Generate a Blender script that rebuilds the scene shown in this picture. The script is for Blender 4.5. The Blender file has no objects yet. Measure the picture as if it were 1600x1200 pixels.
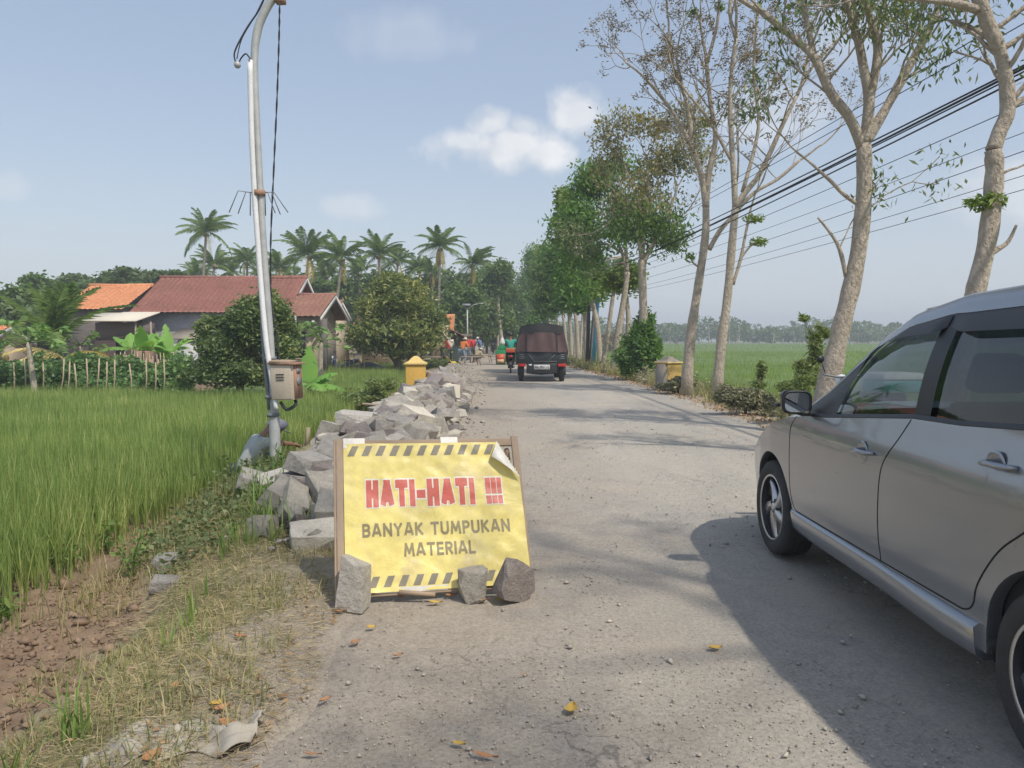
import bpy, bmesh, math, random
import numpy as np
from mathutils import Vector, Matrix, Euler
sc = bpy.context.scene
COL = sc.collection
rad = math.radians
# ------------------------------------------------------------------ camera
CAMH = 1.40; PITCH = math.atan(70/1200)
cam_d = bpy.data.cameras.new('camera'); cam = bpy.data.objects.new('camera', cam_d); COL.objects.link(cam)
cam_d.sensor_width = 36; cam_d.lens = 27.0; cam_d.clip_start = .05; cam_d.clip_end = 5000
cam.location = (0, 0, CAMH); cam.rotation_euler = (math.pi/2-PITCH, 0, 0)
sc.camera = cam
# ------------------------------------------------------------------ sun + sky
SUNV = Vector((.47, -.52, 1)).normalized()
SUN_EL = math.asin(SUNV.z); SUN_AZ = math.atan2(SUNV.x, SUNV.y)
sl = bpy.data.lights.new('sun', 'SUN'); sl.energy = 2.95; sl.angle = rad(1.0); sl.color = (1, .93, .81)
so = bpy.data.objects.new('sun', sl); COL.objects.link(so); so.rotation_euler = SUNV.to_track_quat('Z', 'Y').to_euler()
W = bpy.data.worlds.new('World'); sc.world = W; W.use_nodes = True
nt = W.node_tree; N = nt.nodes; L = nt.links; N.clear()
out = N.new('ShaderNodeOutputWorld'); bg = N.new('ShaderNodeBackground'); bg.inputs[1].default_value = .112
sky = N.new('ShaderNodeTexSky'); sky.sky_type = 'NISHITA'; sky.sun_disc = False
sky.sun_elevation = SUN_EL; sky.sun_rotation = SUN_AZ; sky.air_density = 1.3; sky.dust_density = 2.0; sky.ozone_density = 1.6
# haze whitens the nishita sky a little; clouds live in the sky's own directions
geo = N.new('ShaderNodeTexCoord')
def wn(t, **k):
    n = N.new(t)
    for a, b in k.items(): setattr(n, a, b)
    return n
def vm(op, a, b=None):
    n = wn('ShaderNodeVectorMath', operation=op)
    for i, v in enumerate((a, b)):
        if v is None: continue
        if hasattr(v, 'links'): L.new(v, n.inputs[i])
        else: n.inputs[i].default_value = v
    return n
def mm(op, a, b=None, c=None, clamp=False):
    n = wn('ShaderNodeMath', operation=op); n.use_clamp = clamp
    for i, v in enumerate((a, b, c)):
        if v is None: continue
        if hasattr(v, 'links'): L.new(v, n.inputs[i])
        else: n.inputs[i].default_value = v
    return n.outputs[0]
DIR = geo.outputs['Generated']
def pdir(px, py):
    u = (px-800)/1200; v = (600-py)/1200
    return Vector((u, math.cos(PITCH)+v*math.sin(PITCH), -math.sin(PITCH)+v*math.cos(PITCH))).normalized()
nz = wn('ShaderNodeTexNoise'); nz.inputs['Scale'].default_value = 9; nz.inputs['Detail'].default_value = 7; nz.inputs['Roughness'].default_value = .55
L.new(DIR, nz.inputs['Vector'])
nz2 = wn('ShaderNodeTexNoise'); nz2.inputs['Scale'].default_value = 28; nz2.inputs['Detail'].default_value = 5
L.new(DIR, nz2.inputs['Vector'])
nsum = mm('ADD', mm('MULTIPLY', mm('SUBTRACT', nz.outputs[0], .5), 1.5), mm('MULTIPLY', mm('SUBTRACT', nz2.outputs[0], .5), .55))
cl = None
CL = [(785,230,92,38,1.0),(765,196,36,26,.95),(845,240,50,24,.95),(735,222,45,22,.85),(820,200,30,20,.7),(903,180,42,32,.85),(535,322,48,22,.42),(640,62,95,40,.25),
      (1560,300,80,45,.5),(8,290,28,22,.4),(1230,170,90,50,.42),(1330,60,80,60,.3)]
for (px, py, rx, ry, st) in CL:
    c = pdir(px, py); right = Vector((0,0,1)).cross(-c).normalized() ; right = c.cross(Vector((0,0,1))).normalized(); up = right.cross(c)
    dv = vm('SUBTRACT', DIR, tuple(c)).outputs[0]
    a = mm('DIVIDE', vm('DOT_PRODUCT', dv, tuple(right)).outputs['Value'], rx/1200)
    b = mm('DIVIDE', vm('DOT_PRODUCT', dv, tuple(up)).outputs['Value'], ry/1200)
    r = mm('SQRT', mm('ADD', mm('MULTIPLY', a, a), mm('MULTIPLY', b, b)))
    v = mm('SUBTRACT', 1.12, mm('ADD', r, mm('MULTIPLY', nsum, -1.6)))
    v = mm('MULTIPLY', mm('SMOOTH_MIN', mm('MULTIPLY', v, 1.5, clamp=True), 1.0, .2, clamp=True), st)
    # keep each cloud on its own side of the sky
    cl = v if cl is None else mm('MAXIMUM', cl, v)
HZ_MIX = wn('ShaderNodeMixRGB'); HZ_MIX.inputs[0].default_value = .45
L.new(sky.outputs[0], HZ_MIX.inputs[1]); HZ_MIX.inputs[2].default_value = (3.75, 4.4, 5.7, 1)
sep = wn('ShaderNodeSeparateXYZ'); L.new(DIR, sep.inputs[0])
hzf = mm('MULTIPLY', mm('POWER', mm('SUBTRACT', 1, mm('ABSOLUTE', sep.outputs[2]), clamp=True), 7), .62)
hor = wn('ShaderNodeMixRGB'); L.new(hzf, hor.inputs[0]); L.new(HZ_MIX.outputs[0], hor.inputs[1]); hor.inputs[2].default_value = (6.6, 7.0, 7.5, 1)
mixc = wn('ShaderNodeMixRGB'); L.new(mm('MULTIPLY', cl, .8), mixc.inputs[0]); L.new(hor.outputs[0], mixc.inputs[1]); cc_ = wn('ShaderNodeMixRGB'); cc_.inputs[1].default_value = (6.0, 6.1, 6.3, 1); cc_.inputs[2].default_value = (8.0, 7.85, 7.7, 1); L.new(mm('MULTIPLY_ADD', nsum, 2.2, mm('MULTIPLY', cl, .6), clamp=True), cc_.inputs[0]); L.new(cc_.outputs[0], mixc.inputs[2])
L.new(mixc.outputs[0], bg.inputs[0]); L.new(bg.outputs[0], out.inputs[0])
sc.view_settings.view_transform = 'Standard'; sc.view_settings.look = 'None'
sc.view_settings.exposure = 0.3; sc.view_settings.gamma = 1.0
sc.cycles.max_bounces = 8; sc.cycles.transparent_max_bounces = 16; sc.cycles.volume_bounces = 0
sc.cycles.diffuse_bounces = 3; sc.cycles.glossy_bounces = 3; sc.cycles.transmission_bounces = 3
# ------------------------------------------------------------------ helpers
rnd = random.Random(7); R = np.random.default_rng(11)
def P(px, py, Y):
    u = (px-800)/1200; v = (600-py)/1200
    d = (u, math.cos(PITCH)+v*math.sin(PITCH), -math.sin(PITCH)+v*math.cos(PITCH))
    t = Y/d[1]
    return Vector((d[0]*t, Y, CAMH+d[2]*t))
def G(px, py, z=0.):
    u = (px-800)/1200; v = (600-py)/1200
    d = (u, math.cos(PITCH)+v*math.sin(PITCH), -math.sin(PITCH)+v*math.cos(PITCH))
    t = (z-CAMH)/d[2]
    return Vector((d[0]*t, d[1]*t, z))
def _h(ix, iy, s):
    n = (ix*374761393 + iy*668265263 + s*974634777) & 0xffffffff
    n = ((n ^ (n >> 13))*1274126177) & 0xffffffff
    return ((n ^ (n >> 16)) & 0xffff)/65535.
def vnoise(x, y, sc_, seed=0):
    x = np.asarray(x, float)/sc_; y = np.asarray(y, float)/sc_
    ix = np.floor(x).astype(np.int64); iy = np.floor(y).astype(np.int64)
    fx = x-ix; fy = y-iy; fx = fx*fx*(3-2*fx); fy = fy*fy*(3-2*fy)
    return (_h(ix,iy,seed)*(1-fx)*(1-fy)+_h(ix+1,iy,seed)*fx*(1-fy)+_h(ix,iy+1,seed)*(1-fx)*fy+_h(ix+1,iy+1,seed)*fx*fy)-.5
RY = [-60, 15, 20, 23, 29, 38.7, 50, 70, 100, 150, 250, 800]
RX = [1.67, 1.67, 1.6, 1.5, 1.22, .5, -.4, -2.0, -4.6, -10, -26, -140]
def rc(y): return np.interp(y, RY, RX)
def rhw(y): return np.interp(y, [0, 20, 50, 100], [2.53, 2.45, 2.4, 2.2])
def xl(y): return rc(y)-rhw(y)
def xr(y): return rc(y)+rhw(y)
def H(x, y, fine=False):
    x = np.asarray(x, float); y = np.asarray(y, float)
    dl = xl(y)-x; dr = x-xr(y)
    sw = np.interp(y, [0, 4, 5, 6, 8, 30, 60], [.3, .35, .7, 1.2, 1.75, 1.9, 2.6])
    slw = np.interp(y, [0, 5, 9], [1.3, 1.2, .9])
    s = np.clip((dl-sw)/slw, 0, 1); s = s*s*(3-2*s)
    plot = np.clip((y-39)/2, 0, 1) + np.clip((y-21)/1.5, 0, 1)*np.clip((-8.6-x)/1., 0, 1); plot = np.clip(plot, 0, 1)
    low = -.45*(1-plot) - .12*plot
    z = s*low
    t = np.clip((dr-1.0)/1.4, 0, 1); t = t*t*(3-2*t)
    z = z - t*.55
    if fine:
        rough = np.clip(np.maximum(dl, dr)/.4, 0, 1)
        z = z + rough*(vnoise(x,y,.5,1)*.07+vnoise(x,y,.17,2)*.035+vnoise(x,y,.06,3)*.016)
        mud = ((y < 5.6) & (dl > 1.2)).astype(float)
        z = z + mud*(vnoise(x,y,.3,4)*.10+vnoise(x,y,.09,5)*.06+vnoise(x,y,.045,6)*.035)
    return z
def Hs(x, y): return float(H(x, y, True))
def mesh(name, V, faces, mats=None, parent=None, smooth=False, midx=None, col=True):
    """V (n,3); faces: list of int arrays (m,3) or (m,4)"""
    me = bpy.data.meshes.new(name); V = np.asarray(V, np.float32).reshape(-1, 3)
    faces = [np.asarray(f, np.int32) for f in faces if len(f)]
    me.vertices.add(len(V)); me.vertices.foreach_set('co', V.ravel())
    nl = sum(f.size for f in faces); nf = sum(len(f) for f in faces)
    me.loops.add(nl); me.polygons.add(nf)
    me.loops.foreach_set('vertex_index', np.concatenate([f.ravel() for f in faces]))
    tot = np.concatenate([np.full(len(f), f.shape[1], np.int32) for f in faces])
    st = np.concatenate([[0], np.cumsum(tot)[:-1]]).astype(np.int32)
    me.polygons.foreach_set('loop_start', st); me.polygons.foreach_set('loop_total', tot)
    if midx is not None: me.polygons.foreach_set('material_index', np.asarray(midx, np.int32))
    if smooth: me.polygons.foreach_set('use_smooth', np.ones(nf, bool))
    me.update(calc_edges=True); me.validate()
    if mats is not None:
        for m in (mats if isinstance(mats, (list, tuple)) else [mats]): me.materials.append(m)
    o = bpy.data.objects.new(name, me); COL.objects.link(o)
    if parent is not None: o.parent = parent
    return o
class MB:
    def __init__(s): s.v = []; s.q = []; s.t = []; s.n = 0; s.qm = []; s.tm = []
    def add(s, V, Q=None, T=None, m=0):
        V = np.asarray(V, float).reshape(-1, 3); b = s.n
        s.v.append(V); s.n += len(V)
        if Q is not None and len(Q): Q = np.asarray(Q, int).reshape(-1,4); s.q.append(Q+b); s.qm.append(np.full(len(Q), m))
        if T is not None and len(T): T = np.asarray(T, int).reshape(-1,3); s.t.append(T+b); s.tm.append(np.full(len(T), m))
        return s
    def box(s, lo, hi, M=None, m=0, tp=(1,1)):
        x0,y0,z0 = lo; x1,y1,z1 = hi; cx, cy = (x0+x1)/2, (y0+y1)/2
        a, b = tp
        V = np.array([[x0,y0,z0],[x1,y0,z0],[x1,y1,z0],[x0,y1,z0],
             [cx+(x0-cx)*a,cy+(y0-cy)*b,z1],[cx+(x1-cx)*a,cy+(y0-cy)*b,z1],[cx+(x1-cx)*a,cy+(y1-cy)*b,z1],[cx+(x0-cx)*a,cy+(y1-cy)*b,z1]], float)
        if M is not None: V = xf(V, M)
        return s.add(V, [[0,3,2,1],[4,5,6,7],[0,1,5,4],[1,2,6,5],[2,3,7,6],[3,0,4,7]], m=m)
    def tube(s, pts, r, n=8, cap=True, m=0, flat=None):
        pts = np.asarray([tuple(p) for p in pts], float); k = len(pts)
        r = np.full(k, r) if np.isscalar(r) else np.asarray(r, float)
        t = np.gradient(pts, axis=0); t /= np.linalg.norm(t, axis=1)[:,None]+1e-9
        ref = np.array([0,0,1.]) if abs(t[0][2]) < .9 else np.array([1.,0,0])
        V = []; a = np.cross(t[0], ref); a /= np.linalg.norm(a)
        ang = np.arange(n)*2*np.pi/n
        for i in range(k):
            a = a - t[i]*np.dot(a, t[i]); a /= np.linalg.norm(a)+1e-9; b = np.cross(t[i], a)
            V.append(pts[i]+r[i]*(np.cos(ang)[:,None]*a+np.sin(ang)[:,None]*b*(flat or 1)))
        V = np.concatenate(V); Q = []
        for i in range(k-1):
            j = np.arange(n); j2 = (j+1) % n
            Q.append(np.stack([i*n+j, i*n+j2, (i+1)*n+j2, (i+1)*n+j], 1))
        T = []
        if cap:
            V = np.concatenate([V, pts[:1], pts[-1:]]); c0 = k*n; c1 = c0+1
            for j in range(n):
                T.append([c0, (j+1) % n, j]); T.append([c1, (k-1)*n+j, (k-1)*n+(j+1) % n])
        return s.add(V, np.concatenate(Q), T, m=m)
    def lathe(s, prof, n=24, M=None, m=0):
        """prof (r,z) around z"""
        prof = np.asarray(prof, float); k = len(prof); ang = np.arange(n)*2*np.pi/n
        V = np.stack([np.outer(prof[:,0], np.cos(ang)), np.outer(prof[:,0], np.sin(ang)), np.repeat(prof[:,1][:,None], n, 1)], 2).reshape(-1,3)
        Q = []
        for i in range(k-1):
            j = np.arange(n); j2 = (j+1) % n
            Q.append(np.stack([i*n+j, i*n+j2, (i+1)*n+j2, (i+1)*n+j], 1))
        if M is not None: V = xf(V, M)
        return s.add(V, np.concatenate(Q), m=m)
    def grid(s, A, m=0, flip=False):
        """A (a,b,3) array"""
        A = np.asarray(A, float); a, b = A.shape[:2]
        i, j = np.meshgrid(np.arange(a-1), np.arange(b-1), indexing='ij'); i = i.ravel(); j = j.ravel()
        Q = np.stack([i*b+j, (i+1)*b+j, (i+1)*b+j+1, i*b+j+1], 1)
        if flip: Q = Q[:, ::-1]
        return s.add(A.reshape(-1,3), Q, m=m)
    def prism(s, poly, d0, d1, M=None, m=0):
        """poly (x,z) convex-ish outline extruded along y from d0 to d1"""
        n = len(poly); V = [(p[0], d0, p[1]) for p in poly]+[(p[0], d1, p[1]) for p in poly]
        c = np.mean(np.asarray(poly, float), 0); V += [(c[0], d0, c[1]), (c[0], d1, c[1])]
        Q = [[i, (i+1) % n, n+(i+1) % n, n+i] for i in range(n)]
        T = [[2*n, (i+1) % n, i] for i in range(n)]+[[2*n+1, n+i, n+(i+1) % n] for i in range(n)]
        V = np.asarray(V, float)
        if M is not None: V = xf(V, M)
        return s.add(V, Q, T, m=m)
    def build(s, name, mats=None, parent=None, smooth=False, bevel=0):
        V = np.concatenate(s.v); F = []; mi = []
        if s.q: F.append(np.concatenate(s.q)); mi.append(np.concatenate(s.qm))
        if s.t: F.append(np.concatenate(s.t)); mi.append(np.concatenate(s.tm))
        o = mesh(name, V, F, mats, parent, smooth, np.concatenate(mi))
        if bevel:
            b = o.modifiers.new('b', 'BEVEL'); b.width = bevel; b.segments = 2; b.limit_method = 'ANGLE'
        return o
def xf(V, M):
    M = np.array(M); return V@M[:3,:3].T+M[:3,3]
def T3(x, y, z, rx=0, ry=0, rz=0, s=1):
    return Matrix.Translation((x,y,z)) @ Euler((rx,ry,rz)).to_matrix().to_4x4() @ Matrix.Diagonal((s,s,s,1))
def tag(o, label, cat, group=None, kind=None):
    if label: o['label'] = label
    if cat: o['category'] = cat
    if group: o['group'] = group
    if kind: o['kind'] = kind
    return o
def thing(name, label, cat, loc=(0,0,0), rz=0, group=None):
    o = bpy.data.objects.new(name, None); COL.objects.link(o); o.location = loc; o.rotation_euler = (0,0,rz)
    o.empty_display_size = .2
    return tag(o, label, cat, group)
def dup(root, loc, rz=0, label=None, scale=None, group=None):
    r = root.copy(); COL.objects.link(r); r.location = loc; r.rotation_euler = (r.rotation_euler[0], r.rotation_euler[1], rz)
    if scale: r.scale = scale if hasattr(scale, '__len__') else (scale,)*3
    if label: r['label'] = label
    if group: r['group'] = group
    for ch in list(root.children):
        c = ch.copy(); COL.objects.link(c); c.parent = r
        for g in ch.children:
            d = g.copy(); COL.objects.link(d); d.parent = c
    return r
# ------------------------------------------------------------------ materials
MATS = {}
def newmat(name):
    m = bpy.data.materials.new(name); m.use_nodes = True; MATS[name] = m
    return m, m.node_tree, m.node_tree.nodes['Principled BSDF']
def nnode(nt, t, **k):
    n = nt.nodes.new(t)
    for a, b in k.items(): setattr(n, a, b)
    return n
def ramp(nt, fac, stops):
    r = nnode(nt, 'ShaderNodeValToRGB'); nt.links.new(fac, r.inputs[0]); e = r.color_ramp.elements
    while len(e) > 1: e.remove(e[-1])
    e[0].position = stops[0][0]; e[0].color = (*stops[0][1], 1)
    for p, c in stops[1:]:
        x = e.new(p); x.color = (*c, 1)
    return r.outputs[0]
def noise(nt, vec, scale, detail=6, rough=.6, dist=0):
    n = nnode(nt, 'ShaderNodeTexNoise'); n.inputs['Scale'].default_value = scale; n.inputs['Detail'].default_value = detail
    n.inputs['Roughness'].default_value = rough; n.inputs['Distortion'].default_value = dist
    nt.links.new(vec, n.inputs['Vector']); return n.outputs[0]
def mixc_(nt, fac, a, b, mode='MIX'):
    n = nnode(nt, 'ShaderNodeMixRGB', blend_type=mode)
    for i, v in enumerate((fac, a, b)):
        if hasattr(v, 'links'): nt.links.new(v, n.inputs[i])
        else: n.inputs[i].default_value = v if i == 0 else (*v, 1) if len(v) == 3 else v
    return n.outputs[0]
def bump(nt, h, strength, dist, chain=None):
    b = nnode(nt, 'ShaderNodeBump'); b.inputs['Strength'].default_value = strength; b.inputs['Distance'].default_value = dist
    nt.links.new(h, b.inputs['Height'])
    if chain: nt.links.new(chain, b.inputs['Normal'])
    return b.outputs[0]
def pm(name, c1, c2=None, scale=6, rough=.7, bs=.3, bd=.01, bscale=None, metal=0, coord='Object', c3=None, spec=None, stretch=None):
    if name in MATS: return MATS[name]
    m, t, p = newmat(name); tc = nnode(t, 'ShaderNodeTexCoord'); v = tc.outputs[coord]
    if stretch:
        mp = nnode(t, 'ShaderNodeMapping'); mp.inputs['Scale'].default_value = stretch; t.links.new(v, mp.inputs[0]); v = mp.outputs[0]
    c2 = c2 or tuple(x*.75 for x in c1)
    n = noise(t, v, scale)
    st = [(.32, c1), (.62, c2)] if c3 is None else [(.3, c1), (.5, c2), (.68, c3)]
    col = ramp(t, n, st)
    n2 = noise(t, v, (bscale or scale*7), 4)
    col = mixc_(t, .25, col, ramp(t, n2, [(.3, tuple(x*.6 for x in c1)), (.7, tuple(min(1, x*1.3) for x in c1))]))
    t.links.new(col, p.inputs['Base Color']); p.inputs['Roughness'].default_value = rough; p.inputs['Metallic'].default_value = metal
    if spec is not None: p.inputs['Specular IOR Level'].default_value = spec
    if bs: t.links.new(bump(t, n2, bs, bd), p.inputs['Normal'])
    return m
def leafmat(name, cols, trans=.35, rough=.5, nscale=.6):
    """per-leaf colour, translucent"""
    m, t, p = newmat(name); g = nnode(t, 'ShaderNodeNewGeometry'); tc = nnode(t, 'ShaderNodeTexCoord')
    n = noise(t, tc.outputs['Object'], nscale, 2)
    f = nnode(t, 'ShaderNodeMath', operation='MULTIPLY_ADD'); t.links.new(n, f.inputs[0]); f.inputs[1].default_value = 1.1; 
    f2 = nnode(t, 'ShaderNodeMath', operation='MULTIPLY_ADD'); t.links.new(g.outputs['Random Per Island'], f2.inputs[0]); f2.inputs[1].default_value = .8; f2.inputs[2].default_value = -.45
    t.links.new(f2.outputs[0], f.inputs[2])
    if trans >= .25: cols = [tuple(min(.8, (q*2.05+.02)) for q in c) for c in cols]
    k = len(cols); col = ramp(t, f.outputs[0], [(i/(k-1) if k > 1 else 0, c) for i, c in enumerate(cols)])
    t.links.new(col, p.inputs['Base Color']); p.inputs['Roughness'].default_value = rough; p.inputs['Specular IOR Level'].default_value = .35
    tr = nnode(t, 'ShaderNodeBsdfTranslucent'); t.links.new(mixc_(t, 1, col, (1.15, 1.25, .55), 'MULTIPLY'), tr.inputs[0])
    mx = nnode(t, 'ShaderNodeMixShader'); mx.inputs[0].default_value = trans
    t.links.new(p.outputs[0], mx.inputs[1]); t.links.new(tr.outputs[0], mx.inputs[2])
    t.links.new(mx.outputs[0], t.nodes['Material Output'].inputs[0]); return m
# ------------------------------------------------------------------ terrain
def axis(segs):
    out_ = [segs[0][0]]
    for a, b, st in segs:
        n = max(1, int(round((b-a)/st))); out_ += list(np.linspace(a, b, n+1)[1:])
    return np.array(out_)
gx = axis([(-700,-120,40),(-120,-30,5),(-30,-8,.8),(-8,-4.6,.12),(-4.6,-.4,.028),(-.4,3.6,.5),(3.6,8,.09),(8,20,.6),(20,120,6),(120,700,40)])
gy = axis([(-60,-4,4),(-4,1.6,.4),(1.6,8,.03),(8,16,.09),(16,40,.35),(40,120,4),(120,900,40)])
X, Y = np.meshgrid(gx, gy, indexing='ij')
Z = H(X, Y, True)
inroad = np.clip(np.minimum(X-xl(Y), xr(Y)-X)/.25, 0, 1)
Z = Z - inroad*.06
gm = MB(); gm.grid(np.stack([X, Y, Z], 2), flip=False)
def groundmat():
    m, t, p = newmat('earth'); tc = nnode(t, 'ShaderNodeTexCoord'); v = tc.outputs['Object']
    a = nnode(t, 'ShaderNodeAttribute', attribute_name='zone'); s_ = nnode(t, 'ShaderNodeSeparateColor'); t.links.new(a.outputs['Color'], s_.inputs[0])
    n1 = noise(t, v, 1.3, 8); n2 = noise(t, v, 14, 6, .7); n3 = noise(t, v, 60, 5, .7)
    gravel = mixc_(t, .5, ramp(t, n2, [(.3, (.27,.225,.175)), (.7, (.44,.385,.315))]), ramp(t, n3, [(.35, (.2,.17,.14)), (.5, (.36,.31,.25)), (.7, (.52,.46,.38))]))
    mud = mixc_(t, .45, ramp(t, n1, [(.35, (.17,.115,.075)), (.65, (.28,.2,.135))]), ramp(t, n2, [(.3, (.13,.085,.055)), (.7, (.33,.24,.165))]))
    turf = mixc_(t, .5, ramp(t, n1, [(.35, (.16,.16,.07)), (.65, (.3,.25,.14))]), ramp(t, n3, [(.3, (.1,.11,.04)), (.7, (.36,.3,.17))]))
    field = ramp(t, n1, [(.3, (.12,.15,.05)), (.7, (.17,.21,.07))])
    c = mixc_(t, s_.outputs[0], gravel, mud); c = mixc_(t, s_.outputs[1], c, turf); c = mixc_(t, s_.outputs[2], c, field)
    t.links.new(c, p.inputs['Base Color']); p.inputs['Roughness'].default_value = .95; p.inputs['Specular IOR Level'].default_value = .2
    b = bump(t, n2, .5, .03); b = bump(t, n3, .6, .012, b); t.links.new(b, p.inputs['Normal']); return m
ground = gm.build('ground', groundmat(), None, smooth=True); tag(ground, 'dusty earth verge and field soil', None, kind='structure')
dl = xl(Y)-X; dr = X-xr(Y)
nzz = vnoise(X, Y, .7, 21)*.8+vnoise(X, Y, .2, 22)*.4
swv = np.interp(Y, [0, 4, 5, 6, 8, 30, 60], [.3, .35, .7, 1.2, 1.75, 1.9, 2.6])
mud = np.clip((dl-swv-.75+nzz*.5)*3, 0, 1)
turf = np.clip((dl-swv*.55+nzz*.5)*2.2, 0, 1)*(1-np.clip((dl-swv-.75+nzz*.6)*3, 0, 1)) + np.clip((dr-.25+nzz*.5)*2, 0, 1)
turf = np.where((Y > 39) & (X < 0), np.clip(.6+nzz, 0, 1)*np.clip((dl-2.4)*2, 0, 1), turf)
field = np.clip((dr-2.6+nzz*.5)*2, 0, 1)+np.where((Y < 40) & (X > -8.6), np.clip((dl-swv-1.7)*2, 0, 1)*np.clip((Y-6)/2,0,1), 0) + np.where((X<-8.6)&(Y<21), 1, 0)
zc = np.stack([mud, np.clip(turf, 0, 1), np.clip(field, 0, 1), np.ones_like(mud)], 2).reshape(-1, 4)
ca = ground.data.color_attributes.new('zone', 'FLOAT_COLOR', 'POINT'); ca.data.foreach_set('color', zc.astype(np.float32).ravel())
# road sheet: edges dive under the verge in an irregular line
rt = axis([(-.16,.0,.01),(.0,1.,.012),(1.,1.16,.01)])
ry = axis([(-60,-4,4),(-4,2,.5),(2,8,.045),(8,20,.14),(20,60,.5),(60,300,4)])
Tm, Ym = np.meshgrid(rt, ry, indexing='ij')
Xm = xl(Ym)+(xr(Ym)-xl(Ym))*Tm
ed = np.minimum(Xm-xl(Ym), xr(Ym)-Xm)
Zm = .004+vnoise(Xm,Ym,.9,31)*.012+vnoise(Xm,Ym,.16,32)*.005+vnoise(Xm,Ym,.05,33)*.004 - np.clip(-(ed+vnoise(Xm,Ym,.5,34)*.3+vnoise(Xm,Ym,.12,35)*.12), 0, 1)*.5 - .01
rm = MB(); rm.grid(np.stack([Xm, Ym, Zm], 2))
def roadmat():
    m, t, p = newmat('dusty_asphalt'); tc = nnode(t, 'ShaderNodeTexCoord'); v = tc.outputs['Object']
    mp = nnode(t, 'ShaderNodeMapping'); mp.inputs['Scale'].default_value = (1, .3, 1); t.links.new(v, mp.inputs[0])
    big = noise(t, mp.outputs[0], 1.1, 6, .6, .4); n2 = noise(t, v, 9, 8, .7); n3 = noise(t, v, 55, 6, .75); n4 = noise(t, v, 160, 3, .7)
    base = ramp(t, big, [(.34, (.31,.295,.265)), (.5, (.43,.395,.345)), (.66, (.52,.465,.395))])
    fine = ramp(t, n3, [(.3, (.15,.14,.125)), (.48, (.36,.33,.285)), (.68, (.6,.54,.45))])
    c = mixc_(t, .62, base, fine); c = mixc_(t, .18, c, ramp(t, n2, [(.35, (.2,.195,.18)), (.6, (.45,.41,.35))])); 
    vo = nnode(t, 'ShaderNodeTexVoronoi'); vo.inputs['Scale'].default_value = 48; t.links.new(v, vo.inputs['Vector'])
    sx_ = nnode(t, 'ShaderNodeSeparateXYZ'); t.links.new(v, sx_.inputs[0]); ms_ = nnode(t, 'ShaderNodeMath', operation='MULTIPLY_ADD'); t.links.new(noise(t, v, .9, 7, .7), ms_.inputs[0]); ms_.inputs[1].default_value = 2.6; t.links.new(sx_.outputs[0], ms_.inputs[2])
    dust = ramp(t, ms_.outputs[0], [(.35,(.85,.85,.85)),(1.0,(0,0,0))]) if False else None
    mr = nnode(t, 'ShaderNodeMapRange'); t.links.new(ms_.outputs[0], mr.inputs[0]); mr.inputs[1].default_value = .95; mr.inputs[2].default_value = 2.7; mr.inputs[3].default_value = 1.; mr.inputs[4].default_value = 0.
    gr = mixc_(t, .5, ramp(t, noise(t, v, 14, 6, .7), [(.3, (.27,.225,.175)), (.7, (.44,.385,.315))]), ramp(t, n3, [(.35, (.2,.17,.14)), (.5, (.36,.31,.25)), (.7, (.52,.46,.38))]))
    # darker bare patches, dust drifts and hairline cracks
    pn = noise(t, mp.outputs[0], .45, 5, .65, .8); c = mixc_(t, mixc_(t, 1, ramp(t, pn, [(.48,(0,0,0)),(.56,(1,1,1))]), (.33,)*3, 'MULTIPLY'), c, (.25,.245,.235))
    pn2 = noise(t, v, .8, 7, .7, .5); c = mixc_(t, mixc_(t, 1, ramp(t, pn2, [(.52,(0,0,0)),(.64,(1,1,1))]), (.5,)*3, 'MULTIPLY'), c, (.48,.4,.31))
    c = mixc_(t, mr.outputs[0], c, gr)
    vc = nnode(t, 'ShaderNodeTexVoronoi', feature='DISTANCE_TO_EDGE'); vc.inputs['Scale'].default_value = 1.7
    wob = nnode(t, 'ShaderNodeVectorMath', operation='MULTIPLY_ADD'); nv = nnode(t, 'ShaderNodeTexNoise'); nv.inputs['Scale'].default_value = 4; nv.inputs['Detail'].default_value = 6; t.links.new(v, nv.inputs['Vector']); t.links.new(nv.outputs[1], wob.inputs[0]); wob.inputs[1].default_value = (.5,.5,0); t.links.new(v, wob.inputs[2]); t.links.new(wob.outputs[0], vc.inputs['Vector'])
    ck = mixc_(t, 1, ramp(t, vc.outputs['Distance'], [(.0,(1,1,1)),(.014,(0,0,0))]), ramp(t, noise(t, v, .55, 3), [(.52,(0,0,0)),(.6,(.75,)*3)]), 'MULTIPLY'); c = mixc_(t, ck, c, (.13,.12,.105))
    st = ramp(t, vo.outputs['Distance'], [(.12, (1,1,1)), (.34, (0,0,0))])
    c = mixc_(t, mixc_(t, 1, st, (.3,.3,.3), 'MULTIPLY'), c, (.5,.475,.43))
    t.links.new(c, p.inputs['Base Color']); p.inputs['Roughness'].default_value = .93; p.inputs['Specular IOR Level'].default_value = .25
    b = bump(t, n3, .75, .012); b = bump(t, n4, .5, .004, b); b = bump(t, st, .25, .004, b); t.links.new(b, p.inputs['Normal']); return m
road = rm.build('road', roadmat(), None, smooth=True); tag(road, 'worn dusty asphalt village road', None, kind='structure')
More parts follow.
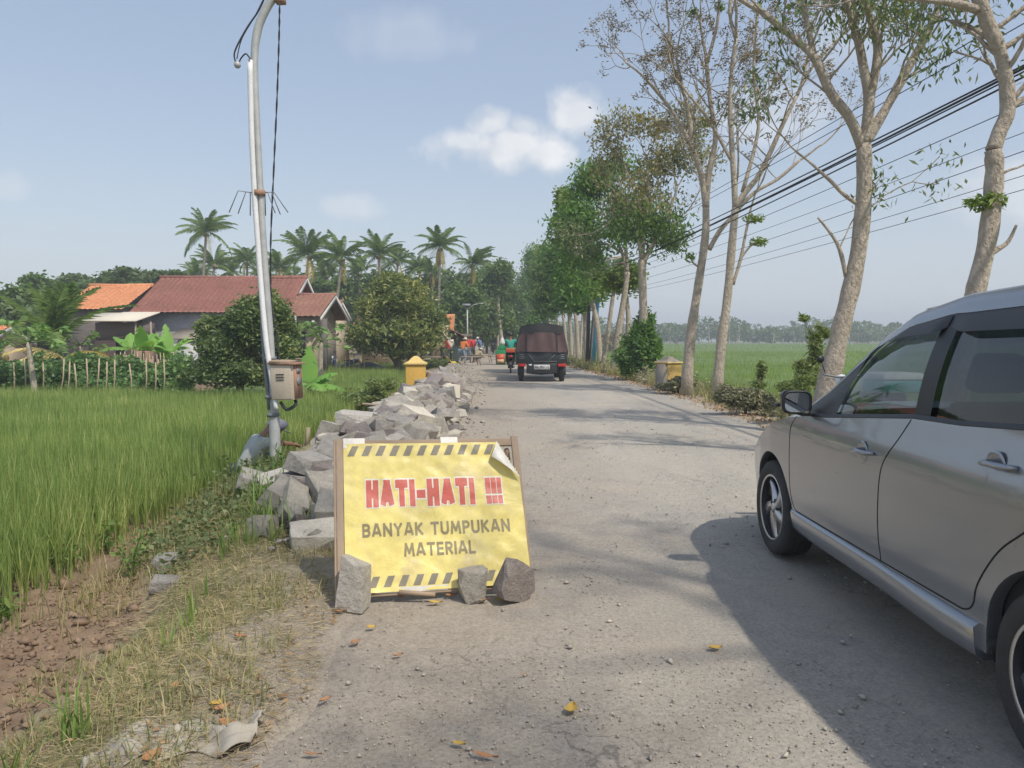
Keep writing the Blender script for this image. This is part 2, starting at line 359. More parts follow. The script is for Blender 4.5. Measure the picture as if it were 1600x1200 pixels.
# ------------------------------------------------------------------ plant tools
def blades(base, h, w, lean, seg=2, r=R, dirang=None, droop=.5):
    """grass-like blades: base (n,3), arrays h,w,lean"""
    n = len(base); a = r.uniform(0, 2*np.pi, n) if dirang is None else dirang
    fa = a+np.pi/2+r.normal(0,.5,n); side = np.stack([np.cos(fa), np.sin(fa), np.zeros(n)], 1)
    out_ = np.stack([np.cos(a), np.sin(a), np.zeros(n)], 1)
    rows = []
    for k in range(seg+1):
        f = k/seg; c = base+out_*(lean*h*(f**1.7))[:,None]; c[:,2] += h*(f-droop*lean*f*f*.6)
        ww = w*(1-f**2*.999) if k < seg else w*0
        if k < seg: rows += [c-side*(ww/2)[:,None], c+side*(ww/2)[:,None]]
        else: rows += [c]
    V = np.stack(rows, 1).reshape(-1, 3); m = 2*seg+1; o = np.arange(n)*m
    Q = np.concatenate([np.stack([o+2*k, o+2*k+1, o+2*k+3, o+2*k+2], 1) for k in range(seg-1)]) if seg > 1 else np.zeros((0,4), int)
    Tt = np.stack([o+2*seg-2, o+2*seg-1, o+2*seg], 1)
    return V, Q, Tt
def leaves(c, L_, W_, r=R, hang=0., up=None, fold=.15, d=None):
    """rhombic leaves centred at c (n,3)"""
    n = len(c)
    if d is None:
        d = r.normal(0, 1, (n,3)); d[:,2] = d[:,2]*(.55)-hang
    d = d/(np.linalg.norm(d, axis=1)[:,None]+1e-9)
    x = r.normal(0, 1, (n,3)); s_ = np.cross(d, x); s_ /= np.linalg.norm(s_, axis=1)[:,None]+1e-9
    nn = np.cross(s_, d)
    L_ = np.broadcast_to(np.asarray(L_, float), (n,)); W_ = np.broadcast_to(np.asarray(W_, float), (n,))
    a = c-d*(L_/2)[:,None]; b = c+d*(L_/2)[:,None]
    mid = c+nn*(fold*W_)[:,None]
    l = mid-s_*(W_/2)[:,None]; q = mid+s_*(W_/2)[:,None]
    V = np.stack([a, l, b, q], 1).reshape(-1,3); o = np.arange(n)*4
    return V, np.stack([o, o+1, o+2, o+3], 1)
def clump_pts(c, rad3, n, r=R, shell=.5):
    u = r.normal(0, 1, (n,3)); u /= np.linalg.norm(u, axis=1)[:,None]
    k = r.uniform(shell, 1, n)**.6
    return np.asarray(c)+u*k[:,None]*np.asarray(rad3)
def grow(mb, r, start, d, length, radius, level, tips, curve=.25, up=.25, split=(2,3), ratio=.68, spread=.6, n=6, minr=.006, mids=None):
    d = np.asarray(d, float); d /= np.linalg.norm(d); pts = [np.asarray(start, float)]; k = 4
    for i in range(k):
        d = d+r.normal(0, curve*.35, 3)+np.array([0,0,up*.15]); d /= np.linalg.norm(d)
        pts.append(pts[-1]+d*length/k)
    r1 = max(minr, radius*.62)
    mb.tube(pts, np.linspace(radius, r1, k+1), n=max(3, n), cap=False)
    if mids is not None and level <= 2: mids += pts[2:]
    if level == 0:
        tips.append((pts[-1], d)); return
    m = r.integers(split[0], split[1]+1); a0 = r.uniform(0, 6.28)
    ax = np.cross(d, [0,0,1.]); ax = ax/(np.linalg.norm(ax)+1e-6) if np.linalg.norm(ax) > .05 else np.array([1.,0,0]); bx = np.cross(d, ax)
    for j in range(m):
        an = a0+j*2*np.pi/m+r.uniform(-.5,.5); sp = spread*r.uniform(.6,1.3)*(1 if j else .5)
        nd = d*math.cos(sp)+(ax*math.cos(an)+bx*math.sin(an))*math.sin(sp)
        at_ = pts[-1] if j < 2 else pts[-2]
        grow(mb, r, at_, nd, length*ratio*r.uniform(.8,1.2), r1*.8, level-1, tips, curve, up, split, ratio, spread, n-1, minr, mids)
def smoothpath(pts, k=4):
    p = np.asarray([tuple(q) for q in pts], float); t = np.arange(len(p)); 
    T_ = np.linspace(0, len(p)-1, (len(p)-1)*k+1); outp = []
    for tt in T_:
        i = min(int(tt), len(p)-2); f = tt-i
        p0 = p[max(i-1,0)]; p1 = p[i]; p2 = p[i+1]; p3 = p[min(i+2,len(p)-1)]
        outp.append(.5*((2*p1)+(-p0+p2)*f+(2*p0-5*p1+4*p2-p3)*f*f+(-p0+3*p1-3*p2+p3)*f**3))
    return np.array(outp)
BARK = pm('pale_bark', (.6,.52,.42), (.34,.28,.22), 7, .92, 1., .05, 26, c3=(.54,.47,.38), stretch=(1,1,.6))
BARK_D = pm('dark_bark', (.16,.13,.1), (.09,.075,.06), 6, .9, .8, .03, 22, stretch=(1,1,.4))
BARK_P = pm('palm_bark', (.3,.27,.22), (.17,.15,.12), 6, .9, .8, .03, 20)
LF_DARK = leafmat('dark_leaf', [(.028,.06,.014), (.05,.09,.02), (.09,.13,.03)])
LF_MANGO = leafmat('mango_leaf', [(.03,.055,.02), (.065,.09,.025), (.12,.14,.04), (.27,.24,.08)], .35)
LF_CITRUS = leafmat('citrus_leaf', [(.028,.05,.018), (.05,.08,.025), (.085,.12,.035), (.2,.2,.08)], .35)
LF_MID = leafmat('green_leaf', [(.035,.08,.018), (.06,.12,.025), (.1,.17,.035)])
LF_LIGHT = leafmat('lime_leaf', [(.06,.09,.018), (.095,.135,.026), (.14,.175,.035)], .4)
LF_BROWN = leafmat('brown_green_leaf', [(.06,.075,.03), (.13,.12,.055), (.22,.17,.09)], .3)
LF_FAR = leafmat('far_leaf', [(.03,.055,.018), (.05,.08,.025), (.085,.11,.035)], .3, nscale=.25)
SAPL = leafmat('sapling_leaf', [(.06,.085,.03),(.1,.13,.04),(.16,.18,.07)], .35)
SEED = leafmat('dry_seed', [(.15,.11,.065), (.24,.18,.11), (.34,.26,.16)], .2)
FROND = leafmat('palm_leaflet', [(.03,.065,.016), (.06,.1,.022), (.1,.14,.03)], .3)
FROND_Y = leafmat('dry_palm_leaflet', [(.2,.17,.05), (.3,.24,.08), (.36,.27,.12)], .3)
BANANA = leafmat('banana_leaf', [(.06,.13,.025), (.1,.2,.035), (.17,.28,.05)], .4)
RICE = leafmat('rice_blade', [(.06,.1,.026), (.095,.14,.035), (.145,.185,.05), (.3,.3,.13)], .45, nscale=.5)
RICE2 = leafmat('rice_blade_far', [(.085,.13,.035), (.12,.17,.042), (.16,.2,.055)], .4, nscale=.12)
STRAW = leafmat('straw', [(.28,.22,.13), (.42,.34,.2), (.55,.46,.28)], .1)
GRASS = leafmat('verge_blade', [(.05,.07,.02), (.11,.12,.04), (.2,.165,.08), (.25,.2,.11)], .3)
GRASSG = leafmat('fresh_blade', [(.05,.09,.02), (.085,.135,.03), (.13,.17,.045)], .4)
WEED = leafmat('weed_leaf', [(.03,.05,.015), (.055,.075,.025), (.1,.11,.045)], .3)
DUSTY = leafmat('dusty_leaf', [(.16,.17,.09), (.27,.26,.16), (.4,.36,.25)], .2)
# ------------------------------------------------------------------ rice and grasses
def scatter(n, x0, x1, y0, y1, r=R):
    return r.uniform(x0, x1, n), r.uniform(y0, y1, n)
def rice_edge(y): return xl(y)-np.interp(y, [0, 5, 6, 8, 40], [2.55, 2.6, 2.68, 2.72, 2.9])+vnoise(y, y*0, .6, 41)*.3
def inview(x, y, m=1.3): return np.abs(x) < .70*y+m
def rice_zone(name, x, y, h, w, zoff=0., label='', seg=3, mat=RICE, canopy=None):
    n = len(x); z = H(x, y)+zoff
    g = vnoise(x, y, .8, 42)*.35+vnoise(x, y, .23, 43)*.25
    V, Q, T_ = blades(np.stack([x,y,z],1), h*(1+g*.5)*R.uniform(.75,1.12,n), w*R.uniform(.7,1.3,n), np.abs(R.normal(.16,.14,n)), seg)
    mb = MB(); mb.add(V, Q, T_)
    if canopy: canopy(mb)
    return mb.build(name, mat)
# left paddy
xs, ys = [], []
for (ya, yb, dens) in ((3.6, 8, 1250), (8, 13, 820), (13, 22, 480), (22, 40, 210)):
    n = int(dens*(yb-ya)*(yb*.7+1.3-2.6)); x, y = scatter(n, -.7*yb-1.3, -2.6, ya, yb)
    k = (x < rice_edge(y)) & inview(x, y) & ((y < 21.3) | (x > -9.0)) & ~((y > 20.5) & (y < 24) & (x < -5.2) & (x > -10))
    k &= (x < rice_edge(y)-.05) & (y > 5.0-(x+3.6)*.0+vnoise(x,y,.7,44)*.5)
    # planted in clumps
    x, y = x[k], y[k]; near = y < 14
    cxx = np.round(x/.17)*.17+_h(np.round(x/.17).astype(int), np.round(y/.17).astype(int), 5)*.06; cyy = np.round(y/.17)*.17+_h(np.round(x/.17).astype(int), np.round(y/.17).astype(int), 6)*.06
    x = np.where(near, x+(cxx-x)*.75, x); y = np.where(near, y+(cyy-y)*.75, y)
    xs.append(x); ys.append(y)
x = np.concatenate(xs); y = np.concatenate(ys)
hh = .70*np.clip(.62+(rice_edge(y)-x)*.6, .6, 1)*(1-.12*np.clip((y-8)/14,0,1))
def canopyL(mb):
    ax = axis([(-24,-9,.5),(-9,-3.6,.25)]); ay = axis([(9,22,.3),(22,39,.5)]); A, B = np.meshgrid(ax, ay, indexing='ij')
    zz = H(A, B)+.36+vnoise(A,B,.5,45)*.12+vnoise(A,B,.15,46)*.08
    zz = np.where((A > rice_edge(B)-.5) | ((B > 21) & (A < -8.8)), -.8, zz); mb.grid(np.stack([A,B,zz],2))
o = rice_zone('rice_plants', x, y, hh, np.interp(y,[4,12,40],[.0078,.012,.023]), canopy=canopyL); tag(o, 'tall green rice plants of the left paddy', 'rice', kind='stuff')
# right paddy
xs, ys, hs = [], [], []
for (ya, yb, dens) in ((6, 12, 380), (12, 22, 260), (22, 45, 90), (45, 90, 22), (90, 230, 3.2)):
    n = int(dens*(yb-ya)*(yb*.7)); x, y = scatter(n, 0, .72*yb+2, ya, yb)
    k = (x > xr(y)+2.7+vnoise(y,y*0,.8,47)*.6) & (x < .72*y+2); xs.append(x[k]); ys.append(y[k])
x = np.concatenate(xs); y = np.concatenate(ys)
def canopyR(mb):
    ax = axis([(0,30,1.0),(30,220,6)]); ay = axis([(8,60,.8),(60,250,4)]); A, B = np.meshgrid(ax, ay, indexing='ij')
    zz = H(A, B)+.44+vnoise(A,B,1.5,48)*.12+vnoise(A,B,.9,49)*.08
    zz = np.where((A < xr(B)+3.4), -1.0, zz); mb.grid(np.stack([A,B,zz],2))
o = rice_zone('rice_crop', x, y, .66, np.interp(y,[6,20,60,200],[.013,.022,.06,.22]), seg=2, mat=RICE2, canopy=canopyR); tag(o, 'green rice crop of the wide paddy right of the road', 'rice', kind='stuff')
# stubble / thin yellow shoots at the paddy's near edge
n = 2600; x, y = scatter(n, -4.6, -2.3, 4.6, 9.5); k = (x > rice_edge(y)-.35) & (x < rice_edge(y)+.75+vnoise(x,y,.4,50)); x, y = x[k], y[k]
V, Q, T_ = blades(np.stack([x,y,H(x,y,True)],1), R.uniform(.08,.28,len(x)), R.uniform(.005,.009,len(x)), np.abs(R.normal(.15,.2,len(x))), 2)
tag(mesh('young_shoots', V, [Q, T_], GRASS), 'sparse yellowish shoots along the paddy edge', 'shoots', kind='stuff')
# verge grass, near left
def verge_d(x, y):
    d = xl(y)-x; s = np.interp(y, [0,4,5,6,8], [.3,.35,.7,1.2,1.75])
    return d, s
n = 75000; x, y = scatter(n, -4.6, -.6, 1.8, 9); d, s = verge_d(x, y)
k = (d > s*.45+vnoise(x,y,.35,51)*.5) & (d < s+1.15+vnoise(x,y,.5,52)*1.0) & (_h((x*40).astype(int),(y*40).astype(int),7) < .75-1.1*np.abs(vnoise(x,y,.45,53)+.12)); x, y = x[k], y[k]; n = len(x)
V, Q, T_ = blades(np.stack([x,y,H(x,y,True)],1), R.gamma(3,.018,n)+.02, R.uniform(.003,.007,n), np.abs(R.normal(.7,.5,n)), 2)
tag(mesh('verge_grass', V, [Q, T_], GRASS), 'short mixed green and dry grass on the left bank', 'grass', kind='stuff')
n = 52000; x, y = scatter(n, -3.6, -.4, 1.8, 7); d, s = verge_d(x, y)
k = (d > .02+vnoise(x,y,.5,54)*.7) & (d < s+.9+vnoise(x,y,.4,55)*.8); x, y = x[k], y[k]; n = len(x)
c = np.stack([x,y,H(x,y,True)+R.uniform(.004,.035,n)],1); dd = R.normal(0,1,(n,3)); dd[:,2] *= .12
V, Q = leaves(c, R.uniform(.03,.13,n), R.uniform(.0015,.0035,n), d=dd, fold=.3)
tag(mesh('dry_straw', V, [Q], STRAW), 'cut dry straw scattered over the bank', 'straw', kind='stuff')
# broad fresh blades
def tufts(name, spots, mat, label, h=(.18,.38), w=(.010,.02), per=(7,14), cat='grass'):
    bx, by, hhh = [], [], []
    for (x, y, k) in spots:
        m = rnd.randint(*per); bx += list(np.random.default_rng(int(x*991+y*77)%9999).normal(x, .035*k, m)); by += list(np.random.default_rng(int(x*331+y*97)%9999).normal(y, .035*k, m)); hhh += [k]*m
    bx = np.array(bx); by = np.array(by); n = len(bx); hhh = np.array(hhh)
    V, Q, T_ = blades(np.stack([bx,by,H(bx,by,True)],1), R.uniform(*h,n)*hhh, R.uniform(*w,n)*hhh, np.abs(R.normal(.35,.25,n)), 4)
    return tag(mesh(name, V, [Q, T_], mat), label, cat, kind='stuff')
sp = []
for px, py, k in [q for q in ((400,820,1),(430,800,1.1),(455,790,1),(410,850,1),(440,840,.9),(380,870,.9),(470,780,.8),(420,770,1),(395,790,1),(440,760,.9),(460,830,.8),(480,760,.7),(500,750,.7),(320,920,.8),(300,960,.8),(260,1000,.7),(250,1010,.8),(165,1060,.8),(170,1075,.7),(100,1140,.9),(120,1150,.9),(150,1150,.7),(20,1190,.8),(320,1030,.5),(275,985,.7),(330,900,.9),(350,880,.8),(310,930,.7)) if q[1] < 900 or q[0]%20 == 0]:
    g = G(px, py, -.1); sp.append((g.x, g.y, k))
for i in range(30):
    a = rnd.random(); g = G(360+rnd.random()*120, 735+rnd.random()*140, -.08); sp.append((g.x, g.y, rnd.uniform(.5,1)))
tufts('broad_grass', sp, GRASSG, 'fresh broad-bladed grass tufts on the left bank')
# creeping weeds on the ditch side
n = 5200; x, y = scatter(n, -3.7, -2.0, 5.4, 8.6); d, s = verge_d(x, y); k = (np.abs(d-s-.35) < .55+vnoise(x,y,.4,57)*.5); x, y = x[k], y[k]; n = len(x)
V, Q = leaves(np.stack([x,y,H(x,y,True)+R.gamma(2,.035,n)],1), R.uniform(.03,.07,n), R.uniform(.02,.04,n), fold=.1)
tag(mesh('creeping_weeds', V, [Q], WEED), 'dark creeping weeds over the ditch bank', 'weeds', kind='stuff')
# yellow-green weeds at paddy edge + weed plants in rice
def weedplant(name, x, y, h, label, mat=GRASSG, n=60, r0=.16, ls=(.05,.1)):
    z = Hs(x, y); mb = MB(); V0 = []
    r = np.random.default_rng(int(abs(x*100+y*13)))
    t = thing(name, label, 'plant', (x,y,z), 0)
    for i in range(5):
        a = r.uniform(0,6.28); tip = np.array([math.cos(a)*r0*r.uniform(.3,1), math.sin(a)*r0*r.uniform(.3,1), h*r.uniform(.7,1)])
        pts = [np.zeros(3), tip*[.3,.3,.5], tip]; mb.tube(pts, [.006,.005,.003], 4, cap=False); V0 += [tip*f*[1,1,1] for f in np.linspace(.25,1,max(2,n//5))]
    mb.build('stem', GRASSG, t); V0 = np.array(V0); V0 = V0+r.normal(0,.03,V0.shape)
    V, Q = leaves(V0, r.uniform(*ls,len(V0)), r.uniform(ls[0]*.3,ls[1]*.35,len(V0)), r=r); mesh('foliage', V, [Q], mat, t); return t
for (px, py, z, h, lb) in ((205,905,-.42,.38,'bushy lime weed at the near edge of the rice'),(95,890,-.42,.3,'leftmost low lime weed by the mud'),(160,860,-.42,.3,'small lime weed inside the rice front'),(15,960,-.42,.25,'tiny weed sprouting where rice and mud meet')):
    g = G(px, py, z); weedplant('weed_plant', g.x, g.y, h, lb)
# right verge: dusty low shrubs and dry leaves
n = 70000; y = 6+R.random(n)**1.6*60; x = xr(y)+.2+np.abs(R.normal(0,1.1,n)); k = (x < xr(y)+3.2) & (_h((x*6).astype(int),(y*4).astype(int),9) < .5+vnoise(x,y,1.5,58)*1.1); x, y = x[k], y[k]; n = len(x)
m1 = vnoise(x,y,1.1,60) > -.12
V, Q, T_ = blades(np.stack([x[m1],y[m1],H(x[m1],y[m1],True)],1), R.gamma(3,.075,m1.sum())+.06, R.uniform(.006,.012,m1.sum())*np.interp(y[m1],[6,20,60],[.8,1.3,3]), np.abs(R.normal(.4,.3,m1.sum())), 2)
tag(mesh('roadside_grass', V, [Q, T_], GRASS), 'dusty grass on the right verge', 'grass', kind='stuff')
m2 = ~m1; n2 = m2.sum()
V, Q = leaves(np.stack([x[m2],y[m2],H(x[m2],y[m2],True)+R.gamma(2.2,.07,n2)],1), R.uniform(.03,.08,n2)*np.interp(y[m2],[6,20,60],[1,1.5,3]), R.uniform(.015,.04,n2)*np.interp(y[m2],[6,20,60],[1,1.5,3]))
tag(mesh('roadside_weeds', V, [Q], DUSTY), 'dusty low weeds on the right verge', 'weeds', kind='stuff')
n = 2600; y = 6+R.random(n)**1.4*40; x = xr(y)+R.normal(.12,.2,n); V, Q = leaves(np.stack([x,y,H(x,y,True)+R.uniform(.0,.05,n)],1), R.uniform(.05,.1,n), R.uniform(.02,.045,n), hang=0)
DRYL = leafmat('dry_leaf', [(.2,.12,.06), (.34,.2,.1), (.42,.29,.16), (.36,.27,.18)], .1)
tag(mesh('leaf_litter', V, [Q], DRYL), 'brown leaf litter along the right road edge', 'leaf litter', kind='stuff')
n = 1500; x, y = scatter(n, -2.6, -.5, 2, 6); d, s = verge_d(x, y); k = (d > -.05) & (d < s+.5) & (vnoise(x,y,.5,61) > .08); x, y = x[k], y[k]; n = len(x)
dd = R.normal(0,1,(n,3)); dd[:,2] *= .25
V, Q = leaves(np.stack([x,y,H(x,y,True)+.02],1), R.uniform(.02,.06,n), R.uniform(.008,.02,n), d=dd); tag(mesh('dead_leaves', V, [Q], DRYL), 'crumbled dead leaves on the left bank', 'leaf litter', kind='stuff')
# ------------------------------------------------------------------ stones
def stonemat(name, a, b, c):
    m, t, p = newmat(name); tc = nnode(t, 'ShaderNodeTexCoord'); oi = nnode(t, 'ShaderNodeObjectInfo'); g = nnode(t, 'ShaderNodeNewGeometry')
    ad = nnode(t, 'ShaderNodeVectorMath', operation='ADD'); t.links.new(tc.outputs['Object'], ad.inputs[0]); t.links.new(oi.outputs['Random'], ad.inputs[1])
    n1 = noise(t, ad.outputs[0], 4, 6, .6, .5); n2 = noise(t, ad.outputs[0], 26, 8, .75); n3 = noise(t, ad.outputs[0], 90, 4)
    col = ramp(t, n1, [(.3, a), (.5, b), (.68, c)]); col = mixc_(t, .35, col, ramp(t, n2, [(.3, tuple(x*.55 for x in a)), (.7, tuple(min(1,x*1.25) for x in c))]))
    v = ramp(t, oi.outputs['Random'], [(0,(.82,.82,.85)),(.5,(1,.98,.95)),(1,(1.2,1.16,1.08))]); col = mixc_(t, 1, col, v, 'MULTIPLY')
    t.links.new(col, p.inputs['Base Color']); p.inputs['Roughness'].default_value = .9; p.inputs['Specular IOR Level'].default_value = .25
    bb = bump(t, n2, 1.0, .04); bb = bump(t, n3, .5, .006, bb); t.links.new(bb, p.inputs['Normal']); return m
STONE = stonemat('quarried_stone', (.28,.27,.255), (.43,.405,.37), (.58,.54,.48))
STONE_W = stonemat('pale_stone', (.36,.34,.31), (.5,.47,.42), (.6,.57,.51))
STONE_X = stonemat('cream_stone', (.6,.56,.48), (.72,.67,.58), (.76,.72,.64))
STONE_P = stonemat('purplish_stone', (.25,.22,.215), (.34,.3,.29), (.42,.375,.355))
def rockmesh(seed, dims=(1,1,1), npts=13, rough=.03, boxy=0):
    r = np.random.default_rng(seed); bm = bmesh.new()
    if boxy:
        p = np.array([[a,b,c] for a in (-1,1) for b in (-1,1) for c in (-1,1)])*r.uniform(.62,1.05,(8,3)); e_ = r.uniform(-1,1,(5,3)); e_[np.arange(5), r.integers(0,3,5)] *= .3; e_ /= np.abs(e_).max(1)[:,None]; p = np.concatenate([p, e_*.98])*np.array(dims)/2
    else: p = r.normal(0,1,(npts,3)); p /= np.linalg.norm(p, axis=1)[:,None]; p = np.sign(p)*np.abs(p)**.72*r.uniform(.8,1.05,(npts,1)); p *= np.array(dims)/2
    for q in p: bm.verts.new(q)
    bmesh.ops.convex_hull(bm, input=bm.verts)
    bmesh.ops.delete(bm, geom=[v for v in bm.verts if not v.link_faces], context='VERTS')
    bmesh.ops.dissolve_limit(bm, angle_limit=rad(14), verts=bm.verts, edges=bm.edges)
    bmesh.ops.bevel(bm, geom=list(bm.edges), offset=.014*min(dims), segments=1, affect='EDGES', profile=.6)
    bmesh.ops.triangulate(bm, faces=bm.faces)
    for _ in range(2): bmesh.ops.subdivide_edges(bm, edges=[e for e in bm.edges if e.calc_length() > .16*max(dims)], cuts=1, use_grid_fill=False)
    bmesh.ops.triangulate(bm, faces=bm.faces)
    m = max(dims)
    for v in bm.verts:
        a = v.co*(5/m)+Vector((seed,0,0)); 
        v.co += v.co.normalized()*m*rough*(math.sin(a.x*1.7+a.y*2.3)+math.sin(a.y*2.9+a.z*2.1+1)+math.sin(a.z*3.7+a.x*3.1)+r.normal(0,.35))*.5
    me = bpy.data.meshes.new('stone'); bm.to_mesh(me); bm.free(); return me
PROTO = []
for i in range(22):
    me = rockmesh(100+i, (1, rnd.uniform(.55,.95), rnd.uniform(.38,.7)), rnd.randint(10,14), .012, i % 3 != 0); me.materials.append([STONE, STONE_W, STONE_W, STONE, STONE_P, STONE_X, STONE][i % 7]); PROTO.append(me)
def place_rock(me, loc, s, rot, label, group=None, name='stone'):
    o = bpy.data.objects.new(name, me); COL.objects.link(o); o.location = loc; o.scale = s if hasattr(s,'__len__') else (s,s,s); o.rotation_euler = rot
    return tag(o, label, 'stone', group)
def pile(y): return (np.interp(y,[4.6,5.2,6.5,8,10.5,14,18,25,35,40],[-1.25,-1.3,-1.55,-1.72,-1.62,-1.6,-1.68,-2.0,-2.35,-2.6]),
                     np.interp(y,[4.6,5.2,6.5,8,10.5,14,18,25,35,40],[.25,.38,.52,.62,.72,.6,.6,.72,.68,.6]),
                     np.interp(y,[4.6,5.2,6.5,8,10.5,14,18,25,35,40],[.1,.14,.18,.2,.3,.34,.46,.56,.5,.4]))
cnt = 0; y = 5.3
near_words = ['broad grey stone','pale split stone','angular grey stone','dark flat stone','squared light stone','wedge-shaped stone','long cream stone','blocky speckled stone']
while y < 40 and cnt < 285:
    cx_, hw_, hh_ = pile(y); step = float(np.interp(y,[5,7,12,20,40],[.22,.23,.26,.34,.44])); nx = max(3, int(round(2*hw_/step)))
    for j in range(nx+1):
        t_ = -1+2*j/nx+rnd.uniform(-.12,.12); x = cx_+t_*hw_; yy = y+rnd.uniform(-.1,.1)
        if yy < 6.1 and x > -1.06: continue
        if 7.6 < yy < 10 and x < -2.3: continue
        s = step*rnd.uniform(1.05,1.75)*(1 if abs(t_) < .85 else .7); zz = hh_*max(0, 1-t_*t_)*.9+s*.18
        if rnd.random() < .06: continue
        lab = 'rough grey stone of the pile farther along the left road edge'; gp = 'building stones piled along the left road edge'
        place_rock(PROTO[rnd.randrange(22)], (x, yy, zz+float(H(x,yy))), (s, s*rnd.uniform(.8,1.1), s*rnd.uniform(.8,1.15)), (rnd.uniform(-.5,.5), rnd.uniform(-.5,.5), rnd.uniform(0,6.28)), lab, gp); cnt += 1
    y += step*rnd.uniform(.85,1.1)
# hand-set stones
def hs(px, py, Y, dims, rot, mat, label, seed, z=None):
    me = rockmesh(seed, dims, 14, .009, seed not in (22, 23)); me.materials.append(mat); p = P(px, py, Y); 
    if z is not None: p.z = z
    return place_rock(me, p, 1, rot, label, 'stones set out by hand near the board')
hs(491,841,5.0,(.38,.32,.17),(.28,-.08,.1),STONE_X,'pale flat-topped stone lying just left of the board',11)
hs(466,800,5.75,(.28,.2,.2),(.3,.1,.7),STONE_P,'dark grey slab tilted behind the pale flat-topped stone',12)
hs(515,806,5.5,(.26,.24,.14),(0,.1,.2),STONE,'grey block wedged between tilted slab and board post',13)
hs(440,752,6.9,(.42,.3,.2),(.2,-.2,.5),STONE_X,'large whitish boulder at the foot of the lamp pole',14)
hs(395,752,6.9,(.26,.22,.15),(.2,.3,.2),STONE,'small stone left of the boulder below the pole',15)
hs(482,725,6.6,(.34,.28,.2),(.2,.1,1.2),STONE_W,'grey boulder on the heap between pole and board',16)
hs(560,655,10.1,(.62,.4,.2),(.1,.12,.25),STONE_X,'long pale stone at the left end of the heap behind the board',17)
hs(520,672,10.0,(.34,.3,.24),(.1,.1,.9),STONE,'squarish grey stone at the paddy side of the heap',18)
hs(652,655,10.4,(.42,.34,.3),(.4,.2,.7),STONE_X,'bright split stone above the middle of the board',19)
hs(692,648,11.2,(.4,.3,.2),(.1,.3,2.0),STONE,'sloping grey stone at the road side of the heap',20)
hs(553,915,3.93,(.15,.14,.29),(-.1,.03,-.25),STONE_X,'tall whitish stone standing against the board\'s left foot',21,z=.135)
hs(741,912,4.06,(.2,.15,.22),(.05,-.25,.3),STONE,'grey stone leaning on the bottom of the yellow board',22,z=.085)
hs(807,913,4.02,(.27,.17,.3),(.1,.35,.2),STONE_P,'purplish grey stone against the board\'s right foot',23,z=.11)
hs(262,913,5.2,(.22,.2,.09),(.05,.1,.2),STONE,'flat bluish stone lying in the mud',24)
hs(266,878,5.7,(.24,.17,.1),(.1,0,.4),STONE_W,'half-buried pale stone among the young shoots',25)
hs(620,632,13.6,(.55,.3,.14),(-.35,.2,.8),STONE_W,'pale slab sloping off the heap towards the rice',26)
def pebbles(name, x, y, s, mat, label, z0=0.):
    n = len(x); base = np.array([[1,0,0],[-1,0,0],[0,1,0],[0,-1,0],[0,0,1],[0,0,-1.]])
    F = np.array([[0,2,4],[2,1,4],[1,3,4],[3,0,4],[2,0,5],[1,2,5],[3,1,5],[0,3,5]])
    j = R.uniform(.55,1.1,(n,6,1)); a = R.uniform(0,6.28,n); ca_, sa_ = np.cos(a), np.sin(a)
    B = base[None]*j+R.normal(0,.2,(n,6,3)); Bx = B[:,:,0]*ca_[:,None]-B[:,:,1]*sa_[:,None]; By = B[:,:,0]*sa_[:,None]+B[:,:,1]*ca_[:,None]
    z = np.where((x>xl(y))&(x<xr(y)), z0, H(x,y,True))
    V = np.stack([x[:,None]+Bx*s[:,None], y[:,None]+By*s[:,None], z[:,None]+B[:,:,2]*s[:,None]*.7+s[:,None]*.3], 2).reshape(-1,3)
    F = (F[None]+np.arange(n)[:,None,None]*6).reshape(-1,3)
    return tag(mesh(name, V, [F], mat), label, 'gravel', kind='stuff')
n = 60000; y = 1.9+R.random(n)**1.9*16; x = R.uniform(-1.6, 3.4, n); k = (vnoise(x,y,.6,71)+vnoise(x,y,.2,72)*.6+np.where(x<.6,.16,-.05) > .0) & (x > xl(y)-.5)&inview(x,y,.6)
x, y = x[k], y[k]; GRAV = leafmat('gravel_bits', [(.3,.27,.23), (.4,.36,.3), (.56,.51,.43)], 0, .9, 3)
pebbles('gravel', x, y, np.clip(R.gamma(1.3,.0016,len(x))+.0014,0,.014), GRAV, 'loose grey gravel strewn over the road')
n = 260; y = 2+R.random(n)**1.6*12; x = R.uniform(-1.2,3.2,n); k = inview(x,y,.5); pebbles('pebbles', x[k], y[k], np.clip(R.gamma(2.5,.004,k.sum())+.004,0,.022), GRAV, 'larger loose pebbles on the road')
n = 5200; y = 4.9+R.random(n)**1.3*30; cx_, hw_, hh_ = pile(y); u = R.normal(0,.75,n); x = cx_+u*hw_; k = (np.abs(u) < 1.9); x, y, u, hh_ = x[k], y[k], u[k], hh_[k]
o = pebbles('stone_chips', x, y, np.clip(R.gamma(1.6,.009,len(x))+.006,0,.06), STONE, 'broken stone chips filling and edging the stone heap'); me = o.data; co = np.empty(len(me.vertices)*3, np.float32); me.vertices.foreach_get('co', co); co = co.reshape(-1,3); co[:,2] += np.repeat(hh_*np.maximum(0,1-u*u)*.8, 6); me.vertices.foreach_set('co', co.ravel())
# clods on the mud
n = 7000; x, y = scatter(n, -4.4, -1.5, 2.6, 5.8); d, s = verge_d(x, y); k = (d > s+.75+vnoise(x,y,.4,73)*.5) & (vnoise(x,y,.4,74) > -.6); x, y = x[k], y[k]
CLOD = leafmat('mud_clods', [(.15,.1,.065), (.22,.15,.1), (.3,.215,.145)], 0, .95, 3)
pebbles('mud_clods', x, y, np.clip(R.gamma(.9,.010,len(x))+.003,0,.07), CLOD, 'broken clods of brown mud')
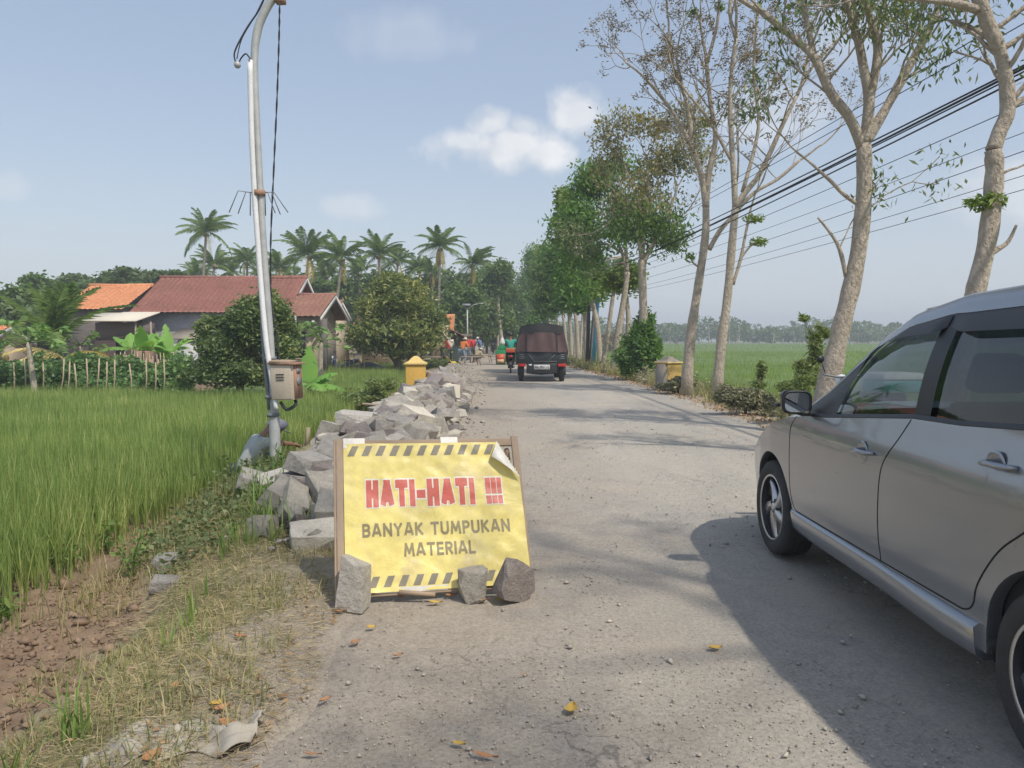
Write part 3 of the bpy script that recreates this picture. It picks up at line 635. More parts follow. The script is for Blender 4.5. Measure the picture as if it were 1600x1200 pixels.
# fallen leaves one by one
def fallen(px, py, L_, W_, mat, label, rz, z=.012):
    L_ *= .78; W_ *= .78
    g = G(px, py, 0); n = 9; us = np.linspace(-1,1,n); w = (1-us**2)**.7*(1-.25*us); A = []
    for v in (-1,-.5,0,.5,1):
        A.append(np.stack([us*L_/2, v*w*W_/2, .22*W_*abs(v)+.12*L_*us**2*.6+.02*L_*np.sin(us*5+v*2)], 1))
    mb = MB(); mb.grid(np.stack(A, 1)); o = mb.build('fallen_leaf', mat, None, smooth=True); o.location = (g.x, g.y, max(float(H(g.x,g.y,True)),0)+z); o.rotation_euler = (rnd.uniform(-.1,.25), rnd.uniform(-.15,.15), rz)
    return tag(o, label, 'leaf', 'fallen leaves on the road and bank')
YL = pm('yellow_leaf', (.52,.36,.07), (.42,.25,.05), 30, .6, .1); OL = pm('orange_leaf', (.42,.21,.09), (.32,.15,.07), 30, .7, .1); BL_ = pm('brown_leaf', (.27,.15,.08), (.4,.22,.12), 30, .8, .1)
for a in ((893,1114,.095,.06,YL,'yellow leaf standing out alone on the near road',1.3),(1118,1017,.085,.045,YL,'yellow leaf near the edge of the car shadow',.2),
          (718,1168,.07,.03,YL,'olive-yellow curled leaf at the bottom of the road',-.5),(758,1187,.12,.03,OL,'long orange-brown leaf lowest on the road',-.3),
          (580,984,.06,.035,YL,'small yellow leaf below the board\'s left foot',.4),(592,918,.07,.03,OL,'orange leaf at the board\'s lower left',1.1),
          (626,936,.07,.03,OL,'orange-brown leaf right beside the tall whitish stone',-.6),(680,945,.1,.035,YL,'yellow curled leaf under the board\'s bottom rail',.1),
          (705,934,.1,.04,OL,'orange leaf curled up under the board\'s middle',.6),(752,942,.12,.03,OL,'long brown leaf between the two stones of the board',-.1),(778,940,.05,.03,YL,'tiny yellow leaf between the two stones',0),
          (622,1028,.06,.03,OL,'small orange leaf on the road left half',.3),(348,1112,.08,.05,OL,'orange leaf at the bank by the rag',.5),(376,999,.07,.05,OL,'round orange leaf in the dry grass',.2),
          (356,1136,.1,.05,OL,'broad orange leaf at the road margin',-.4),(275,1076,.05,.04,OL,'small round red-brown leaf in the grass',.1),(509,1098,.06,.03,OL,'reddish leaf on the dusty margin',.7),
          (238,1188,.09,.06,OL,'orange leaf on the grey rag',1.0),(488,1184,.08,.02,BL_,'thin brown leaf at the bottom margin',.1),(555,1008,.07,.04,BL_,'brown crumpled leaf at the road margin',.9),(530,960,.1,.04,BL_,'brown leaf among the litter below the board',.4),(818,1058,.035,.012,OL,'tiny orange scrap on the road',-.1),(340,1105,.09,.05,YL,'yellow leaf touching an orange one at the bank',.9)):
    fallen(*a)
# rag
rg = MB(); us, vs = np.meshgrid(np.linspace(0,1,46), np.linspace(0,1,22), indexing='ij')
ga = G(150,1172,-.05); gb = G(385,1178,0)
X_ = ga.x+(gb.x-ga.x)*us+vnoise(us,vs,.3,81)*.05; Y_ = ga.y-.03+(vs-.5)*(.24-.05*us)*(.8+.6*np.sin(us*9)**2)+us*.02
Z_ = H(X_,Y_,True)*0+np.interp(X_[:,0],[-1.6,-.8],[-.14,.02])[:,None]+.03+.045*np.abs(vnoise(us,vs,.11,82)+vnoise(us*1.3,vs,.2,83))*2*np.sin(vs*np.pi)+.02*np.sin(us*22+vs*6)
Z_ = np.maximum(Z_, H(X_,Y_,True)+.008)
rg.grid(np.stack([X_,Y_,Z_],2)); o = rg.build('rag', pm('grey_cloth', (.45,.41,.34), (.36,.32,.26), 8, .95, .4, .004, 180), None, smooth=True)
tag(o, 'crumpled grey cloth lying at the bottom left of the verge', 'rag'); md = o.modifiers.new('s','SOLIDIFY'); md.thickness = .004
n=5; 
# ------------------------------------------------------------------ warning board
BLc = Vector((G(529,946).x, G(529,946).y, 0)); BRc = Vector((G(834,926).x, G(834,926).y, 0)); TLc = P(526,687,BLc.y+.36); TRc = P(807,684,BRc.y+.34)
def SB(u, v, d=0.):
    p = (BLc*(1-u)+BRc*u)*(1-v)+(TLc*(1-u)+TRc*u)*v
    return p + SN*d
SN = -((BRc-BLc).cross(TLc-BLc)).normalized(); SN = SN if SN.y < 0 else -SN
SWd = (BRc-BLc).length; SHt = (TLc-BLc).length
board = thing('warning_board', 'yellow banner in a wooden frame reading HATI-HATI at the road edge', 'warning board', tuple(BLc))
INV = Matrix.Translation(-BLc)
def rail(name, u0, v0, u1, v1, w, d0, d1, mat, lab=None):
    mb = MB(); a = Vector(((u1-u0)*SWd, (v1-v0)*SHt)); pr = Vector((-a.y, a.x)).normalized()*w/2; pu, pv = pr.x/SWd, pr.y/SHt
    c = [SB(u0+pu,v0+pv,d0),SB(u1+pu,v1+pv,d0),SB(u1-pu,v1-pv,d0),SB(u0-pu,v0-pv,d0),SB(u0+pu,v0+pv,d1),SB(u1+pu,v1+pv,d1),SB(u1-pu,v1-pv,d1),SB(u0-pu,v0-pv,d1)]
    V = np.array([tuple(x-BLc) for x in c]); mb.add(V, [[0,1,2,3],[7,6,5,4],[0,4,5,1],[1,5,6,2],[2,6,7,3],[3,7,4,0]])
    o = mb.build(name, mat, board, bevel=.003)
    if lab: o['label'] = lab
    return o
WOOD = pm('weathered_wood', (.44,.33,.235), (.33,.245,.175), 5, .85, .5, .006, 40, stretch=(1,1,.12)); WOODH = pm('weathered_rail_wood', (.4,.3,.21), (.3,.22,.155), 5, .85, .5, .006, 40, stretch=(.12,1,1))
rail('post', .015, -.0, .015, 1.0, .04, -.012, .012, WOOD); rail('post', -.012, 0, -.012, .995, .012, -.03, .01, WOOD)
rail('post', .985, -.01, .985, 1.01, .04, -.012, .012, WOOD); rail('rail', .035, .965, .965, .97, .045, -.014, .01, WOODH); rail('rail', .035, .06, .965, .06, .045, -.014, .01, WOODH)
# rear prop legs so that the board really leans
for u in (.06, .94):
    a = SB(u,.93,-.025)-BLc; b = Vector(((BLc*(1-u)+BRc*u).x-BLc.x, (BLc*(1-u)+BRc*u).y-BLc.y+.72, 0)); mb = MB(); mb.tube([a,b], .016, 5); mb.build('prop_leg', WOOD, board)
BNR, t_, p_ = newmat('yellow_banner'); tc_ = nnode(t_, 'ShaderNodeTexCoord')
n1 = noise(t_, tc_.outputs['Object'], 5, 6, .6, .6); n2 = noise(t_, tc_.outputs['Object'], 28, 5, .7)
c_ = ramp(t_, n1, [(.3,(.74,.6,.17)),(.5,(.8,.67,.2)),(.7,(.62,.5,.23))]); n3 = noise(t_, tc_.outputs['Object'], 2.3, 7, .7, 1.5); c_ = mixc_(t_, mixc_(t_, 1, ramp(t_, n3, [(.5,(0,0,0)),(.66,(1,1,1))]), (.55,)*3, 'MULTIPLY'), c_, (.6,.5,.24)); c_ = mixc_(t_, .2, c_, ramp(t_, n2, [(.35,(.5,.42,.22)),(.6,(.86,.75,.3))]))
t_.links.new(c_, p_.inputs['Base Color']); p_.inputs['Roughness'].default_value = .42; t_.links.new(bump(t_, n1, .35, .02), p_.inputs['Normal'])
def wr(u, v):
    return .019+.007*vnoise(u*1., v*1., .17, 91)*1.6+.004*vnoise(u+v, v-u, .07, 92)*1.5+.006*np.maximum(0,np.sin((u*.9+v*1.4)*9))*np.clip(1-v,0,1)
UG, VG = np.meshgrid(np.linspace(.035,.99,110), np.linspace(.055,.965,90), indexing='ij')
Pw = np.zeros(UG.shape+(3,)); 
def SBn(u, v, d):
    u = np.asarray(u)[...,None]; v = np.asarray(v)[...,None]; d = np.asarray(d)[...,None]
    A_, B_, C_, D_ = [np.array(q-BLc) for q in (BLc, BRc, TLc, TRc)]
    return (A_*(1-u)+B_*u)*(1-v)+(C_*(1-u)+D_*u)*v+np.array(SN)*d
Pw = SBn(UG, VG, wr(UG, VG))
mb = MB(); b_ = UG.shape[1]
i, j = np.meshgrid(np.arange(109), np.arange(89), indexing='ij'); i = i.ravel(); j = j.ravel()
uc = UG[i,j]; vc = VG[i,j]; keep = ~((vc > .965-(uc-.875)*2.05))
Q = np.stack([i*b_+j,(i+1)*b_+j,(i+1)*b_+j+1,i*b_+j+1],1)[keep]
mb.add(Pw.reshape(-1,3), Q); ban = mb.build('banner', BNR, board, smooth=True)
WHT = pm('banner_back', (.78,.75,.68), (.7,.67,.6), 10, .5, .1)
# folded corner: white back showing
tri = np.array([[.875,.965],[.99,.72],[.835,.86]]); mb = MB(); A = []
for f in np.linspace(0,1,12):
    e0 = tri[0]*(1-f)+tri[1]*f; A.append([np.r_[e0*(1-g)+tri[2]*g] for g in np.linspace(0,1,10)*(min(1.0,1))])
A = np.array(A)
# triangle as collapsed grid
F_ = np.linspace(0,1,14); A = np.array([[ (tri[0]*(1-f)+tri[1]*f)*(1-g)+tri[2]*g for g in np.linspace(0,1,12)] for f in F_])
gg = np.linspace(0,1,12)[None,:]*np.ones((14,1)); dd = .02+.035*np.sin(gg*np.pi*.8)+wr(A[...,0],A[...,1])
mb.grid(SBn(A[...,0],A[...,1],dd)); mb.build('folded_corner', WHT, ban, smooth=True)
INK = pm('grey_ink', (.2,.18,.14), (.27,.24,.17), 9, .5, .1); INK2 = pm('letter_grey', (.24,.2,.11), (.3,.25,.13), 9, .5, .1); REDI = pm('red_ink', (.62,.12,.09), (.55,.14,.1), 9, .45, .1); WHI = pm('white_ink', (.82,.78,.66), (.76,.7,.55), 9, .5, .1)
def decal(name, polys, mat, d=.0016, sub=4, par=ban):
    """list of uv quads mapped on the wrinkled banner"""
    mb = MB()
    for q in polys:
        q = np.array(q); a = np.linspace(0,1,sub+1); s_, t2 = np.meshgrid(a, a, indexing='ij')
        uv = (q[0][None,None]*((1-s_)*(1-t2))[...,None]+q[1]*((s_)*(1-t2))[...,None]+q[2]*(s_*t2)[...,None]+q[3]*((1-s_)*t2)[...,None])
        mb.grid(SBn(uv[...,0],uv[...,1],wr(uv[...,0],uv[...,1])+d))
    return mb.build(name, mat, par, smooth=True)
st = []
for k in range(11):
    u = .055+k*.0745; st.append([(u,.885),(u+.037,.885),(u+.062,.95),(u+.027,.95)])
decal('stripe_band', st, INK); st = []
for k in range(12):
    u = .075+k*.0745; st.append([(u,.085),(u+.037,.085),(u+.06,.148),(u+.025,.148)])
decal('stripe_band', st, INK)
def textuv(name, s, u0, u1, v0, v1, mat, off, d, par, slant=0.):
    cu = bpy.data.curves.new('t', 'FONT'); cu.body = s; cu.offset = off; cu.resolution_u = 3; cu.space_character = 1.02
    ob = bpy.data.objects.new('t', cu); COL.objects.link(ob); dg = bpy.context.evaluated_depsgraph_get(); me = bpy.data.meshes.new_from_object(ob.evaluated_get(dg))
    bpy.data.objects.remove(ob); bm = bmesh.new(); bm.from_mesh(me); bmesh.ops.triangulate(bm, faces=bm.faces)
    for _ in range(2):
        bmesh.ops.subdivide_edges(bm, edges=[e for e in bm.edges if e.calc_length() > .12], cuts=1)
        bmesh.ops.triangulate(bm, faces=bm.faces)
    co = np.array([v.co[:] for v in bm.verts]); fs = np.array([[v.index for v in f.verts] for f in bm.faces]); bm.free()
    return co, fs
def put_text(name, s, u0, u1, v0, v1, mat, off, d, par, grow_=0, base_off=None, fn=None):
    co, fs = textuv(name, s, u0, u1, v0, v1, mat, off, d, par)
    bo = off if base_off is None else base_off
    c0, _ = (co, fs) if base_off is None else textuv('x', s, 0,0,0,0, mat, base_off, d, par)
    x0, x1 = c0[:,0].min(), c0[:,0].max(); y0, y1 = c0[:,1].min(), c0[:,1].max()
    u = u0+(co[:,0]-x0)/(x1-x0)*(u1-u0); v = v0+(co[:,1]-y0)/(y1-y0)*(v1-v0)
    V = SBn(u, v, wr(u, v)+d) if fn is None else fn(u, v, d)
    return mesh(name, V, [fs], mat, par)
def arc(cx_, cy_, rx_, ry_, a0, a1, n=9): return [(cx_+rx_*math.cos(rad(a0+(a1-a0)*i/(n-1))), cy_+ry_*math.sin(rad(a0+(a1-a0)*i/(n-1)))) for i in range(n)]
def glyph(ch):
    """polylines in a 0..w x 0..1 box, width w"""
    return {'H':(.62,[[(0,0),(0,1)],[(.62,0),(.62,1)],[(0,.5),(.62,.5)]]),'A':(.72,[[(0,0),(.3,1),(.42,1),(.72,0)],[(.13,.26),(.59,.26)]]),'T':(.62,[[(0,1),(.62,1)],[(.31,1),(.31,0)]]),
     'I':(.0,[[(0,0),(0,1)]]),'-':(.3,[[(0,.42),(.3,.42)]]),'!':(.0,[[(0,.56),(0,1)],[(0,0.0),(0,.02)]]),'B':(.56,[[(0,0),(0,1),(.3,1)]+arc(.3,.76,.24,.24,90,-90)+[(0,.52)],[(.3,.52)]+arc(.3,.26,.28,.26,90,-90)+[(0,0)]]),
     'N':(.66,[[(0,0),(0,1)],[(0,1),(.66,0)],[(.66,0),(.66,1)]]),'Y':(.66,[[(0,1),(.33,.48),(.66,1)],[(.33,.48),(.33,0)]]),'K':(.6,[[(0,0),(0,1)],[(.58,1),(.06,.48)],[(.16,.55),(.6,0)]]),
     'U':(.62,[[(0,1),(0,.3)]+arc(.31,.3,.31,.3,180,360)+[(.62,1)]]),'M':(.84,[[(0,0),(.1,1),(.42,.2),(.74,1),(.84,0)]]),'P':(.54,[[(0,0),(0,1),(.28,1)]+arc(.28,.74,.26,.26,90,-90)+[(0,.48)]]),
     'E':(.48,[[(.48,1),(0,1),(0,0),(.48,0)],[(0,.5),(.44,.5)]]),'R':(.56,[[(0,0),(0,1),(.28,1)]+arc(.28,.74,.26,.26,90,-90)+[(0,.48)],[(.26,.48),(.56,0)]]),'L':(.46,[[(0,1),(0,0),(.46,0)]]),' ':(.22,[])}[ch]
def stroke_text(s_, u0, u1, v0, v1, mat, wt, d, par, ext=0., res=54, ws=1., gap=.22):
    segs = []; x = wt/2
    for ch in s_:
        w, pl = glyph(ch); w *= ws
        for p in pl:
            q = [(x+a*ws, wt/2+b*(1-wt)) for a, b in p]; segs += [(m_, n_) for m_, n_ in zip(q[:-1], q[1:]) if math.hypot(m_[0]-n_[0], m_[1]-n_[1]) > 1e-4]
        x += w+wt+gap*(1 if ch != '!' else .45)
    W_ = x-gap-wt/2; h = 1/res; pad = ext*1.5; xs_ = np.arange(-pad, W_+pad, h)+h/2; ys_ = np.arange(-pad, 1+pad, h)+h/2; A_, B_ = np.meshgrid(xs_, ys_, indexing='ij'); hit = np.zeros(A_.shape, bool)
    for (ax, ay), (bx, by) in segs:
        L_ = math.hypot(bx-ax, by-ay)+1e-6; tx, ty = (bx-ax)/L_, (by-ay)/L_; al = (A_-ax)*tx+(B_-ay)*ty; ac = np.abs(-(A_-ax)*ty+(B_-ay)*tx); e = wt/2 if (abs(tx) > .98 or abs(ty) > .98) else wt*.3
        hit |= (al > -e-ext) & (al < L_+e+ext) & (ac < wt/2+ext)
    hit &= (B_ > -ext) & (B_ < 1+ext); a, b = A_[hit], B_[hit]; m = len(a)
    c = np.stack([np.stack([a-h/2,b-h/2],1),np.stack([a+h/2,b-h/2],1),np.stack([a+h/2,b+h/2],1),np.stack([a-h/2,b+h/2],1)],1).reshape(-1,2)
    u = u0+c[:,0]/W_*(u1-u0); v = v0+c[:,1]*(v1-v0); o = np.arange(m)*4
    return mesh('lettering', SBn(u, v, wr(u, v)+d), [np.stack([o,o+1,o+2,o+3],1)], mat, par)
stroke_text('HATI-HATI !!!', .15, .88, .56, .73, WHI, .30, .0016, ban, .05, 60, .62, .10)
stroke_text('HATI-HATI !!!', .15, .88, .56, .73, REDI, .30, .0032, ban, 0, 70, .62, .10)
stroke_text('BANYAK TUMPUKAN', .125, .905, .38, .462, INK2, .2, .0016, ban, 0, 54, .9, .14)
stroke_text('MATERIAL', .335, .71, .255, .337, INK2, .2, .0016, ban, 0, 54, .9, .14)
# tape pieces over rails
for (u0,u1,v) in ((.035,.15,.968),(.565,.66,.970)):
    mb = MB(); a = np.array([[SBn(u,v+.035,.014) for u in (u0,u1)],[SBn(u,v-.03,.017) for u in (u0,u1)]]); mb.grid(a); mb.build('tape_strip', WHT, board)
mb = MB(); mb.grid(np.array([[SBn(u,.05,.014) for u in (.18,.30,.42,.55)],[SBn(u,.08,.02) for u in (.18,.3,.42,.55)]])); mb.build('tape_strip', WHT, board)
mb = MB(); a = SB(.30,.05,.03)-BLc; b = SB(.48,.02,.05)-BLc; mb.tube([a,b], .014, 4); mb.build('splinter_slat', WOODH, board)
# ------------------------------------------------------------------ lamp pole
GALV = pm('galvanised_steel', (.5,.51,.5), (.38,.39,.385), 9, .55, .15, .003, metal=.2); GALV_D = pm('dull_steel', (.26,.28,.29), (.2,.21,.22), 9, .6, .2, .003, metal=.3)
PVC = pm('white_pipe', (.8,.8,.8), (.7,.7,.7), 6, .4, .05); CABLE = pm('black_cable', (.025,.025,.03), (.04,.04,.045), 20, .6, .2)
RUST = pm('rust', (.4,.25,.17), (.28,.16,.1), 12, .9, .5); BOXP = pm('beige_box_paint', (.56,.48,.38), (.5,.42,.33), 9, .55, .1)
pb = G(431,728,-.02); PY = pb.y
pole = thing('lamp_pole', 'leaning steel lamp pole with a beige meter box and white conduit', 'lamp pole', tuple(pb))
def pp(px, py, dy=0): return P(px, py, PY+dy)-pb
path = smoothpath([Vector((0,0,-.25)), pp(428,640), pp(423,540), pp(417,460), pp(412.5,395), pp(407,300), pp(402,200), pp(397.5,100), pp(402,50), pp(413,20), pp(428,-4), pp(452,-30), pp(500,-60), pp(560,-85)], 5)
rr = np.interp(np.arange(len(path)), [0,4,6,9,30,40,len(path)-1], [.064,.06,.045,.04,.034,.045,.04])
mb = MB(); mb.tube(path, rr, 16); mb.build('pole_tube', GALV, pole, smooth=True)
for f in ((424,620),(422,560),(427,648)):
    c = pp(*f); mb = MB(); mb.lathe([(.0,-.02),(.07,-.02),(.07,.02),(.0,.02)], 16, T3(c.x,c.y,c.z,0,-.06)); mb.build('clamp', GALV_D, pole)
mb = MB(); mb.tube(smoothpath([pp(432,640,-.09), pp(426,600,-.09), pp(416.5,540,-.08), pp(409,460,-.06), pp(404,395,-.05), pp(397.5,300,-.04), pp(393,200,-.04), pp(390.5,94,-.04)],4), .029, 10); mb.build('conduit', PVC, pole, smooth=True)
mb = MB(); mb.tube(smoothpath([pp(421,640,-.03), pp(413,560,-.01), pp(409,490,.0), pp(405,430,.01)],3), .022, 8); mb.build('side_pipe', GALV_D, pole, smooth=True)
# meter box
bc = pp(446,596,-.04); M = T3(bc.x+.01,bc.y,bc.z,0,-.03,-.2)
mb = MB(); mb.box((-.135,-.10,-.2),(.135,.12,.19), M); bx = mb.build('meter_box', BOXP, pole, bevel=.004)
mb = MB(); mb.box((-.125,-.112,-.19),(.115,-.1005,.18), M); mb.build('door', BOXP, bx, bevel=.003)
mb = MB()
for k in range(3): mb.box((-.06,-.12,.08-k*.03),(.035,-.1125,.088-k*.03), M)
mb.build('vent_slot', pm('dark_slot',(.05,.04,.03),None,5,.9,0), bx)
mb = MB(); mb.box((-.16,-.13,.192),(.165,.14,.212), M@T3(0,0,0,.0,.04,0)); mb.build('lid', RUST, bx, bevel=.003)
mb = MB(); mb.box((-.15,-.12,.214),(.08,.1,.235), M@T3(0,0,0,.05,.06,.1)); mb.build('lid_board', WOODH, bx, bevel=.003)
mb = MB(); mb.box((.1365,-.09,-.19),(.142,.1,.18), M); mb.build('rusty_side', RUST, bx)
mb = MB(); mb.lathe([(.0,.143),(.05,.143),(.05,.152),(.0,.152)], 14, M@T3(0,.01,.0,0,math.pi/2,0)); mb.box((.143,-.03,.09),(.15,.05,.14), M); mb.build('meter_window', GALV_D, bx)
mb = MB(); mb.tube(smoothpath([pp(438,628,-.1), pp(448,640,-.1), pp(462,632,-.06), pp(460,622,-.02)],4), .018, 8); mb.build('conduit_elbow', CABLE, pole, smooth=True)
# spider bracket
for i, (x1,y1,x2,y2) in enumerate(((372,298,358,332),(384,300,372,334),(391,300,391,337),(418,300,430,333),(428,300,450,332),(424,300,438,335),(414,300,415,337))):
    mb = MB(); mb.tube([pp(404,302,-.0), pp(x1,y1,-.1+.04*i), pp(x2,y2,-.14+.05*i)], .006, 5); mb.build('bracket_arm', GALV_D, pole)
mb = MB(); mb.lathe([(0,-.03),(.075,-.03),(.075,.03),(0,.03)], 12, T3(*pp(404,302),0,0,0)); mb.build('clamp', RUST, pole)
# insulator and cables
c = pp(371,101); mb = MB(); mb.lathe([(0,-.035),(.02,-.035),(.036,-.015),(.036,.012),(.02,.03),(0,.03)], 12, T3(c.x,c.y,c.z)); mb.build('insulator', GALV, pole, smooth=True)
mb = MB(); mb.tube(smoothpath([pp(391,92,-.08), pp(384,84,-.05), pp(376,92), pp(373,101)],4), .008, 6); mb.tube(smoothpath([pp(368,97), pp(367,80), pp(385,45), pp(405,15), pp(420,-20)],5), .009, 6); mb.tube(smoothpath([pp(370,92), pp(378,60), pp(400,22), pp(420,-20)],5), .006, 5); mb.build('feed_cable', CABLE, pole)
hc = smoothpath([pp(437,4,-.05), pp(436,60,.0), pp(433,150,.05), pp(428,260,.1), pp(423,380,.12), pp(424,470,.1), pp(432,520,.05), pp(438,572,-.02)], 8)
aa = np.arange(len(hc))*1.3; tw = np.stack([np.cos(aa), np.sin(aa), 0*aa],1)*.006
mb = MB(); mb.tube(hc+tw, .006, 5); mb.tube(hc-tw, .006, 5); mb.build('twisted_cable', CABLE, pole)
mb = MB(); mb.box((-.05,-.05,-.02),(.05,.05,.03), T3(*pp(438,2))); mb.build('cable_anchor', RUST, pole)
# lamp head above the frame
c = pp(600,-92); mb = MB(); mb.box((-.3,-.09,-.05),(.3,.09,.04), T3(c.x,c.y,c.z,0,.1,0), tp=(.8,.8)); mb.build('lamp_head', GALV, pole, bevel=.02)
# stake and trestle by the heap
WB = pm('split_wood', (.36,.29,.22), (.25,.2,.15), 6, .9, .4, .005, 40)
def stick(name, pts, r, label, cat, mat=WB, n=6, group=None):
    mb = MB(); b = Vector(pts[0]); mb.tube([Vector(p)-b for p in pts], r, n); o = mb.build(name, mat); o.location = b; return tag(o, label, cat, group)
a = G(478,702,-.35); stick('wooden_stake', [a, P(482,668,a.y)], [.032,.03], 'short grey stake standing in the mud beside the crouching worker', 'stake')
tr = thing('wooden_trestle', 'rough stick trestle standing over the stone heap beside the paddy', 'trestle', tuple(P(590,650,11.5)))
o0 = P(590,650,11.5)
for q in (((566,631,11.2),(612,634,11.8)),((589,634,11.5),(586,655,11.5)),((610,634,11.8),(612,655,11.8))):
    mb = MB(); mb.tube([P(*q[0])-o0, P(*q[1])-o0], .018, 5); mb.build('stick', WB, tr)
# ------------------------------------------------------------------ gate pillars
YEL = pm('yellow_wall_paint', (.62,.38,.08), (.55,.33,.08), 3, .8, .2, .004); YELC = pm('faded_yellow_cap', (.66,.5,.2), (.6,.42,.14), 5, .8, .2, .004)
CONC = pm('weathered_concrete', (.34,.3,.24), (.25,.21,.17), 5, .9, .4, .006); CONCY = pm('stained_yellow', (.5,.34,.09), (.36,.25,.09), 4, .85, .3, .006)
def pillar(loc, rz, h, w, mb_, mc, me_, label):
    t = thing('bridge_pillar', label, 'pillar', loc, rz)
    b = MB(); b.box((-w/2,-w/2,-.6),(w/2,w/2,h)); b.build('shaft', mb_, t, bevel=.012)
    b = MB(); b.box((-w/2-.035,-w/2-.035,h+.002),(w/2+.035,w/2+.035,h+.045)); b.build('moulding', me_, t, bevel=.012)
    c = MB(); pr = [(w/2+.02,h+.047),(w*.36,h+.085),(w*.22,h+.15),(w*.1,h+.19),(0,h+.2)]
    A = [np.array([[-x,-x,z],[x,-x,z],[x,x,z],[-x,x,z],[-x,-x,z]]) for x, z in pr]; c.grid(np.array(A)); c.build('cap', mc, t)
    return t
g = P(650,600,17.2); pillar((g.x,17.2,0), .06, .83, .43, YEL, YELC, YELC, 'bright yellow masonry pillar rising behind the stone heap on the left')
g = P(1044,600,21.); t = pillar((g.x,21.0,0), .55, .74, .5, CONCY, CONC, YELC, 'faded yellow pillar with left face greyed as shade and stained cap beside the tree trunk on the right')
mb = MB(); w = .5; mb.box((-w/2-.006,-w/2+.02,-.5),(-w/2-.002,w/2-.02,.73)); mb.build('shaded_side', CONC, t)  # grey sheet paints the shade of the left face into its colour
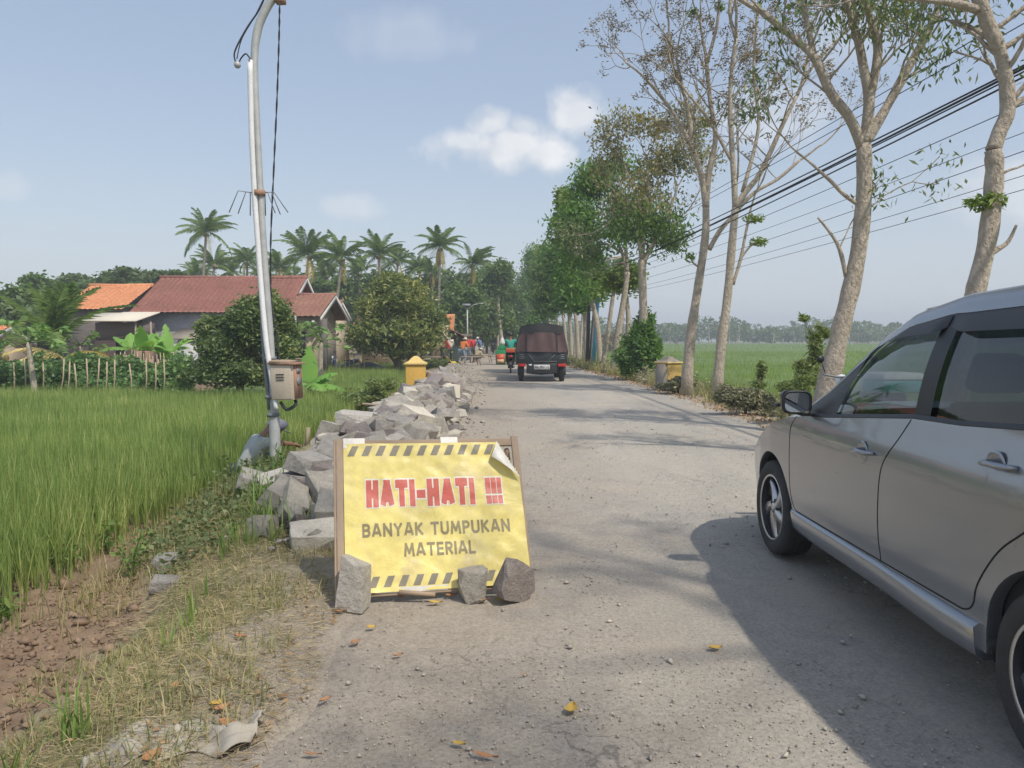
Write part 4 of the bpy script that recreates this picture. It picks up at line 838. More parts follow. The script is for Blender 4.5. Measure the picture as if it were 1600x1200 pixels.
# ------------------------------------------------------------------ people
SKIN = pm('skin', (.26,.14,.085), (.22,.115,.07), 8, .55, .1)
def skinmesh(name, joints, edges, mat, parent, sub=2, root=0):
    me = bpy.data.meshes.new(name); ks = list(joints); idx = {k:i for i,k in enumerate(ks)}
    me.from_pydata([joints[k][0] for k in ks], [(idx[a],idx[b]) for a,b in edges], [])
    o = bpy.data.objects.new(name, me); COL.objects.link(o); o.parent = parent
    s_ = o.modifiers.new('s','SKIN'); s_.use_smooth_shade = True
    for i,k in enumerate(ks):
        r = joints[k][1]; me.skin_vertices[0].data[i].radius = r if hasattr(r,'__len__') else (r,r)
    me.skin_vertices[0].data[root].use_root = True
    b = o.modifiers.new('u','SUBSURF'); b.levels = sub; b.render_levels = sub
    me.materials.append(mat); return o
def person(label, loc, rz, J, shirt, trouser, hat=None, hair=True, vest=None, long_sleeve=True, group=None, fingers=True, hatbrim=.13, cap=False):
    """J: joint positions (metres, local; x right, y forward, z up)"""
    t = thing('person', label, 'person', loc, rz, group); V = Vector
    j = {k: V(v) for k, v in J.items()}
    B = {'pel':(j['pel'],.1),'bel':(j['pel'].lerp(j['chest'],.5),.092),'chest':(j['chest'],.098),'neck':(j['neck'],.05),'head0':(j['neck'].lerp(j['head'],.55),.062),'head':(j['head'],(.078,.09)),'top':(j['head']+(j['head']-j['neck']).normalized()*.085,(.06,.068))}
    E = [('pel','bel'),('bel','chest'),('chest','neck'),('neck','head0'),('head0','head'),('head','top')]
    for s in 'lr':
        B['sh'+s]=(j['sh'+s],.055);B['el'+s]=(j['el'+s],.04);B['wr'+s]=(j['wr'+s],.027)
        hd = (j['wr'+s]-j['el'+s]).normalized(); B['pa'+s]=(j['wr'+s]+hd*.05,(.036,.018))
        E += [('chest','sh'+s),('sh'+s,'el'+s),('el'+s,'wr'+s),('wr'+s,'pa'+s)]
        B['hi'+s]=(j['hi'+s],.085);B['kn'+s]=(j['kn'+s],.055);B['an'+s]=(j['an'+s],.038)
        fd = V(j.get('foot',V((0,1,0)))); B['he'+s]=(j['an'+s]+V((0,0,-.04)),.04); B['to'+s]=(j['an'+s]+fd*.16+V((0,0,-.05)),(.04,.025))
        E += [('pel','hi'+s),('hi'+s,'kn'+s),('kn'+s,'an'+s),('an'+s,'he'+s),('he'+s,'to'+s)]
        if fingers:
            sd = hd.cross(V((0,0,1))); sd = sd.normalized() if sd.length > .01 else V((1,0,0)); dn = hd.cross(sd)
            for q in range(4):
                o_ = sd*(.024-.016*q); l = (.075,.085,.08,.06)[q]; b0 = j['wr'+s]+hd*.09+o_
                B[f'f{q}a{s}']=(b0,.009);B[f'f{q}b{s}']=(b0+hd*l*.5+dn*.012,.0085);B[f'f{q}c{s}']=(b0+hd*l*.8+dn*.035,.007)
                E += [('pa'+s,f'f{q}a{s}'),(f'f{q}a{s}',f'f{q}b{s}'),(f'f{q}b{s}',f'f{q}c{s}')]
            b0 = j['wr'+s]+hd*.045+sd*.04; B['t1'+s]=(b0,.011);B['t2'+s]=(b0+hd*.035+sd*.02+dn*.015,.009); E += [('pa'+s,'t1'+s),('t1'+s,'t2'+s)]
    body = skinmesh('body', B, E, SKIN, t)
    # face
    hv = (j['head']-j['neck']).normalized(); fw = V(j.get('face', V((0,1,0)))).normalized(); sdv = fw.cross(hv).normalized()
    mb = MB(); c = j['head']+fw*.085-hv*.01; mb.tube([c+hv*.025, c+fw*.022-hv*.012, c-hv*.018], [.006,.013,.008], 6)
    for s in (-1,1): 
        e = j['head']+sdv*.078*s; mb.tube([e+hv*.025, e-hv*.025], [.014,.01], 6)
    mb.build('face_relief', SKIN, body, smooth=True)
    mb = MB()
    for s in (-1,1):
        e = j['head']+fw*.084+sdv*.03*s+hv*.012; mb.tube([e-sdv*.012, e+sdv*.012], .006, 6)
    e = j['head']+fw*.086-hv*.045; mb.tube([e-sdv*.022, e+sdv*.022], .005, 6); mb.build('eyes_and_mouth', pm('dark_feature',(.05,.03,.025),None,5,.6,0), body)
    # clothing
    S = {k:(B[k][0],B[k][1]*1.36) for k in ('pel','bel','chest')}; S['col']=(j['chest'].lerp(j['neck'],.75),.07)
    E2 = [('pel','bel'),('bel','chest'),('chest','col')]
    for s in 'lr':
        S['sh'+s]=(j['sh'+s],.078); S['e'+s]=(j['el'+s] if long_sleeve else j['sh'+s].lerp(j['el'+s],.7),.056); E2 += [('chest','sh'+s),('sh'+s,'e'+s)]
        if long_sleeve: S['w'+s]=(j['el'+s].lerp(j['wr'+s],.82),.042); E2.append(('e'+s,'w'+s))
    skinmesh('shirt', S, E2, shirt, t)
    Tt = {'pel':(j['pel'],.128)}; E3 = []
    for s in 'lr':
        Tt['hi'+s]=(j['hi'+s],.1);Tt['kn'+s]=(j['kn'+s],.072);Tt['an'+s]=(j['kn'+s].lerp(j['an'+s],.92),.058); E3 += [('pel','hi'+s),('hi'+s,'kn'+s),('kn'+s,'an'+s)]
    skinmesh('trousers', Tt, E3, trouser, t)
    R3 = Matrix((sdv, fw, hv)).transposed().to_4x4(); Mh = Matrix.Translation(j['head'])@R3
    mb = MB(); pr = [(.0,.128),(.05,.12),(.085,.09),(.1,.045),(.1,.0),(.09,-.02)]
    if hat is not None:
        mb.lathe([(r*1.06, z+.012) for r, z in pr]+([(hatbrim+.03,-.012),(hatbrim+.03,-.02),(.09,-.015)] if not cap else []), 20, Mh)
        if cap: mb.box((-.06,.07,.015),(.06,.19,.027), Mh)
        mb.build('hat' if not cap else 'cap', hat, t, smooth=not cap)
    else:
        mb.lathe([(r*1.03, z+.004) for r, z in pr]+[(.094,-.05)], 20, Mh@T3(0,-.02,0)); mb.build('hair', pm('black_hair',(.02,.018,.016),None,20,.6,.3), t, smooth=True)
    return t
def stand(lean=0., arm=(.1,.3,.9), h=1.62, spread=.1, armf=.25):
    """standing / bending pose"""
    k = h/1.7; s, c = math.sin(lean), math.cos(lean); J = {'pel':(0,0,.92*k)}
    up = lambda d, x=0, f=0: (x, s*d*k+f*c, .92*k+c*d*k-f*s)
    J['chest'] = up(.38); J['neck'] = up(.56); J['head'] = up(.70, 0, .03)
    for sg, n in ((-1,'l'),(1,'r')):
        J['sh'+n] = up(.50, .18*sg*k); a = up(.50, .23*sg*k)
        J['el'+n] = (a[0]+.03*sg, a[1]+armf*.4, a[2]-.26*k); J['wr'+n] = (a[0]-.02*sg, a[1]+armf, a[2]-.46*k)
        J['hi'+n] = (.09*sg*k, 0, .88*k); J['kn'+n] = ((.1+spread*.3)*sg*k, .05+(.12*spread*sg*4), .48*k); J['an'+n] = ((.1+spread*.5)*sg*k, -.02+(.3*spread*sg*3), .09*k)
    J['face'] = (0, c, -s*1.0)
    return J
def crouch(k=1., reach=.45, lean=.6):
    s, c = math.sin(lean), math.cos(lean); J = {'pel':(0,-.05,.26)}
    up = lambda d, x=0, f=0: (x, -.05+s*d*k+f*c, .26+c*d*k-f*s)
    J['chest'] = up(.34); J['neck'] = up(.5); J['head'] = up(.63,0,.04)
    for sg, n in ((-1,'l'),(1,'r')):
        J['sh'+n] = up(.44,.18*sg); J['el'+n] = (.26*sg, J['sh'+n][1]+.15, .34); J['wr'+n] = (.12*sg, J['sh'+n][1]+reach*.85, .24)
        J['hi'+n] = (.1*sg,-.03,.26); J['kn'+n] = (.2*sg,.32,.46); J['an'+n] = (.16*sg,.08,.09)
    J['face'] = (0, c, -s)
    return J
GREYSH = pm('grey_shirt_cloth', (.42,.44,.42), (.35,.37,.35), 10, .9, .3, .004, 60); DARKTR = pm('dark_trouser_cloth', (.05,.06,.05), (.07,.08,.06), 10, .9, .3, .004, 60)
GREENTR = pm('dark_green_cloth', (.05,.075,.055), (.035,.055,.04), 10, .9, .2); CAPB = pm('faded_blue_cap', (.13,.13,.18), (.2,.2,.25), 8, .9, .2)
REDC = pm('red_cloth', (.55,.05,.05), (.45,.04,.05), 9, .85, .2); ORC = pm('orange_cloth', (.75,.24,.06), (.65,.2,.05), 9, .85, .2); YLC = pm('yellow_reflective', (.75,.68,.12), None, 9, .6, .1)
BEI = pm('beige_cloth', (.5,.42,.25), (.42,.35,.2), 9, .85, .2); BLUC = pm('blue_cloth', (.12,.17,.3), (.09,.13,.25), 9, .85, .2); JEAN = pm('jeans_cloth', (.2,.26,.32), (.25,.31,.36), 9, .9, .2); HATW = pm('straw_hat', (.6,.55,.42), (.5,.45,.34), 30, .8, .3); WHC = pm('white_cloth', (.7,.68,.62), (.6,.58,.54), 9, .85, .2); TEAL = pm('teal_cloth', (.03,.32,.26), (.03,.26,.22), 9, .7, .2)
J = crouch(1.0, .42, .5); J['wrr'] = (.12,.5,.60); J['elr'] = (.25,.32,.64); J['head'] = (0,.33,.8)
w = G(421,745,-.35); person('crouching worker in grey shirt and faded blue cap half hidden by the lamp pole', (w.x-.03, 8.95, -.45), -1.0, J, GREYSH, GREENTR, CAPB, cap=True, long_sleeve=False)
# ------------------------------------------------------------------ the silver car
PAINT, t_, p_ = newmat('silver_paint'); tc_ = nnode(t_, 'ShaderNodeTexCoord')
nn_ = noise(t_, tc_.outputs['Object'], 2.2, 5, .6); dirt = ramp(t_, nn_, [(.35,(.31,.325,.35)),(.7,(.33,.345,.365))])
t_.links.new(dirt, p_.inputs['Base Color']); p_.inputs['Metallic'].default_value = .7; p_.inputs['Roughness'].default_value = .36; p_.inputs['Coat Weight'].default_value = .7; p_.inputs['Coat Roughness'].default_value = .03
fl = noise(t_, tc_.outputs['Object'], 900, 1); p_.inputs['Roughness'].default_value = .27
PAINT_D = pm('dim_silver', (.12,.13,.145), (.11,.12,.135), 3, .3, .03, metal=.4); BLK = pm('black_trim', (.018,.019,.021), (.022,.022,.025), 10, .42, .05); RUB = pm('tyre_rubber', (.035,.034,.033), (.055,.052,.048), 14, .85, .3, .003); GAP = pm('panel_gap', (.008,.008,.008), None, 5, .8, 0)
ALU = pm('machined_alloy', (.62,.62,.63), (.55,.55,.56), 20, .28, .03, metal=.9); ALUD = pm('dark_alloy', (.05,.05,.052), (.04,.04,.042), 20, .4, .03, metal=.3)
INTE = pm('cabin_fabric', (.03,.03,.032), (.05,.048,.046), 8, .9, .2)
def glassmat(name, tint, rough=.02, refl=1.0):
    m, t, p = newmat(name); t.nodes.remove(p); tr = nnode(t, 'ShaderNodeBsdfTransparent'); tr.inputs[0].default_value = (*tint, 1)
    gl = nnode(t, 'ShaderNodeBsdfGlossy'); gl.inputs['Roughness'].default_value = rough; gl.inputs[0].default_value = (refl,)*3+(1,)
    lw = nnode(t, 'ShaderNodeLayerWeight'); lw.inputs[0].default_value = .5; pw = nnode(t, 'ShaderNodeMath', operation='POWER'); pw.inputs[1].default_value = 4.0; t.links.new(lw.outputs['Facing'], pw.inputs[0]); fr = nnode(t, 'ShaderNodeMath', operation='MULTIPLY_ADD'); fr.inputs[1].default_value = .9; fr.inputs[2].default_value = .055; t.links.new(pw.outputs[0], fr.inputs[0]); mx = nnode(t, 'ShaderNodeMixShader')
    t.links.new(fr.outputs[0], mx.inputs[0]); t.links.new(tr.outputs[0], mx.inputs[1]); t.links.new(gl.outputs[0], mx.inputs[2]); t.links.new(mx.outputs[0], t.nodes['Material Output'].inputs[0]); return m
GLS = glassmat('tinted_glass', (.46,.5,.5)); GLSD = glassmat('dark_tinted_glass', (.13,.15,.165))
CX, CY = 2.505, 4.92
car = thing('parked_car', 'silver people carrier with black window trim and two-tone wheels on the right', 'car', (CX, CY, 0.012), 0)
def it(x, xs, ys_): return np.interp(x, xs, ys_)
def WP(s): return it(s,[-.87,-.84,-.78,-.68,-.5,-.25,0,.6,2.4,2.9,3.2,3.4,3.5,3.55],[.30,.46,.6,.71,.785,.825,.842,.845,.845,.84,.815,.77,.69,.5])
def WZ(z): return it(z,[0,.2,.32,.40,.47,.55,.7,.82,.86,.9,.97,1.06,1.15],[.93,.962,.968,.975,.988,.994,.998,1.0,.999,.992,.968,.942,.93])
def ww(s, z): return WP(s)*WZ(z)
def belt(s): return it(s,[-.87,-.8,-.7,-.5,-.25,0,.3,.55,.8,1.2,1.67,2.0,2.4,3.0,3.4,3.55],[.42,.47,.53,.615,.74,.845,.92,.95,.965,1.005,1.05,1.058,1.085,1.12,1.12,1.1])
ARF, ARR, RW = 0., 2.6, .355
def zb(s):
    z = it(s,[-.87,-.6,-.3,3.0,3.4,3.55],[.26,.24,.27,.27,.3,.34])
    for a in (ARF, ARR): z = np.maximum(z, np.where(np.abs(s-a) < RW, .31+np.sqrt(np.maximum(RW**2-(s-a)**2,0)), 0))
    return z
def archstations(a): th = np.linspace(0, math.pi, 27); return list(a-RW*np.cos(th))
SS = np.unique(np.round(np.concatenate([np.linspace(-.87,-.6,12), np.linspace(-.6,-.36,6), archstations(0), np.linspace(.36,2.24,34), archstations(ARR), np.linspace(2.96,3.3,9), np.linspace(3.3,3.55,10)]),5))
def RE(s): 
    return (it(s,[.3,.63,.87,1.1,1.35,1.7,2.3,3.0,3.3,3.5],[.955,1.12,1.27,1.40,1.505,1.565,1.592,1.575,1.53,1.46]), it(s,[.3,.63,.87,1.1,1.35,1.7,2.3,3.0,3.3,3.5],[.735,.70,.67,.645,.628,.618,.612,.60,.585,.55]))
for sg in (1,-1):
    def loc(s, w, z): return np.stack([-sg*np.asarray(w), -np.asarray(s), np.asarray(z)], -1)
    K = 26; tt = np.linspace(0,1,K); A = []
    for s in SS:
        z = zb(s)+(belt(s)-zb(s))*tt; A.append(loc(np.full(K,s), ww(s,z), z))
    mb = MB(); mb.grid(np.array(A), flip=(sg>0)); 
    # inner return lips round the arches
    B_ = []
    for s in SS:
        z0 = zb(s); B_.append(loc(np.full(3,s), np.array([ww(s,z0), ww(s,z0)-.012, ww(s,z0)-.05]), np.array([z0,z0-.004,z0+.001])))
    mb.grid(np.array(B_), flip=(sg<0)); mb.build('side_body', PAINT, car, smooth=True)
    # fender shoulder + hood side -> hood
    # greenhouse: trim strip, glass, black frame, cant rail
    s1 = np.linspace(.3,3.45,90)
    def gs(s, z):
        zr, wr_ = RE(s); f = np.clip((z-belt(s))/np.maximum(zr-belt(s),.02),0,1); return (ww(s,belt(s))-.012)*(1-f)+wr_*f+.028*np.sin(f*np.pi)*np.clip((zr-belt(s))/.4,0,1)
    mb = MB(); mb.grid(np.array([loc(np.full(3,s), [ww(s,belt(s))-.001, ww(s,belt(s))-.004, gs(s,belt(s)+.02)+.004], [belt(s)+.001, belt(s)+.018, belt(s)+.02]) for s in s1[5:]]), flip=(sg>0)); mb.build('belt_trim', BLK, car, smooth=True)
    def TG(s): return it(s,[.9,.95,1.0,1.06,1.15,1.3,1.5,1.7,2.4,3.0,3.2,3.35],[.99,1.13,1.235,1.315,1.37,1.41,1.428,1.438,1.45,1.44,1.42,1.3])
    def TB(s):
        zr = RE(s)[0]; return np.maximum(belt(s)+.02, zr-it(s,[.3,.7,1.1,1.4,1.8,3.4],[.03,.035,.045,.06,.075,.085]))
    # glass (whole column range, slightly inset)
    def strip(sa, sb, f0, f1, off, n=30, k=7):
        out_ = []
        for s in np.linspace(sa, sb, n):
            z = np.linspace(f0(s), max(f0(s)+.002, f1(s)), k); out_.append(loc(np.full(k,s), [gs(s,q)+off for q in z], z))
        return np.array(out_)
    bl = lambda s: belt(s)+.018
    mb = MB(); mb.grid(strip(.9,1.70,bl,lambda s: TG(s)+.01,-.012), flip=(sg>0)); mb.build('front_window', GLS, car, smooth=True)
    mb = MB(); mb.grid(strip(1.70,2.68,bl,lambda s: TG(s)+.01,-.012), flip=(sg>0)); mb.grid(strip(2.68,3.3,bl,lambda s: TG(s)+.01,-.012), flip=(sg>0)); mb.build('rear_window', GLSD, car, smooth=True)
    mb = MB(); mb.grid(strip(.9,3.38,TG,TB,0,60,5), flip=(sg>0)); mb.grid(strip(.42,.9,bl,TB,0,24,6), flip=(sg>0))
    mb.grid(strip(1.655,1.775,bl,lambda s: TG(s)+.004,.002,4,8), flip=(sg>0)); mb.grid(strip(2.6,2.72,bl,lambda s: TG(s)+.004,.002,4,8), flip=(sg>0)); mb.grid(strip(3.27,3.4,bl,TB,.001,4,8), flip=(sg>0)); mb.build('window_frame', BLK, car, smooth=True)
    # smoked wind deflectors
    def defl(sa, sb):
        out_ = []
        for s in np.linspace(sa, sb, 26):
            f = min(1,(s-sa)/.12)*min(1,(sb-s)/.05); z = np.array([TB(s)-.004, TB(s)-.03, TG(s)-.022*f]); out_.append(loc(np.full(3,s), [gs(s,z[0])+.004, gs(s,z[1])+.02*f+.004, gs(s,z[2])+.026*f+.004], z))
        return np.array(out_)
    mb = MB(); mb.grid(defl(.98,1.70), flip=(sg>0)); mb.grid(defl(1.73,2.62), flip=(sg>0)); mb.build('wind_deflector', BLK, car, smooth=True)
    # cant rail up to roof edge
    mb = MB(); A = []
    for s in np.linspace(.34,3.5,70):
        zr, wr_ = RE(s); a = TB(s); A.append(loc(np.full(5,s), [gs(s,a), gs(s,a)*.55+wr_*.45+.006, wr_+.004, wr_-.02, wr_-.05], [a+.002, a*.5+zr*.5, zr-.004, zr+.009, zr+.016]))
    mb.grid(np.array(A), flip=(sg>0)); mb.build('roof_rail', PAINT, car, smooth=True)
    # seams
    def seam(pts, wd=.0045, mat=GAP, name='door_gap', off=.0016):
        p = smoothpath([Vector((a,b,0)) for a,b in pts], 6); A = []
        for i in range(len(p)):
            d = p[min(i+1,len(p)-1)]-p[max(i-1,0)]; n_ = np.array([-d[1],d[0]])/np.hypot(d[0],d[1])*wd/2
            A.append(loc([p[i][0]-n_[0],p[i][0]+n_[0]], [ww(p[i][0]-n_[0],p[i][1]-n_[1])+off, ww(p[i][0]+n_[0],p[i][1]+n_[1])+off], [p[i][1]-n_[1],p[i][1]+n_[1]]))
        mb = MB(); mb.grid(np.array(A)); o = mb.build(name, mat, car); 
        sd = o.modifiers.new('s','SOLIDIFY'); sd.thickness = .0012; return o
    seam([(1.655,1.045),(1.58,.93),(1.49,.8),(1.465,.65),(1.465,.5),(1.47,.372)])
    seam([(.42,.94),(.36,.86),(.345,.7),(.35,.5),(.375,.40),(.43,.372)],.0035)
    seam([(.43,.372),(.9,.374),(1.47,.378),(2.0,.382),(2.12,.388),(2.18,.43),(2.22,.52),(2.33,.66),(2.46,.76),(2.6,.86),(2.66,.98),(2.68,1.09)],.006)
    # skirt
    A = []
    for s in np.linspace(.355,2.21,60):
        zt = .365; z0 = it(s,[.355,.5,1.6,2.0,2.21],[.245,.235,.235,.225,.23]); b = .010+.012*np.sin(np.clip((s-.355)/1.855,0,1)*math.pi)**.3
        w0 = ww(s,.36); w1 = w0+b+.012*np.clip((s-1.4)/.6,0,1); A.append(loc(np.full(7,s), [w0-.004,w0+b*.7,w1+.002,w1-.004,w1-.012,w0-.02,w0-.12], [zt+.006,zt,zt-.012,zt-.06-.02*np.clip((s-1.2)/.6,0,1),z0+.02,z0,z0]))
    A = np.array(A); mb = MB(); mb.grid(A, flip=(sg<0))
    for e in (0,-1):
        q = A[e]; c = q.mean(0); mb.add(np.vstack([q,c]), None, [[i,i+1,len(q)] for i in range(len(q)-1)])
    mb.build('side_skirt', PAINT, car, smooth=True)
    # handles
    for (s0, z0) in ((1.335,.86),(2.30,.955)):
        c = loc(s0, ww(s0,z0), z0); q = MB()
        u_, v_ = np.meshgrid(np.linspace(0,1,8), np.linspace(0,2*math.pi,25), indexing='ij')
        cup = loc(s0-.035+u_*.05*np.cos(v_), ww(s0,z0)+.0016+0*u_, z0+u_*.052*np.sin(v_)); cup[...,0] = -sg*(ww(s0,z0)+.002-.0*u_)
        hb = MB(); hb.tube([c+np.array([-sg*.0,.085,0]), c+np.array([-sg*.03,.06,.0]), c+np.array([-sg*.034,0,.002]), c+np.array([-sg*.03,-.06,.003]), c+np.array([0,-.085,.003])], [.011,.014,.014,.014,.011], 10, flat=.8); h_ = hb.build('door_handle', PAINT, car, smooth=True)
        cb = MB(); cb.lathe([(0,.0),(.035,.001),(.052,.0042),(.054,.001)], 28, Matrix.Translation(Vector(c)+Vector((-sg*-.0012,.03,-.006)))@Euler((0,-sg*math.pi/2,0)).to_matrix().to_4x4()); cb.build('handle_recess', PAINT, h_, smooth=True)
    # mirror
    mc = loc(.60, .905, 1.035); mb = MB(); u_ = np.linspace(0,math.pi,12)
    A = []
    for a in np.linspace(0,1,12):
        sx = math.sin(a*math.pi/2)**.6 if a > 0 else 0; prof = []
        for th in np.linspace(0,2*math.pi,25):
            cx_, sz_ = math.cos(th), math.sin(th); e = .55
            px_ = .086*np.sign(cx_)*abs(cx_)**e*sx; pz_ = .067*np.sign(sz_)*abs(sz_)**e*sx; prof.append(mc+np.array([px_, .105*(1-a)**.7-.02, pz_+.008*cx_*sg*-1]))
        A.append(prof)
    mb.grid(np.array(A), flip=False); mir = mb.build('wing_mirror', PAINT_D, car, smooth=True)
    mb = MB(); pr = [mc+np.array([.086*np.sign(math.cos(th))*abs(math.cos(th))**.55, -.02, .067*np.sign(math.sin(th))*abs(math.sin(th))**.55]) for th in np.linspace(0,2*math.pi,25)]; pr = np.array(pr); c0 = mc+np.array([0,-.02,0])
    mb.grid(np.array([pr, c0+(pr-c0)*.93+[0,-.012,0], c0+(pr-c0)*.80+[0,-.006,0]])); mb.build('mirror_rim', BLK, mir, smooth=True)
    mb = MB(); q = c0+(pr-c0)*.81+[0,-.004,0]; mb.grid(np.array([q, np.repeat((c0+[0,-.004,0])[None],25,0)])); mb.build('mirror_glass', pm('mirror_silver',(.8,.8,.8),(.8,.8,.8),5,.03,0,metal=1), mir)
    mb = MB(); a = loc(.62,.83,.975); mb.tube([a, (a+mc)/2+[0,0,-.035], mc+[sg*.03,.02,-.06]], [.03,.026,.03], 10, flat=.6); mb.build('mirror_foot', BLK, mir, smooth=True)
    mb = MB(); mb.box((-.1,.03,-.03),(.1,.088,-.012), Matrix.Translation(Vector(mc)), tp=(.9,.8)); mb.build('turn_lamp', BLK, mir, bevel=.006)
    # wheels
    for a in (ARF, ARR):
        wx = -sg*.735; t2 = sg
        Mx = Matrix.Translation((wx,-a,.303))@Matrix.Rotation(-sg*math.pi/2,4,'Y')   # local +z = outward
        mb = MB(); mb.lathe([(.205,-.09),(.235,-.1),(.275,-.1),(.298,-.085),(.304,-.06),(.305,0),(.304,.06),(.298,.083),(.278,.097),(.245,.1),(.213,.092),(.203,.085)], 56, Mx)
        for g_ in (-.035,0,.035): mb.lathe([(.3052,g_-.004),(.3065,g_-.003),(.3065,g_+.003),(.3052,g_+.004)], 56, Mx)
        wl = mb.build('wheel', RUB, car, smooth=True)
        mb = MB(); mb.lathe([(.214,.088),(.209,.096),(.199,.09)], 48, Mx); rm_ = mb.build('rim', ALU, wl, smooth=True); mb = MB(); mb.lathe([(.1985,.0895),(.193,.05),(.185,-.08)], 48, Mx); mb.build('rim_barrel', ALUD, wl, smooth=True)
        mb = MB(); mb.lathe([(.19,-.06),(.05,-.06),(.0,-.06)], 32, Mx); mb.lathe([(.13,-.03),(.13,-.02),(.0,-.02)], 32, Mx); mb.build('brake_disc', ALUD, wl, smooth=True)
        for k in range(5):
            for kind, (a0, a1, w0, w1, mt, zz) in enumerate(((0,.36,.056,.052,ALU,.082),(-.02,.62,.055,.115,ALUD,.066))):
                mb = MB(); th0 = k*2*math.pi/5+.3+(0 if kind == 0 else .28); L_ = []
                for f in np.linspace(0,1,7):
                    r_ = .035+f*.157; th = th0+(a0+(a1-a0)*f**1.3)*t2; wd = (w0+(w1-w0)*f*(1 if kind else (.5+1.6*(f-.4)**2)))/2
                    c = np.array([r_*math.cos(th), r_*math.sin(th)]); tn = np.array([-math.sin(th), math.cos(th)])
                    L_.append([[*(c-tn*wd*1.15),zz-.03],[*(c-tn*wd),zz-.012*f],[*(c+tn*wd*.9),zz-.006-.014*f],[*(c+tn*wd*1.1),zz-.034]])
                V = xf(np.array(L_).reshape(-1,3), Mx).reshape(7,4,3); mb.grid(V); mb.build('spoke', mt, wl, smooth=False)
        mb = MB(); mb.lathe([(.03,.05),(.032,.078),(.022,.084),(0,.085)], 18, Mx); mb.build('hub_cap', ALU, wl, smooth=True)
        mb = MB()
        for k in range(5):
            th = k*2*math.pi/5+.9; mb.lathe([(.009,.05),(.009,.078),(0,.08)], 6, Mx@T3(.052*math.cos(th),.052*math.sin(th),0))
        mb.build('wheel_nut', ALUD, wl)
    # wheel arch liners
    for a in (ARF, ARR):
        th = np.linspace(-.2,math.pi+.2,22); A = [[[-sg*x, -(a-(RW+.004)*math.cos(q)), .31+(RW+.004)*math.sin(q)] for x in (.79,.5)] for q in th]; mb = MB(); mb.grid(np.array(A)); mb.add([[-sg*.5,-(a-(RW)*math.cos(q)),.31+RW*math.sin(q)] for q in th]+[[-sg*.5,-a,.2]], None, [[i,i+1,len(th)] for i in range(len(th)-1)]); mb.build('arch_liner', INTE, car)
def L3(s, w, z): return [-w, -s, z]
# hood, cowl, windscreen, roof, nose, tail (both halves at once)
mb = MB(); A = []
for s in list(np.linspace(-.87,.62,36)):
    b = belt(s); w0 = ww(s,b); row = []
    for f in np.linspace(-1,1,25): cr = .15*min(1,(s+.95)/.4)*(1-.45*np.clip((s+.1)/.5,0,1))*(1-abs(f)**3)*(1 if s < .3 else max(.3,1-(s-.3)*1.2)); row.append(L3(s, w0*f, b+cr))
    A.append(row)
mb.grid(np.array(A)); hood = mb.build('hood', PAINT, car, smooth=True)
mb = MB(); A = []
for f in np.linspace(0,1,14):
    row = []
    for g in np.linspace(-1,1,21):
        sb_ = .12+.30*abs(g)**2.2; st_ = 1.2+.16*abs(g)**2; s = sb_+(st_-sb_)*f; zb_ = .985-.03*abs(g)**2; zt_ = 1.53-.07*abs(g)**2.5
        z = zb_+(zt_-zb_)*f+.03*math.sin(f*math.pi); w_ = (.735+(.635-.735)*f)*g; row.append(L3(s, w_, z))
    A.append(row)
mb.grid(np.array(A)); mb.build('windscreen', GLS, car, smooth=True)
mb = MB(); A = []
for s in np.linspace(1.2,3.5,40):
    zr, wr_ = RE(s); row = []
    for g in np.linspace(-1,1,21):
        s2 = s if s > 1.5 else 1.5-(1.5-s)*(1-.5*abs(g)**2); row.append(L3(s2, (wr_-.045)*g, it(s2,[1.1,1.35,1.7,2.3,3.0,3.5],[1.475,1.55,1.60,1.622,1.605,1.5])-.02*abs(g)**2.5-.004*(abs(g)>.99)))
    A.append(row)
mb.grid(np.array(A)); mb.build('roof', PAINT, car, smooth=True)
# nose
mb = MB(); A = []
for f in np.linspace(-1,1,15): A.append([L3(-.875-.03*(1-f*f)*math.sin(q*math.pi), .31*f, .25+q*(.62-.25)) for q in np.linspace(0,1,9)])
mb.grid(np.array(A)); mb.build('front_bumper', PAINT, car, smooth=True)
mb = MB(); mb.box((-.42,.885,.5),(.42,.925,.6)); mb.box((-.5,.885,.28),(.5,.92,.4)); mb.build('grille', BLK, car, bevel=.01)
LENS = pm('lamp_lens',(.7,.72,.74),(.75,.77,.8),5,.08,0); REDL = pm('red_lens',(.45,.03,.03),(.5,.04,.03),5,.15,0)
for g in (-1,1):
    mb = MB(); A = [[L3(s, (ww(s,z)+.004)*g, z) for z in np.linspace(belt(s)-.10, belt(s)-.012, 4)] for s in np.linspace(-.86,-.60,10)]; mb.grid(np.array(A)); mb.build('headlight', LENS, car, smooth=True)
    mb = MB(); A = [[L3(s, (ww(s,z)+.004)*g, z) for z in np.linspace(.82, 1.08, 4)] for s in np.linspace(3.3,3.55,8)]; mb.grid(np.array(A)); mb.build('tail_light', REDL, car, smooth=True)
# tail
mb = MB(); A = [[L3(3.55-(.0 if q<.72 else (q-.72)*.0), .5*f, .32+q*(1.1-.32)) for q in np.linspace(0,1,9)] for f in np.linspace(-1,1,9)]; mb.grid(np.array(A)); 
A = [[L3(3.55-.06*q, (.68*(1-q)+.54*q)*f, 1.1+q*.41) for q in np.linspace(0,.18,3)] for f in np.linspace(-1,1,9)]; mb.grid(np.array(A)); mb.build('tailgate', PAINT, car, smooth=True)
mb = MB(); A = [[L3(3.54-.06*q, (.68*(1-q)+.54*q)*f, 1.1+q*.41) for q in np.linspace(.18,1,5)] for f in np.linspace(-1,1,9)]; mb.grid(np.array(A)); mb.build('rear_windscreen', GLSD, car, smooth=True)
